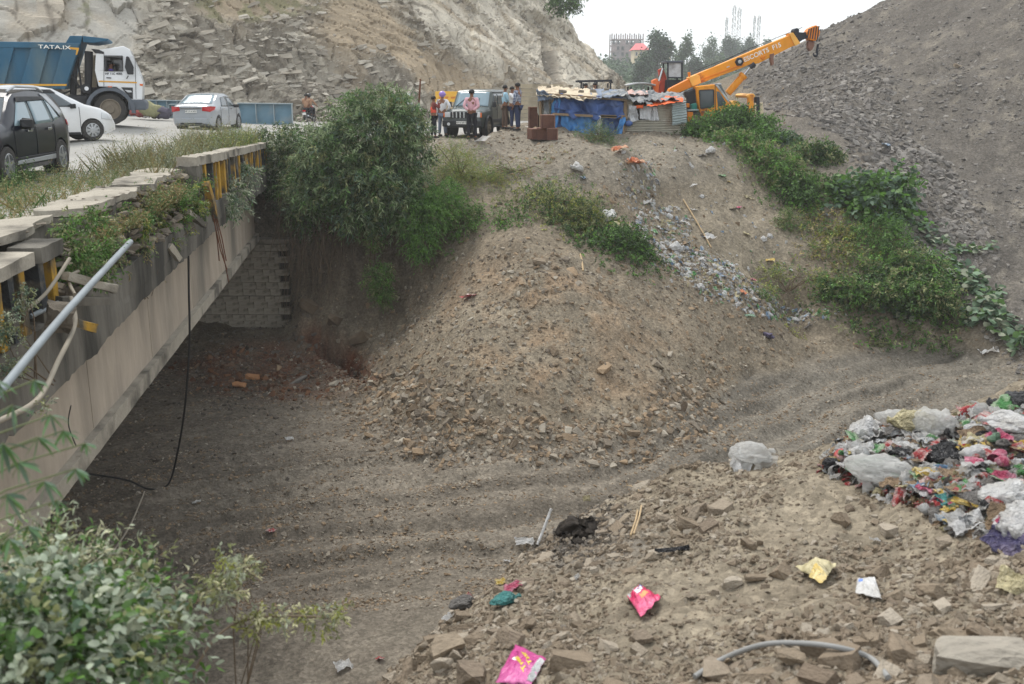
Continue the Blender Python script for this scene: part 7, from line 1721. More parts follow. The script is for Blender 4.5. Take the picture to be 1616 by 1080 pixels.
# roots and dead stems under the big bush
rt = empty('hanging_roots', P(510, 400, 31.4), label='tangle of dry brown roots hanging below the largest bush', cat='roots'); mb = MB(); c0 = Vector(rt.location)
for i in range(150):
    px = R0.uniform(440, 600) if i % 3 else R0.uniform(460, 530); y0_ = R0.uniform(290, 350); Ln = R0.uniform(60, 190) * (1 if px < 540 else .5); Yr = 31.9 - (px - 440) / 160 * .9
    pts = []; dx_ = R0.normal(0, 14)
    for k in range(6): f = k / 5; pts.append(Vector(P(px + dx_ * f + R0.normal(0, 4), y0_ + Ln * f, Yr + R0.normal(0, .12) + .25 * math.sin(f * 3) * (-1))) - c0)
    mb.tube(pts, [.016, .014, .012, .010, .008, .005], 3, cap=False)
mb.build('root_strands', m_dry, rt)['kind'] = 'stuff'
# weeds along the bridge edge: airy stems with small leaves
def edge_weeds(name, label, Y0, Y1, w0, w1, n, h, cols, r, z0f, lw=.006, ll=.05, lean=.0, per=14, group=None):
    base = np.array(B((Y0 + Y1) / 2, (w0 + w1) / 2, z0f((Y0 + Y1) / 2))); t = empty(name, base, label=label, cat='weeds', group=group)
    Yr = r.uniform(Y0, Y1, n); w = r.uniform(w0, w1, n); cl_ = .35 + .65 * sstep(-.3, .3, fbm(Yr * 1.1, w * 2, 2, int(Y0 * 7))); H_ = h * r.uniform(.4, 1.1, n) * cl_
    root = np.stack([bline(Yr, w), Yr, np.array([z0f(q) for q in Yr])], 1); dirn = unit(np.stack([r.normal(0, .32, n) + lean, r.normal(0, .32, n), np.ones(n)], 1))
    tip = root + dirn * H_[:, None]; S_, D_, Ls, Ws, Cs = [], [], [], [], []
    # stems as slim blades
    C = np.array(cols); cs = C[r.integers(0, len(cols), n)]
    f = np.tile(np.linspace(.15, 1, per), n)[:, None]; bp = np.repeat(root, per, 0) + np.repeat(tip - root, per, 0) * f; k = n * per
    out = unit(r.normal(0, 1, (k, 3)) + np.array([0, 0, .3])); bp = bp + out * .05 * r.random((k, 1)) * (1.2 - f * .4)
    leaves('foliage', bp - base, out, ll * r.uniform(.5, 1.3, k), lw * 2.2 * r.uniform(.7, 1.4, k), np.repeat(cs, per, 0) * (1 + .2 * r.normal(0, 1, (k, 1))).clip(.5, 1.5), t, r)
    leaves('stalks', root - base, dirn, H_, np.full(n, .009), cs * .85, t, r)
    return t
edge_weeds('weed_clump', 'tall airy dry weeds along the kerb behind the parapet rail', 19.0, 34.5, -2.2, -.4, 3400, .95, [G_OLIVE, G_DRY, G_OLIVE, G_GREY], R0, lambda q: .05)
edge_weeds('weed_clump', 'green bushy weeds right behind the far parapet rail', 27, 34.5, -1.2, -.2, 900, .75, [G_OLIVE, G_MID, G_YEL], R0, lambda q: .05, ll=.06, lw=.01)
edge_weeds('weed_clump', 'thin weeds between the black SUV and the kerb slabs', 12, 20, -2.6, -1.2, 900, .55, [G_OLIVE, G_DRY, G_MID], R0, lambda q: .12)
edge_weeds('weed_clump', 'green weeds in front of the black SUV wheels', 13.5, 19.5, -4.2, -2.6, 900, .6, [G_OLIVE, G_MID, G_MID], R0, lambda q: .12, ll=.06, lw=.009)
edge_weeds('weed_clump', 'dry weeds in the left corner behind the first kerb slab', 8, 13, -2.4, -1.2, 500, .4, [G_OLIVE, G_DRY], R0, lambda q: .12)
edge_weeds('weed_clump', 'weeds rooted in the rubble gap between the two kerb slabs', 11.4, 13.6, -.7, .02, 240, .4, [G_BRIGHT, G_MID, G_OLIVE], R0, lambda q: -.30, ll=.06, lw=.013, lean=.2)
edge_weeds('weed_clump', 'ragged weeds spilling over the front of the long kerb slabs', 13, 20, -.5, -.02, 800, .5, [G_OLIVE, G_DRY, G_MID, G_DRY], R0, lambda q: -.12, ll=.06, lw=.009, lean=.35)
edge_weeds('weed_clump', 'weeds growing from the broken end post of the parapet', 18.5, 21.5, -.4, .05, 240, .45, [G_OLIVE, G_MID, G_BRIGHT], R0, lambda q: -.2, ll=.07, lw=.012, lean=.3)
def face_weeds(label, spots, n, cols, L, W, shape=0, droop=.6):
    bl_ = [(px, py, Y, rx, rz_, .18) for px, py, Y, rx, rz_ in spots]
    return bush('weed_clump', label, 'weeds', bl_, n, 7, L, W, cols, R0, droop=droop, stems=6, hollow=.0, shape=shape, stem_r=.008, spread=.8)
face_weeds('light green weeds hanging over the beam where the black cable starts', [(275, 345, 18.6, .35, .40), (295, 320, 19.4, .3, .35), (250, 370, 17.4, .35, .28), (235, 340, 17.0, .3, .2), (210, 360, 15.4, .3, .2), (310, 330, 20, .25, .25)], 1100, [G_BRIGHT, G_OLIVE, G_YEL, G_MID], .065, .026)
face_weeds('green weeds on the ledge left of the long pipe end', [(130, 400, 11.6, .16, .25), (150, 430, 11.9, .2, .16), (105, 360, 11.6, .14, .16), (170, 395, 12.6, .22, .14), (200, 350, 15.5, .35, .2), (230, 330, 17.5, .35, .2), (180, 330, 15, .3, .12), (140, 345, 12.4, .2, .14)], 1150, [G_MID, G_BRIGHT, G_OLIVE], .05, .022)
face_weeds('large leaved weeds hanging over the far parapet face', [(360, 300, 24.6, .42, .32), (345, 325, 23.6, .34, .25), (385, 275, 27.0, .4, .3), (375, 330, 24.2, .25, .18)], 460, [G_GREY, G_MID, G_BLUE, G_GREY], .12, .035, droop=.8)
face_weeds('small weeds dripping down the stained beam face in the middle', [(235, 420, 16.6, .25, .28), (215, 390, 15.2, .3, .18), (190, 420, 13.8, .2, .12)], 260, [G_OLIVE, G_DRY, G_MID], .05, .016)
face_weeds('grey green weeds among the yellow balusters at the left edge', [(10, 520, 8.9, .12, .2), (40, 470, 9.6, .08, .14), (20, 580, 8.7, .1, .1), (70, 640, 8.3, .05, .04)], 300, [G_GREY, G_OLIVE, G_BLUE], .03, .016)
# foreground plants
def fore(label, blobs, n, per, L, W, cols, shape, droop, name='leafy_plant', dusty=None, vary=.14, spread=.7, st=26):
    return bush(name, label, 'plant', blobs, n, per, L, W, cols, R0, droop=droop, stems=st, hollow=.1, shape=shape, dusty=dusty, spread=spread, vary=vary, stem_r=.004, base=P(blobs[0][0], 1120, blobs[0][2] + .1))
fore('large mass of pale dusty leaves filling the bottom left corner', [(90, 1010, 3.3, .30, .20, .22), (180, 1010, 3.5, .20, .15, .2), (30, 940, 3.4, .20, .13, .2), (250, 1030, 3.7, .14, .10, .2), (200, 940, 3.8, .16, .08, .15), (20, 1060, 3.1, .3, .15, .2), (290, 1000, 3.9, .07, .05, .1)], 760, 7, .042, .024, [G_GREY, G_BLUE, G_MID, G_OLIVE, G_DARK, G_BRIGHT], 2, .3, dusty=(lin((148, 157, 138)), .4), spread=1.5)
fore('green plant with pale seed heads behind the dusty leaves', [(110, 905, 4.0, .26, .10, .2), (50, 900, 3.9, .2, .10, .2), (180, 925, 4.1, .16, .07, .15), (240, 950, 4.2, .12, .07, .15)], 420, 9, .045, .012, [G_OLIVE, G_MID, G_MID, G_GREY], 0, .1, dusty=(lin((168, 166, 138)), .35), spread=1.9)
fore('small green plant behind the dry stems at the bottom edge', [(380, 900, 4.4, .07, .05, .05), (350, 930, 4.2, .1, .06, .06)], 70, 8, .035, .012, [G_OLIVE, G_GREY, lin((176, 172, 138))], 0, .3, st=5)
fore('arching stem with pale seed heads leaning out over the pit', [(440, 975, 4.3, .13, .04, .05), (500, 980, 4.3, .12, .06, .05), (400, 985, 4.25, .07, .05, .05), (540, 965, 4.3, .05, .04, .04), (358, 900, 4.3, .04, .10, .04)], 150, 8, .030, .011, [G_OLIVE, lin((172, 170, 134)), G_GREY, G_YEL], 0, .3, st=0)
path('dry_stem', [prop(300, 1075, 4.1), prop(330, 1020, 4.15), prop(370, 985, 4.25), prop(430, 973, 4.3), prop(520, 975, 4.3)], .006, m_dry, 'bare arching dry stem at the bottom of the photo', 'stem')
# fingered leaves at the left edge
fl = empty('fingered_plant', P(-60, 900, 3.0), label='tall plant with long fingered leaves at the left edge in front of the beam', cat='plant'); fb = np.array(fl.location); bs, ds, Ls, Ws, cs = [], [], [], [], []
mb = MB()
for (px, py, Y, sc) in ((20, 640, 2.9, 1), (60, 690, 3.0, 1.1), (30, 730, 2.8, 1), (80, 655, 3.1, .9), (10, 780, 2.8, 1.1), (70, 760, 3.0, 1), (120, 740, 3.1, .8), (45, 830, 3.0, 1), (100, 680, 3.1, .8), (5, 700, 2.8, 1.2), (135, 700, 3.2, .6), (15, 850, 2.9, 1), (-10, 600, 2.9, 1), (55, 600, 3.1, .7), (90, 790, 3.1, .7)):
    c = P(px, py, Y); root = P(-90 + R0.uniform(-10, 10), py + 90, Y + .1); mb.tube([Vector(root - fb), Vector((root + c) / 2 - fb) + Vector((0, 0, .03)), Vector(c - fb)], [.005, .004, .003], 5)
    for k in range(7):
        a = R(-100 + 200 * k / 6) - PI / 2 + R0.normal(0, .1); d = np.array([math.cos(a) * .8 + .25, R0.normal(0, .25), math.sin(a) * .6 - .45]); bs.append(c); ds.append(d); Ls.append(.085 * sc * (1 - .08 * abs(k - 3)) * R0.uniform(.85, 1.1)); Ws.append(.014 * sc); cs.append(np.array([G_BLUE, G_MID, lin((112, 146, 104))][k % 3]) * R0.uniform(.85, 1.2))
leaves('foliage', np.array(bs) - fb, unit(np.array(ds)), np.array(Ls), np.array(Ws), np.array(cs), fl, R0, shape=2, fold=.2); mb.build('stalks', m_stem, fl)['kind'] = 'stuff'
# ------------------------------------------------------------------ litter
def film(name, c, alpha=1.0, rough_=.35, trn=.35, spec=.5, c2=None):
    dk = .2 if max(c) - min(c) > 40 and 'pink_foil' != name[4:] and 'magenta' not in name else .06; du_ = (140, 130, 114); c = tuple(v * (1 - dk) + w * dk for v, w in zip(c, du_)); c2 = c2 and tuple(v * (1 - dk) + w * dk for v, w in zip(c2, du_))
    m = bpy.data.materials.new(name); m.use_nodes = True; n = m.node_tree.nodes; l = m.node_tree.links; b = n['Principled BSDF']; b.inputs['Roughness'].default_value = rough_; b.inputs['Specular IOR Level'].default_value = spec; b.inputs['Alpha'].default_value = alpha
    tc = n.new('ShaderNodeTexCoord'); ns = n.new('ShaderNodeTexNoise'); ns.inputs['Scale'].default_value = 2.2; ns.inputs['Detail'].default_value = 5; l.new(tc.outputs['Object'], ns.inputs[0])
    r = n.new('ShaderNodeValToRGB'); r.color_ramp.elements[0].position = .44; r.color_ramp.elements[0].color = (*lin(c), 1); r.color_ramp.elements[1].position = .62; r.color_ramp.elements[1].color = (*lin(c2 or tuple(int(v * .82) for v in c)), 1); l.new(ns.outputs['Fac'], r.inputs[0]); l.new(r.outputs[0], b.inputs['Base Color'])
    nb = n.new('ShaderNodeTexNoise'); nb.inputs['Scale'].default_value = 7; nb.inputs['Detail'].default_value = 4; nb.inputs['Distortion'].default_value = 1.0; l.new(tc.outputs['Object'], nb.inputs[0]); bp = n.new('ShaderNodeBump'); bp.inputs['Strength'].default_value = .8; bp.inputs['Distance'].default_value = .12; l.new(nb.outputs['Fac'], bp.inputs['Height']); l.new(bp.outputs[0], b.inputs['Normal'])
    if trn:
        t = n.new('ShaderNodeBsdfTranslucent'); l.new(r.outputs[0], t.inputs[0]); ms = n.new('ShaderNodeMixShader'); ms.inputs[0].default_value = trn; l.new(b.outputs[0], ms.inputs[1]); l.new(t.outputs[0], ms.inputs[2]); l.new(ms.outputs[0], n['Material Output'].inputs[0])
    return m
F = {'white': film('white_film', (240, 240, 240), c2=(222, 220, 216)), 'clear': film('clear_film', (240, 240, 238), .5, .15, c2=(228, 228, 226)), 'pale green': film('pale_green_film', (168, 214, 184), .85), 'black': film('black_film', (40, 40, 44), trn=0, rough_=.3), 'red': film('red_foil', (196, 44, 50), trn=.1, c2=(222, 200, 196)),
     'pink': film('pink_foil', (206, 60, 106), trn=.1, c2=(232, 150, 176)), 'green': film('green_foil', (60, 140, 66), trn=.1, c2=(190, 214, 180)), 'blue': film('blue_foil', (104, 146, 190), trn=.1, c2=(204, 214, 224)), 'yellow': film('yellow_foil', (226, 186, 66), trn=.1, c2=(236, 216, 150)), 'orange': film('orange_foil', (222, 110, 60), trn=.1, c2=(226, 170, 130)),
     'cream': film('cream_film', (232, 220, 172), trn=.2), 'brown': film('brown_card', (158, 134, 108), trn=0, rough_=.8, spec=.1, c2=(132, 112, 92)), 'grey': film('grey_film', (128, 124, 120), trn=.1), 'purple': film('purple_film', (70, 66, 104), trn=.1, c2=(120, 110, 140)), 'silver': film('silver_foil', (196, 198, 200), trn=0, rough_=.25), 'teal': film('teal_foil', (70, 160, 160), trn=.1)}
def crumple(kind, seed, m, print_m=None):
    r = random.Random(seed); bm = bmesh.new()
    if kind == 'bag':
        bmesh.ops.create_icosphere(bm, subdivisions=4, radius=.5); s3 = Vector((seed * 1.7, 0, 0))
        for v in bm.verts:
            p = v.co * 2; t = p.x; th = math.atan2(p.z, p.y); n1_ = mnoise.noise(p * 1.2 + s3); rho = math.sqrt(max(0, 1 - t * t))
            if t > .4: rho = (.92 * (1 - (t - .4) / .35) + .13 * (t - .4) / .35) if t < .75 else .13 + .5 * (t - .75) * (1.6 if rho > .02 else .3)
            fo = 1 + (.07 + .22 * max(0, t + .3)) * (abs(math.sin(4.5 * th + 3 * n1_)) - .55) + .65 * n1_ + .30 * (1 - 2 * abs(mnoise.noise(p * 2.3 + s3))) + .13 * (1 - 2 * abs(mnoise.noise(p * 6 + s3)))
            v.co = Vector((t * .5 * (1 + .3 * n1_), math.cos(th) * rho * .46 * fo, math.sin(th) * rho * .30 * fo)); v.co.z = max(v.co.z, -.13 + .05 * mnoise.noise(p * 2)); v.co.z += .05 * t
    elif kind in ('wrapper', 'sheet', 'card'):
        n = 14; a = (1.0, .72) if kind != 'card' else (1.0, .8); g_ = []
        for i in range(n + 1):
            for j in range(n + 1):
                u, v = i / n - .5, j / n - .5; s3 = Vector((seed * 2.3, 1, 0)); e = 1 if kind == 'wrapper' else .3
                amp = {'wrapper': .20, 'sheet': .26, 'card': .05}[kind]
                z = amp * mnoise.noise(Vector((u * 3, v * 3, 0)) + s3) + amp * .5 * (1 - abs(mnoise.noise(Vector((u * 7, v * 7, 3)) + s3))) + (abs(u) * .5 * r.choice((1,)) * .6 if kind == 'card' and u > .1 else 0)
                if kind == 'wrapper': z += .10 * math.cos(u * PI) * math.cos(v * PI)
                jag = .025 * mnoise.noise(Vector((u * 14, v * 14, 5)) + s3)
                g_.append(bm.verts.new((u * a[0] + jag + .12 * mnoise.noise(Vector((v * 3, 2, 1)) + s3), v * a[1] + jag + .12 * mnoise.noise(Vector((u * 3, 7, 1)) + s3), z)))
        for i in range(n):
            for j in range(n):
                q = i * (n + 1) + j; bm.faces.new((g_[q], g_[q + n + 1], g_[q + n + 2], g_[q + 1]))
    elif kind == 'cup':
        prof = [(0, .0), (0, .30), (.7, .42), (.72, .43), (.70, .40), (.03, .28), (.03, 0)]; n = 16; vs = []
        for t, rr in prof: vs.append([bm.verts.new((t - .35, rr * math.cos(2 * PI * j / n), rr * math.sin(2 * PI * j / n) * (.75 + .1 * math.sin(j + t * 5)))) for j in range(n)])
        for a_, b_ in zip(vs[:-1], vs[1:]):
            for j in range(n):
                try: bm.faces.new((a_[j], a_[(j + 1) % n], b_[(j + 1) % n], b_[j]))
                except ValueError: pass
        bmesh.ops.remove_doubles(bm, verts=bm.verts, dist=1e-4)
    elif kind == 'bottle':
        prof = [(-.5, .0), (-.5, .13), (-.46, .15), (.1, .15), (.12, .135), (.16, .15), (.24, .13), (.36, .05), (.38, .045), (.48, .045), (.48, 0)]; n = 12; vs = []
        for t, rr in prof: vs.append([bm.verts.new((t, rr * math.cos(2 * PI * j / n), rr * math.sin(2 * PI * j / n))) for j in range(n)])
        for a_, b_ in zip(vs[:-1], vs[1:]):
            for j in range(n): bm.faces.new((a_[j], a_[(j + 1) % n], b_[(j + 1) % n], b_[j]))
        bmesh.ops.remove_doubles(bm, verts=bm.verts, dist=1e-4)
    elif kind == 'box':
        bmesh.ops.create_cube(bm, size=.8)
        for v in bm.verts: v.co.z *= .5; v.co += Vector(mnoise.noise_vector(v.co * 2 + Vector((seed, 0, 0)))) * .12
        bmesh.ops.subdivide_edges(bm, edges=bm.edges[:], cuts=3, use_grid_fill=True)
        for v in bm.verts: v.co += Vector(mnoise.noise_vector(v.co * 3 + Vector((seed, 0, 0)))) * .05
    me = bpy.data.meshes.new(kind); bm.to_mesh(me); bm.free(); me.materials.append(m); me.shade_smooth()
    if kind in ('box', 'card'): me.set_sharp_from_angle(angle=R(30))
    return me
CACHE = {}
def piece(kind, colour, seed=0):
    k = (kind, colour, seed % 3)
    if k not in CACHE: CACHE[k] = crumple(kind, seed % 3 + len(CACHE) * .7, F[colour])
    return CACHE[k]
def drop(px, py, kind, colour, size, label, rot=None, y0=3.0, seed=0, dz=.02, cat=None, group=None, sc=(1, 1, 1)):
    q = on_ground(px, py, y0); o = bpy.data.objects.new({'bag': 'plastic_bag', 'wrapper': 'wrapper', 'sheet': 'plastic_sheet', 'card': 'cardboard_piece', 'cup': 'paper_cup', 'bottle': 'bottle', 'box': 'carton'}[kind], piece(kind, colour, seed)); COL.objects.link(o)
    o.location = (q[0], q[1], q[2] + dz + size * (.16 if kind in ('bag', 'box', 'cup', 'bottle') else .05)); o.scale = (size * sc[0], size * sc[1], size * sc[2]); o.rotation_euler = rot if rot is not None else (random.uniform(-.35, .35), random.uniform(-.35, .35), random.uniform(0, 6.3))
    return tag(o, label, cat or {'bag': 'bag', 'wrapper': 'wrapper', 'sheet': 'plastic sheet', 'card': 'cardboard', 'cup': 'cup', 'bottle': 'bottle', 'box': 'box'}[kind], group)
# pieces that stand out
drop(1188, 735, 'bag', 'clear', .38, 'large crumpled clear plastic bag lying alone left of the rubbish pile', (0, 0, .3), sc=(1.1, .7, .62))
drop(1205, 742, 'sheet', 'clear', .30, 'torn clear flap on the right side of the lone plastic bag', (.9, .2, .4), sc=(.9, .6, .8)); drop(1165, 742, 'sheet', 'white', .26, 'white film flap on the left side of the lone plastic bag', (.7, -.3, 1.1)); drop(1385, 770, 'sheet', 'clear', .34, 'clear film spread along the front of the large clear bag', (.5, 0, .1)); drop(1430, 778, 'sheet', 'white', .26, 'white film flap at the right end of the large clear bag', (.9, .2, .9))
drop(1440, 685, 'bag', 'cream', .42, 'cream coloured bag at the back of the rubbish pile', (0, 0, 2.9), sc=(1.1, .6, .7)); drop(1475, 690, 'bag', 'clear', .36, 'clear bag wrapped round the end of the cream bag', (0, 0, .2), seed=1); drop(1412, 682, 'bag', 'clear', .28, 'clear bag puffed up left of the cream bag', (0, .3, 1.2), seed=2)
drop(1366, 700, 'bag', 'white', .26, 'white crumpled bag at the back left of the rubbish pile', (0, -.3, .4)); drop(1360, 722, 'sheet', 'white', .24, 'white printed sheet in front of the white crumpled bag', (.3, .1, .2))
drop(1425, 697, 'sheet', 'white', .30, 'flat white sheet lying under the cream bag', (.3, .0, .15), sc=(1.2, .5, .6)); drop(1398, 765, 'bag', 'clear', .46, 'large clear bag at the front edge of the rubbish pile', (.1, .1, -.15), seed=1, sc=(1.2, .65, .55)); drop(1370, 755, 'bag', 'pale green', .34, 'pale green bag under the large clear bag', (.1, 0, .5), seed=2, sc=(1, .7, .6))
drop(1492, 735, 'bag', 'black', .26, 'black knotted bag in the middle of the rubbish pile', (0, -.5, 1.3)); drop(1495, 702, 'sheet', 'black', .2, 'black plastic strip standing above the knotted black bag', (1.0, .2, 1.2)); drop(1545, 730, 'bag', 'white', .28, 'white bag with red print right of the black bag', (0, .1, .4), seed=1, sc=(1.1, .6, .6)); drop(1590, 690, 'bag', 'white', .40, 'large white bag at the right end of the rubbish pile', (0, 0, 2.8), seed=2, sc=(1.1, .7, .5))
drop(1528, 680, 'wrapper', 'green', .2, 'bright green wrapper near the back of the rubbish pile', (.5, .2, .6)); drop(1590, 658, 'bag', 'green', .24, 'bright green bag at the back right of the rubbish pile', (0, 0, .3)); drop(1612, 664, 'wrapper', 'teal', .14, 'teal wrapper at the photo edge beside the green bag'); drop(1530, 662, 'wrapper', 'red', .26, 'big red wrapper at the back of the rubbish pile', (.4, .1, .4)); drop(1545, 690, 'wrapper', 'white', .24, 'white and green wrapper behind the white bag with red print', (.3, 0, -.5), seed=1)
o = link_mesh('ball', MB().ball((0, 0, 0), .5, 20, 14).v and crumple('cup', 1, F['red'])); bpy.data.objects.remove(o)
q = on_ground(1327, 735, 4); o = MB().ball((0, 0, 0), .062, 20, 12).build('ball', F['red'], smooth=True, angle=180); o.location = (q[0], q[1], q[2] + .05); tag(o, 'small round red ball at the left tip of the rubbish pile', 'ball')
drop(1318, 740, 'wrapper', 'yellow', .15, 'yellow wrapper standing beside the red ball', (1.2, .3, .4)); drop(1350, 728, 'wrapper', 'yellow', .2, 'long yellow wrapper right of the red ball', (.2, .1, 2.8)); drop(1395, 692, 'wrapper', 'orange', .16, 'orange wrapper between the white bag and the cream bag')
drop(1485, 800, 'wrapper', 'yellow', .17, 'yellow half of the torn packet at the front of the rubbish pile', (.3, .3, 1.0)); drop(1497, 806, 'wrapper', 'teal', .17, 'green blue half of the torn packet at the front of the rubbish pile', (.3, 0, .1)); drop(1480, 822, 'cup', 'red', .13, 'pair of crushed red paper cups in front of the torn packet', (0, .2, .5)); drop(1460, 815, 'cup', 'white', .10, 'small white cup left of the crushed red cups', (0, 0, 1.5)); drop(1575, 828, 'cup', 'pink', .15, 'pink paper cup wedged above the leaning brown card', (0, .1, 2.9)); drop(1495, 832, 'wrapper', 'yellow', .12, 'small yellow wrapper end below the crushed red cups')
drop(1525, 840, 'sheet', 'white', .26, 'white plastic sheet at the front edge of the rubbish pile', (.2, 0, .2)); drop(1590, 800, 'bag', 'white', .36, 'big white bag at the right edge behind the yellow strips', (0, 0, .5), sc=(1.1, .7, .5)); drop(1608, 845, 'bag', 'white', .28, 'white bag right of the pink cup', (0, 0, 1.5)); drop(1545, 812, 'sheet', 'yellow', .26, 'long yellow strip crossing the front right of the pile', (.1, .1, -.5), sc=(1.3, .25, .5)); drop(1585, 850, 'card', 'brown', .22, 'brown card leaning behind the purple packet', (1.0, .1, -.5), dz=.06); drop(1588, 882, 'wrapper', 'purple', .24, 'purple packet with pink top leaning on the brown card', (.7, .2, -1.0), dz=.03); drop(1583, 862, 'wrapper', 'pink', .12, 'pink foil scrap on top of the purple packet', (.7, .2, -1.0), dz=.10)
drop(1608, 940, 'sheet', 'cream', .22, 'torn cream paper at the right edge below the purple packet', (.3, .1, -.5)); drop(1505, 760, 'card', 'brown', .2, 'brown card with folded corner in the pile front', (.4, .2, .3)); drop(1450, 712, 'card', 'brown', .2, 'flat brown card behind the knotted black bag'); drop(1538, 700, 'card', 'brown', .24, 'large brown card near the back of the rubbish pile', (.6, 0, .4)); drop(1500, 752, 'wrapper', 'blue', .22, 'blue and white packet below the knotted black bag', (.3, .1, .1), sc=(1.2, .5, .6)); drop(1470, 730, 'wrapper', 'red', .20, 'red striped wrapper left of the knotted black bag'); drop(1545, 745, 'wrapper', 'pink', .2, 'pink printed packet under the white bag with red print')
drop(1610, 650, 'bag', 'black', .26, 'black bag at the far right corner above the green bag')
# the rest of the pile: colour, kind and neighbourhood tell them apart
kinds = ['wrapper', 'sheet', 'bag', 'card', 'wrapper', 'cup', 'sheet', 'wrapper', 'wrapper', 'card', 'bottle']; cols_ = ['white', 'red', 'black', 'brown', 'clear', 'pink', 'green', 'blue', 'yellow', 'white', 'grey', 'silver', 'clear', 'brown', 'white', 'cream']
words = {'wrapper': 'wrapper', 'sheet': 'plastic sheet', 'bag': 'bag', 'card': 'card piece', 'cup': 'paper cup', 'box': 'carton', 'bottle': 'bottle'}
seen = {}; spots = []
rr = random.Random(5)
def near_word(px, py):
    marks = (('cream bag', 1440, 685), ('red ball', 1327, 735), ('large clear bag', 1398, 765), ('knotted black bag', 1492, 735), ('green bag', 1590, 658), ('torn yellow packet', 1490, 803), ('red print bag', 1545, 730), ('large white bag', 1590, 690), ('yellow strip', 1545, 812), ('pink cup', 1575, 828), ('big red wrapper', 1530, 662))
    m_ = min(marks, key=lambda k: (k[1] - px) ** 2 + 3 * (k[2] - py) ** 2); rel = 'left of' if px < m_[1] - 16 else 'right of' if px > m_[1] + 16 else 'behind' if py < m_[2] else 'in front of'
    return rel + ' the ' + m_[0]
n_ = 0
while n_ < 262:
    px = rr.uniform(1300, 1640); py = rr.uniform(650, 850)
    top_ = np.interp(px, [1290, 1345, 1400, 1500, 1560, 1640], [728, 693, 672, 660, 645, 632]); bot_ = np.interp(px, [1290, 1350, 1400, 1460, 1500, 1560, 1640], [748, 768, 792, 812, 842, 858, 872])
    if not (top_ < py < bot_): continue
    kd = rr.choice(kinds); cl = rr.choice(cols_)
    if kd == 'card' or kd == 'box': cl = rr.choice(['brown', 'white', 'brown', 'red', 'green'])
    if kd == 'bag': cl = rr.choice(['white', 'clear', 'grey', 'black', 'pale green'])
    if kd == 'bottle': cl = rr.choice(['clear', 'green'])
    if kd == 'cup': cl = rr.choice(['white', 'red', 'pink'])
    lb = '%s %s %s in the rubbish pile' % (cl, words[kd], near_word(px, py)); seen[lb] = seen.get(lb, 0) + 1
    if seen[lb] > 1:
        sz_w = rr.choice(('small', 'tiny', 'crushed', 'half buried', 'tilted', 'torn')); lb = sz_w + ' ' + lb; seen[lb] = seen.get(lb, 0) + 1
        if seen[lb] > 1: continue
    drop(px, py, kd, cl, rr.uniform(.08, .19) * (.75 if kd in ('cup', 'bottle', 'bag') else 1), lb, seed=rr.randint(0, 8), group='rubbish dumped on the near mound', dz=.01 + rr.random() * .05); n_ += 1
# packets with print
def packet(name, corners, Y, label, base_m, marks, dz=.03):
    t = empty(name, corners_c := tuple(np.mean([on_ground(*c, 3.0) for c in corners], 0) + np.array([0, 0, dz])), label=label, cat='packet')
    Q = [Vector(on_ground(*c, 3.0)) - Vector(corners_c) + Vector((0, 0, dz)) for c in corners]; cen = sum(Q, Vector()) / 4; nrm = (Q[1] - Q[0]).cross(Q[3] - Q[0]).normalized(); nrm = nrm if nrm.z > 0 else -nrm; S_ = (Q[1] - Q[0]).length
    def surf(u, v, off=0): 
        p = (Q[0] * (1 - u) + Q[1] * u) * (1 - v) + (Q[3] * (1 - u) + Q[2] * u) * v
        return p + nrm * (S_ * (.16 * math.sin(PI * u) * math.sin(PI * v) + .05 * mnoise.noise((u * 5, v * 5, Y)) + .03 * (1 - abs(mnoise.noise((u * 9, v * 9, 2))))) + off)
    MB().sheet(lambda u, v: tuple(surf(u, v)), 22, 22).build('wrapping', base_m, t, smooth=True, thick=.002)
    for nm, poly, m in marks:
        mb = MB()
        if nm == 'lettering':
            txt, u0, v0, du, dv, ang, c_ = poly
            me = text_mesh('lettering', txt, 1.0, Matrix.Identity(4), m, t, .02).data
            bm = bmesh.new(); bm.from_mesh(me); bmesh.ops.triangulate(bm, faces=bm.faces[:])
            xs = [v.co.x for v in bm.verts]; w_ = max(xs) - min(xs) or 1
            for v in bm.verts:
                a = v.co.x / w_ * du; b = v.co.y * dv; z = v.co.z; uu = u0 + a * math.cos(ang) - b * math.sin(ang); vv = v0 + a * math.sin(ang) + b * math.cos(ang); v.co = surf(uu, vv, .004 + z * .02)
            bm.to_mesh(me); bm.free()
        else:
            u0, u1, v0, v1 = poly; mb.sheet(lambda u, v: tuple(surf(u0 + (u1 - u0) * u, v0 + (v1 - v0) * v, .0025)), 8, 8).build(nm, m, t, smooth=True)
    return t
P_pink = film('hot_pink_foil', (222, 34, 96), trn=.05, c2=(238, 110, 150)); P_mag = film('magenta_foil', (196, 64, 140), trn=.05, c2=(214, 110, 170)); m_lblue = mat('blue_print', lin((110, 140, 204)), rough=.5); m_lwhite = mat('white_print', lin((236, 226, 230)), rough=.5); m_lyel = mat('yellow_print', lin((222, 206, 60)), rough=.5); m_lor = mat('orange_print', lin((240, 150, 100)), rough=.5)
packet('snack_packet', ((990, 955), (1012, 986), (1043, 957), (1008, 937)), 1.0, 'hot pink snack packet lying alone on the near mound', P_pink, [('print_patch', (.2, .55, .3, .72), m_lwhite), ('lettering', ('NAMKEEN', .34, .62, .42, .13, 1.4, 0), m_lblue), ('print_patch', (.60, .74, .35, .75), m_lor), ('torn_edge', (-.02, .16, .05, .5), F['silver'])])
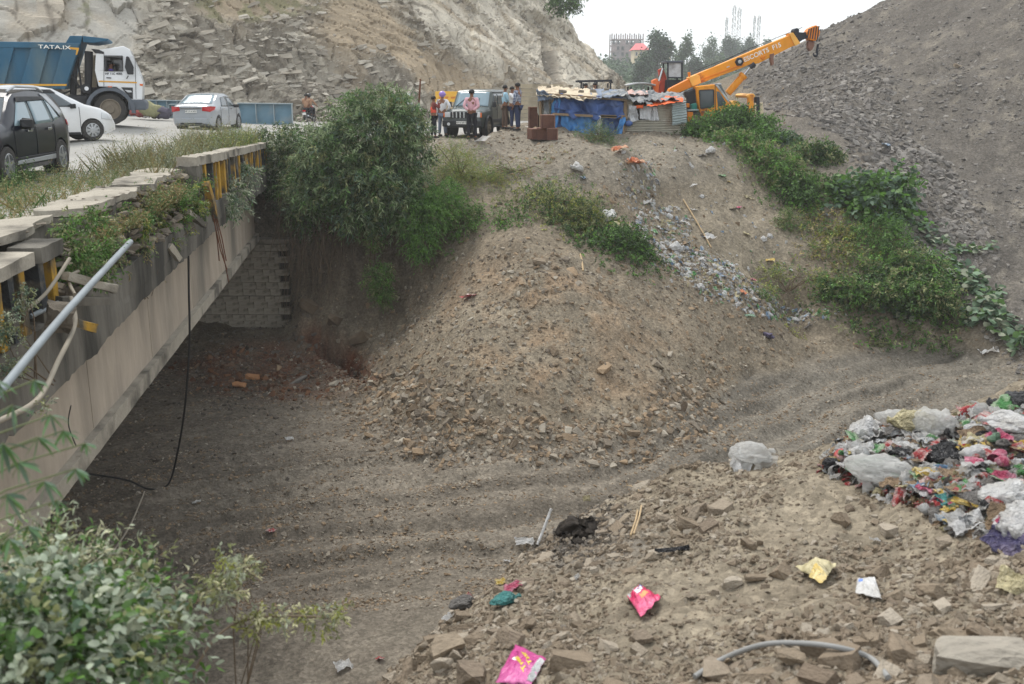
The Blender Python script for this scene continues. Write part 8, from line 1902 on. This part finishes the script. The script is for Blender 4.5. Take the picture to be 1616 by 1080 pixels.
packet('snack_packet', ((782, 1090), (838, 1098), (862, 1062), (814, 1042)), 2.0, 'magenta snack packet with yellow lettering at the bottom edge', P_mag, [('lettering', ('Tasty', .58, .66, .5, .16, 2.6, 0), m_lyel), ('lettering', ('Treat', .50, .46, .5, .16, 2.6, 0), m_lyel), ('print_patch', (.22, .34, .5, .62), m_lwhite), ('torn_edge', (.84, 1.0, .1, .9), F['silver'])])
packet('snack_packet', ((1253, 914), (1298, 934), (1318, 918), (1300, 906)), 3.0, 'yellow packet turned inside out showing its pale lining', F['cream'], [('yellow_flap', (.55, 1.02, -.05, .35), F['yellow'])], dz=.04)
packet('snack_packet', ((1348, 953), (1390, 962), (1378, 934), (1352, 928)), 4.0, 'white packet with green and blue print right of the yellow packet', F['white'], [('print_patch', (.08, .3, .6, .85), m_lblue)], dz=.03)
drop(732, 963, 'bag', 'grey', .20, 'dirty grey plastic bag at the left crest of the near mound', (0, 0, .2), sc=(1.1, .6, .6)); drop(742, 955, 'wrapper', 'red', .10, 'small red scrap touching the dirty grey bag'); drop(797, 962, 'bag', 'teal', .18, 'pale blue green netting bundle beside the crest stones', (0, 0, .4), sc=(1.2, .6, .5)); drop(708, 985, 'wrapper', 'white', .12, 'white and lime wrapper above the large boulder', seed=1); drop(790, 933, 'card', 'yellow', .07, 'tiny yellow patterned card on the crest'); drop(810, 940, 'wrapper', 'pink', .13, 'faded pink scrap right of the tiny yellow card', seed=1)
drop(828, 862, 'sheet', 'white', .34, 'flat white plastic sheet at the crest under the white strip', (.45, .1, .2), sc=(1.1, .7, .6), dz=.07); drop(800, 888, 'sheet', 'white', .12, 'small white scrap left below the flat white sheet'); drop(925, 797, 'card', 'cream', .16, 'pale triangular card poking from the dark soil clod', (1.2, 0, .3)); drop(1205, 700 + 160, 'wrapper', 'black', .12, 'thin black strip among stones right of the sticks', (0, 0, .4), sc=(1.4, .4, .4)) if False else None
drop(1060, 880, 'sheet', 'black', .2, 'crumpled dark plastic strip between stones right of the clod', (.1, .1, .4), sc=(1.3, .35, .5))
drop(910, 920, 'sheet', 'white', .10, 'thin white strip on the stones left of the pink packet', (.5, .2, 1.2), sc=(1, .4, .5)); drop(1378, 870, 'sheet', 'white', .07, 'small white paper scrap below the pile centre')
drop(542, 1055, 'sheet', 'white', .26, 'white dirty sheet lying at the bottom edge of the pit', (.2, .1, .6), y0=4.5); drop(600, 1045, 'wrapper', 'red', .12, 'small red scrap near the bottom of the pit', y0=4.5)
path('plastic_strip', [tuple(on_ground(848, 868, 4) + np.array([0, 0, .02])), prop(858, 835, on_ground(848, 868, 4)[1] + .05), prop(870, 803, on_ground(848, 868, 4)[1] + .1)], .012, F['white'], 'thin white plastic strip sticking up from the crest of the mound', 'strip', sub=2)
m_stick = mat('pale_stick', lin((172, 150, 118)), rough=.9, var=.2, scale=10)
def stick(a, b, r_, label, y0=3, group=None): A = Vector(on_ground(*a, y0)); B_ = Vector(on_ground(*b, y0)); return path('stick', [tuple(A + Vector((0, 0, .02))), tuple((A + B_) / 2 + Vector((.01, 0, .04))), tuple(B_ + Vector((0, 0, .03)))], r_, m_stick, label, 'stick', sub=2)
stick((995, 850), (1006, 812), .008, 'left one of two sticks lying side by side on the mound'); stick((1000, 852), (1012, 808), .008, 'right one of two sticks lying side by side on the mound'); stick((988, 768), (1008, 785), .008, 'short stick at the crest above the two sticks')
stick((1078, 320), (1122, 395), .025, 'long pale stick lying down the slope beside the rubbish chute', 20); stick((920, 430), (916, 405), .03, 'pale stake standing in the bank below the dark green bush', 20)
path('hose', [tuple(on_ground(px, min(py, 1090), 2.6) + np.array([0, 0, .03 + (.05 if i in (2, 3, 4) else 0)])) for i, (px, py) in enumerate(((1095, 1088), (1140, 1062), (1200, 1050), (1260, 1048), (1320, 1056), (1370, 1070), (1400, 1088)))], .014, mat('grey_hose', lin((140, 140, 138)), rough=.7, var=.1, scale=10), 'grey hose arching over the stones at the bottom edge', 'hose')
# dark clod with roots at the crest
me = crumple('bag', 7, mat('dark_soil', lin((66, 60, 54)), rough=.98, var=.3, scale=5, bump=1.0)); bm = bmesh.new(); bm.from_mesh(me)
for v in bm.verts: v.co += Vector(mnoise.noise_vector(v.co * 6)) * .16 + Vector(mnoise.noise_vector(v.co * 17)) * .09
bm.to_mesh(me); bm.free(); o = link_mesh('soil_clod', me); q = on_ground(918, 835, 4); o.location = (q[0], q[1] - .05, q[2] - .02); o.scale = (.36, .34, .26); tag(o, 'dark clod of rooty soil on the crest of the near mound', 'clod')
# litter down the chute: the pieces that can be told apart, then the rest as a spread
CH = [((910, 272), 'white', 'bag', .45, 'white rags on the slope above the olive bush'), ((920, 285), 'blue', 'wrapper', .25, 'dark blue scrap beside the white rags'), ((960, 350), 'white', 'bag', .5, 'white and pink bag caught behind the dark green bush'), ((970, 362), 'cream', 'bag', .35, 'cream bag just below the white and pink bag'), ((1003, 268), 'orange', 'sheet', .62, 'faded orange cloth high in the rubbish chute'), ((978, 242), 'orange', 'sheet', .5, 'crumpled orange rag at the top of the rubbish chute'), ((1122, 243), 'white', 'bag', .36, 'white bag on the brow right of the chute'), ((1108, 250), 'grey', 'sheet', .3, 'grey rag left of the white bag on the brow'),
      ((1094, 302), 'white', 'wrapper', .28, 'white scrap alone in the middle of the brown nose'), ((1158, 335), 'grey', 'card', .3, 'grey scrap on the brown nose left of the pink one'), ((1166, 333), 'pink', 'wrapper', .2, 'pink scrap on the brown nose'), ((1178, 373), 'cream', 'card', .3, 'pale wooden chip on the brown nose'), ((1140, 283), 'green', 'wrapper', .28, 'green and white wrapper on the upper brown nose'), ((1150, 290), 'yellow', 'wrapper', .16, 'yellow scrap beside the green and white wrapper'), ((1118, 378), 'white', 'sheet', .42, 'white sheet at the lower end of the long pale stick'), ((1188, 447), 'pink', 'wrapper', .26, 'bright pink scrap in the lower litter'), ((1172, 468), 'orange', 'wrapper', .28, 'orange wrapper in the lower litter'), ((1215, 418), 'yellow', 'wrapper', .3, 'yellow wrapper beside the weeds above the lower litter'), ((1183, 505), 'pale green', 'wrapper', .32, 'pale green scrap at the foot of the litter'), ((1066, 397), 'white', 'bag', .36, 'white bag in the middle of the rubbish chute'), ((1022, 325), 'white', 'sheet', .36, 'white cloth strip in the upper rubbish chute'), ((1080, 355), 'white', 'sheet', .28, 'whitish rag halfway down the rubbish chute'), ((1248, 430), 'white', 'wrapper', .2, 'white scrap among the weeds at the gully edge'), ((1302, 345), 'blue', 'wrapper', .34, 'pale blue rag heap inside the gully bushes'), ((1398, 232), 'blue', 'wrapper', .34, 'pale blue scrap in the stones of the gravel hill'), ((1508, 108), 'white', 'wrapper', .1, 'x'),
      ((740, 475), 'red', 'wrapper', .4, 'faded red rag on the upper left of the heap'), ((457, 698), 'white', 'wrapper', .2, 'white scrap on the pit floor left of the heap'), ((311, 798), 'white', 'wrapper', .18, 'small white scrap on the dark pit floor'), ((428, 846), 'red', 'wrapper', .18, 'dull red scrap on the pit floor'), ((760, 228), 'white', 'card', .55, 'bent pale sheet lying on the platform edge by the pink shirt'), ((1150, 215), 'grey', 'card', .2, 'y'), ((1212, 538), 'purple', 'bag', .3, 'dark purple bag at the foot of the slope above the track'), ((1560, 560), 'white', 'sheet', .5, 'white rag at the foot of the creeper')]
for (p_, c_, k_, s_, l_) in CH:
    if len(l_) > 2: drop(p_[0], p_[1], k_, c_, s_, l_, y0=16, dz=.04)
def litter_coll():
    c = bpy.data.collections.new('litter_pieces')
    for i, (k, cl) in enumerate((('wrapper', 'white'), ('sheet', 'white'), ('wrapper', 'blue'), ('card', 'brown'), ('bag', 'white'), ('wrapper', 'silver'), ('sheet', 'cream'), ('wrapper', 'green'), ('card', 'grey'))):
        o = bpy.data.objects.new('litter_piece', piece(k, cl, i)); c.objects.link(o)
    return c
LC = litter_coll()
x, y, r = sample(60000, 27, 40, 51); z = ground_z(x, y, False); px, py = to_px(x, y, z)
w = np.clip(blob(px, py, 1010, 300, 30, 55, -15) * .6 + blob(px, py, 1045, 370, 45, 45, 40) + blob(px, py, 1120, 430, 110, 28, 32) + blob(px, py, 1200, 480, 90, 16, 20) + blob(px, py, 1270, 498, 60, 10, 5) * .7 + .06 * blob(px, py, 1130, 330, 160, 120), 0, 1)
keep = r.random(len(x)) < w * .9; n1 = int(keep.sum()); s = plog(r, n1, .07, .26, 2.0); p, ro, sc = lay(x[keep], y[keep], s, r, tilt=.5); scatter('scattered_litter', p, ro, sc, LC, 5); print('LITTER', n1)
x, y, r = sample(20000, 5.5, 9.5, 52); z = ground_z(x, y, False); px, py = to_px(x, y, z)
top_ = np.interp(px, [1290, 1345, 1400, 1500, 1560, 1640], [728, 693, 672, 660, 645, 632]); bot_ = np.interp(px, [1290, 1350, 1400, 1460, 1500, 1560, 1640], [748, 768, 792, 812, 842, 858, 872])
LC2 = bpy.data.collections.new('small_scraps')
for i, (k, cl) in enumerate((('wrapper', 'brown'), ('sheet', 'white'), ('wrapper', 'red'), ('card', 'brown'), ('sheet', 'white'), ('wrapper', 'silver'), ('sheet', 'clear'), ('wrapper', 'grey'), ('sheet', 'cream'))): LC2.objects.link(bpy.data.objects.new('scrap', piece(k, cl, i + 1)))
keep = (px > 1290) & (py > top_) & (py < bot_) & (r.random(len(x)) < .8); n1 = int(keep.sum()); s = plog(r, n1, .05, .13, 1.0); p, ro, sc = lay(x[keep], y[keep], s, r, tilt=.7, sink=.05); scatter('small_scraps', p, ro, sc, LC2, 6); print('SCRAPS', n1)
# ------------------------------------------------------------------ far town, trees, masts, haze
FYT = 210
def ftree(px0, px1, ytop, ybot, Y, label, cols, n, L=.9, gap=.0, trunk=True, shape='round', group='trees beyond the site'):
    Y *= 1.5; L *= 1.4; a = P(px0, ytop, Y); b = P(px1, ybot, Y); w = (b[0] - a[0]); h = a[2] - b[2]; cx = (a[0] + b[0]) / 2; base = np.array([cx, Y, b[2]])
    t = empty('tree', base, label=label, cat='tree', group=group); blobs = []
    r = np.random.default_rng(int(px0 * 7 + ytop)); k = 7 if shape == 'round' else 9
    for i in range(k):
        f = i / (k - 1); zc = h * (.35 + .55 * f) if trunk else h * (.15 + .7 * f); ww = w * .5 * (.75 if shape == 'round' else .5) * math.sin(PI * (.22 + .62 * f)) 
        blobs.append((base + np.array([r.uniform(-.35, .35) * w * (1 - f * .4), r.uniform(-.2, .2) * w, zc]), np.array([ww * r.uniform(.6, 1), ww * .7, h * r.uniform(.12, .2)]), 1.0))
    p, d, idx, rad = crown_points(blobs, n, r, .3, .3, seed=px0)
    dv = unit(d + r.normal(0, .6, d.shape)); per = 8; P_ = np.repeat(p, per, 0) + r.normal(0, L * .7, (n * per, 3)); C = np.array(cols)[r.integers(0, len(cols), n)]
    leaves('crown', P_ - base, unit(r.normal(0, 1, P_.shape)), np.full(n * per, L) * r.uniform(.5, 1.2, n * per), np.full(n * per, L * .55), np.repeat(C, per, 0) * (1 + .25 * r.normal(0, 1, (n * per, 1))).clip(.5, 1.6), t, r)
    mb = MB().tube([(0, 0, -1.5), (w * .02, 0, h * .4), (0, 0, h * .8)], [w * .035 + .12, w * .025 + .1, .06], 7)
    for i in range(5): e = blobs[i + 1][0] - base; mb.tube([(0, 0, h * .25 + i * .08 * h), (e[0] * .6, e[1] * .6, e[2] * .85), tuple(e)], [.14, .1, .05], 5)
    mb.build('trunk', m_twig, t); return t
GT = [lin((54, 74, 50)), lin((70, 92, 62)), lin((46, 62, 44))]; GT2 = [lin((86, 104, 72)), lin((68, 88, 60))]
ftree(1006, 1066, 54, 132, 150, 'tall dense dark tree right of the pink roofed house', GT, 520, .55)
ftree(1058, 1098, 58, 128, 165, 'slim open tree standing behind the red loader cab', GT2, 240, .5, shape='tall')
ftree(1104, 1132, 60, 118, 210, 'pale thin crowned tree left of the round topped one', GT2, 150, .6, shape='tall')
ftree(1128, 1162, 58, 118, 230, 'rounded blue green tree at the foot of the left masts', GT, 260, .7)
ftree(1150, 1180, 66, 112, 240, 'lower bushy tree directly right of the masts foot', GT, 220, .7)
ftree(1169, 1193, 58, 106, 220, 'single lollipop shaped tree between the two groups of masts', GT, 170, .6)
ftree(1198, 1224, 64, 100, 240, 'small tree rising just behind the crane boom', GT2, 130, .6)
ftree(1080, 1112, 92, 134, 160, 'low bushy tree beside the red loader cab', GT, 260, .5, trunk=False)
ftree(1110, 1150, 88, 130, 190, 'low scrub tree below the small pale house', GT2, 260, .6, trunk=False)
ftree(1150, 1200, 96, 132, 190, 'wide low tree behind the middle of the crane boom', GT, 300, .6, trunk=False)
ftree(1000, 1030, 84, 134, 140, 'bushy tree in front of the pink roofed house', GT, 260, .45, trunk=False)
def fbuild(px0, px1, ytop, ybot, Y, floors, bays, label, wall_m, pink=None, frame=False, depth=9):
    Y *= 1.4; a = P(px0, ytop, Y); b = P(px1, ybot, Y); w = b[0] - a[0]; h = a[2] - b[2]; t = empty('building', ((a[0] + b[0]) / 2, Y + depth / 2, b[2]), label=label, cat='building'); fh = h / floors
    if frame:
        for k in range(floors + (0 if frame else 1)): MB().box((0, 0, k * fh), (w, depth, .35)).build('floor_slab', wall_m, t)
        for i in range(bays + 1):
            for y_ in (-depth / 2 + .3, depth / 2 - .3): MB().box((-w / 2 + w * i / bays, y_, h / 2), (.45, .45, h)).build('column', wall_m, t)
        inner = mat('dark_interior', lin((74, 76, 84)), rough=.9)
        MB().box((0, 1.0, h * .42), (w - 1.2, depth - 3.2, h * .8)).build('core_wall', wall_m, t)
        for k in range(floors - 1):
            for i in range(bays):
                if (i + k) % 3 != 2: MB().box((-w / 2 + w * (i + .5) / bays, -depth / 2 + 1.9 - .55, k * fh + fh * .55), (w / bays * .5, .12, fh * .5)).build('window', inner, t)
                else: MB().box((-w / 2 + w * (i + .5) / bays, -depth / 2 + .35, k * fh + fh * .5), (w / bays - .5, .2, fh - .4)).build('wall_panel', wall_m, t)
    else:
        MB().box((0, 0, h / 2), (w, depth, h)).build('wall', wall_m, t)
        for k in range(floors):
            for i in range(bays):
                f_ = MB().box((-w / 2 + w * (i + .5) / bays, -depth / 2 - .03, (k + .5) * fh), (w / bays * .45, .1, fh * .5)).build('window', mat('white_frame', lin((205, 205, 200)), rough=.7), t)
                MB().box((-w / 2 + w * (i + .5) / bays, -depth / 2 - .09, (k + .5) * fh), (w / bays * .36, .06, fh * .4)).build('pane', mat('dark_interior', lin((74, 76, 84)), rough=.4), f_)
            MB().box((0, -depth / 2 - .5, k * fh + .08), (w, 1.0, .16)).build('balcony_slab', wall_m, t)
        if pink: 
            MB().add([(-w / 2 - .6, -depth / 2 - .8, h), (w / 2 + .6, -depth / 2 - .8, h), (w / 2 + .6, depth / 2 + .8, h), (-w / 2 - .6, depth / 2 + .8, h), (-w * .28, 0, h + 2.2), (w * .28, 0, h + 2.2)], [(0, 1, 5, 4), (1, 2, 5), (2, 3, 4, 5), (3, 0, 4), (3, 2, 1, 0)]).build('roof', pink, t)
    return t
m_fr = mat('brick_and_concrete', lin((150, 128, 130)), rough=.9, var=.2, scale=.3, color2=lin((120, 110, 118))); m_crm = mat('cream_plaster', lin((208, 190, 158)), rough=.9, var=.1, scale=.4); m_pk = mat('pink_roof_paint', lin((222, 108, 112)), rough=.8, var=.1, scale=.5)
fbuild(966, 1013, 53, 128, 300, 8, 7, 'unfinished multi storey building frame above the cliff edge', m_fr, frame=True)
fbuild(1001, 1021, 79, 130, 240, 4, 3, 'narrow cream house with a pink roof left of the tall dark tree', m_crm, pink=m_pk)
fbuild(1123, 1137, 87, 100, 250, 1, 2, 'small pale house among the far trees left of the boom', m_crm, depth=6)
fbuild(1046, 1058, 77, 100, 260, 2, 2, 'house with a pink roof mostly hidden behind the tall dark tree', m_crm, pink=m_pk, depth=6)
m_mast = mat('mast_steel', lin((168, 160, 158)), rough=.7, var=.1, scale=1)
def mast(px, ytop, ybot, Y, label, wd, red=True):
    Y *= 1.35; a = Vector(P(px, ytop, Y)); b = Vector(P(px - (ybot - ytop) * .03, ybot, Y)); b.x = a.x; h = a.z - b.z; t = empty('radio_mast', b, label=label, cat='mast', group='radio masts on the far hill'); m = m_mast
    legs = MB()
    for sx, sy in ((-1, -1), (1, -1), (0, 1)): legs.tube([(sx * wd, sy * wd, 0), (sx * wd * .35, sy * wd * .35, h)], .07, 4)
    legs.build('mast_legs', m, t); br_ = MB(); n = 14
    for i in range(n):
        z0, z1 = h * i / n, h * (i + 1) / n; w0, w1 = wd * (1 - .65 * i / n), wd * (1 - .65 * (i + 1) / n); s_ = 1 if i % 2 else -1
        br_.tube([(-w0 * s_, -w0, z0), (w1 * s_, -w1, z1)], .045, 3); br_.tube([(w0, -w0, z0), (0, w1, z1)], .045, 3); br_.tube([(-w1, -w1, z1), (w1, -w1, z1)], .045, 3)
    br_.build('bracing', m, t)
    for z_ in (.55, .7, .85, .93):
        MB().box((wd * .6, -.4, h * z_), (.35, .35, 1.6)).box((-wd * .6, -.4, h * z_ - .5), (.3, .3, 1.3)).build('antenna_panel', m_ws, t)
    MB().tube([(0, 0, h), (0, 0, h + 2.5)], .05, 4).build('tip', m, t)
mast(1147, 28, 84, 330, 'leftmost thin mast of the far group', .7); mast(1159, 9, 78, 330, 'tallest mast, standing just left of the wide one', 1.0); mast(1167, 13, 80, 335, 'wide mast directly right of the tallest mast', 1.1); mast(1191, 25, 88, 340, 'thin mast left in the right hand pair', .6); mast(1198, 25, 90, 330, 'rightmost mast above the crane boom', .9)
# far wooded rise
gx_ = np.linspace(-60, 190, 90); gy_ = np.linspace(170, 620, 60); HX, HY = np.meshgrid(gx_, gy_)
HZ = -2 + sstep(170, 330, HY) * (9 + 5 * fbm(HX * .02, HY * .012, 4, 301)) * sstep(-30, 30, HX) * (.75 + .25 * sstep(190, 90, HX)) + 1.2 * fbm(HX * .12, HY * .12, 3, 302) + 13 * sstep(330, 600, HY) * .4
m_wood_far = mat('far_wood', lin((72, 92, 62)), rough=1, var=.35, scale=.12, bump=1.0, bscale=.5, color2=lin((104, 112, 84)), spec=.05)
me = np_mesh('far_hill', np.stack([HX, HY, HZ], -1).reshape(-1, 3), grid_faces(60, 90)); tag(link_mesh('far_hill', me, m_wood_far, smooth=True), kind='structure')
r = np.random.default_rng(77); n = 5000; hx_ = r.uniform(20, 170, n); hy_ = r.uniform(175, 380, n); hz_ = -2 + sstep(170, 330, hy_) * (9 + 5 * fbm(hx_ * .02, hy_ * .012, 4, 301)) * sstep(-30, 30, hx_) + 1.0
k = 9; P_ = np.repeat(np.stack([hx_, hy_, hz_], 1), k, 0) + r.normal(0, 1.1, (n * k, 3)); C = np.array(GT + GT2)[r.integers(0, 5, n)]
o = leaves('distant_wood', P_, unit(r.normal(0, 1, P_.shape)), np.full(n * k, 1.3), np.full(n * k, .9), np.repeat(C, k, 0), None, r); o['kind'] = 'stuff'
# the air
hz = MB().box((0, 200, 21.5), (1320, 1020, 63)).build('haze', None); hz.data.materials.clear()
vm_ = bpy.data.materials.new('haze_air'); vm_.use_nodes = True; vn = vm_.node_tree; vn.nodes.clear(); vo = vn.nodes.new('ShaderNodeOutputMaterial'); pv = vn.nodes.new('ShaderNodeVolumePrincipled'); pv.inputs['Color'].default_value = (.96, .98, 1.0, 1); pv.inputs['Density'].default_value = .0007; pv.inputs['Anisotropy'].default_value = .2
vn.links.new(pv.outputs[0], vo.inputs['Volume']); hz.data.materials.append(vm_); hz['kind'] = 'stuff'
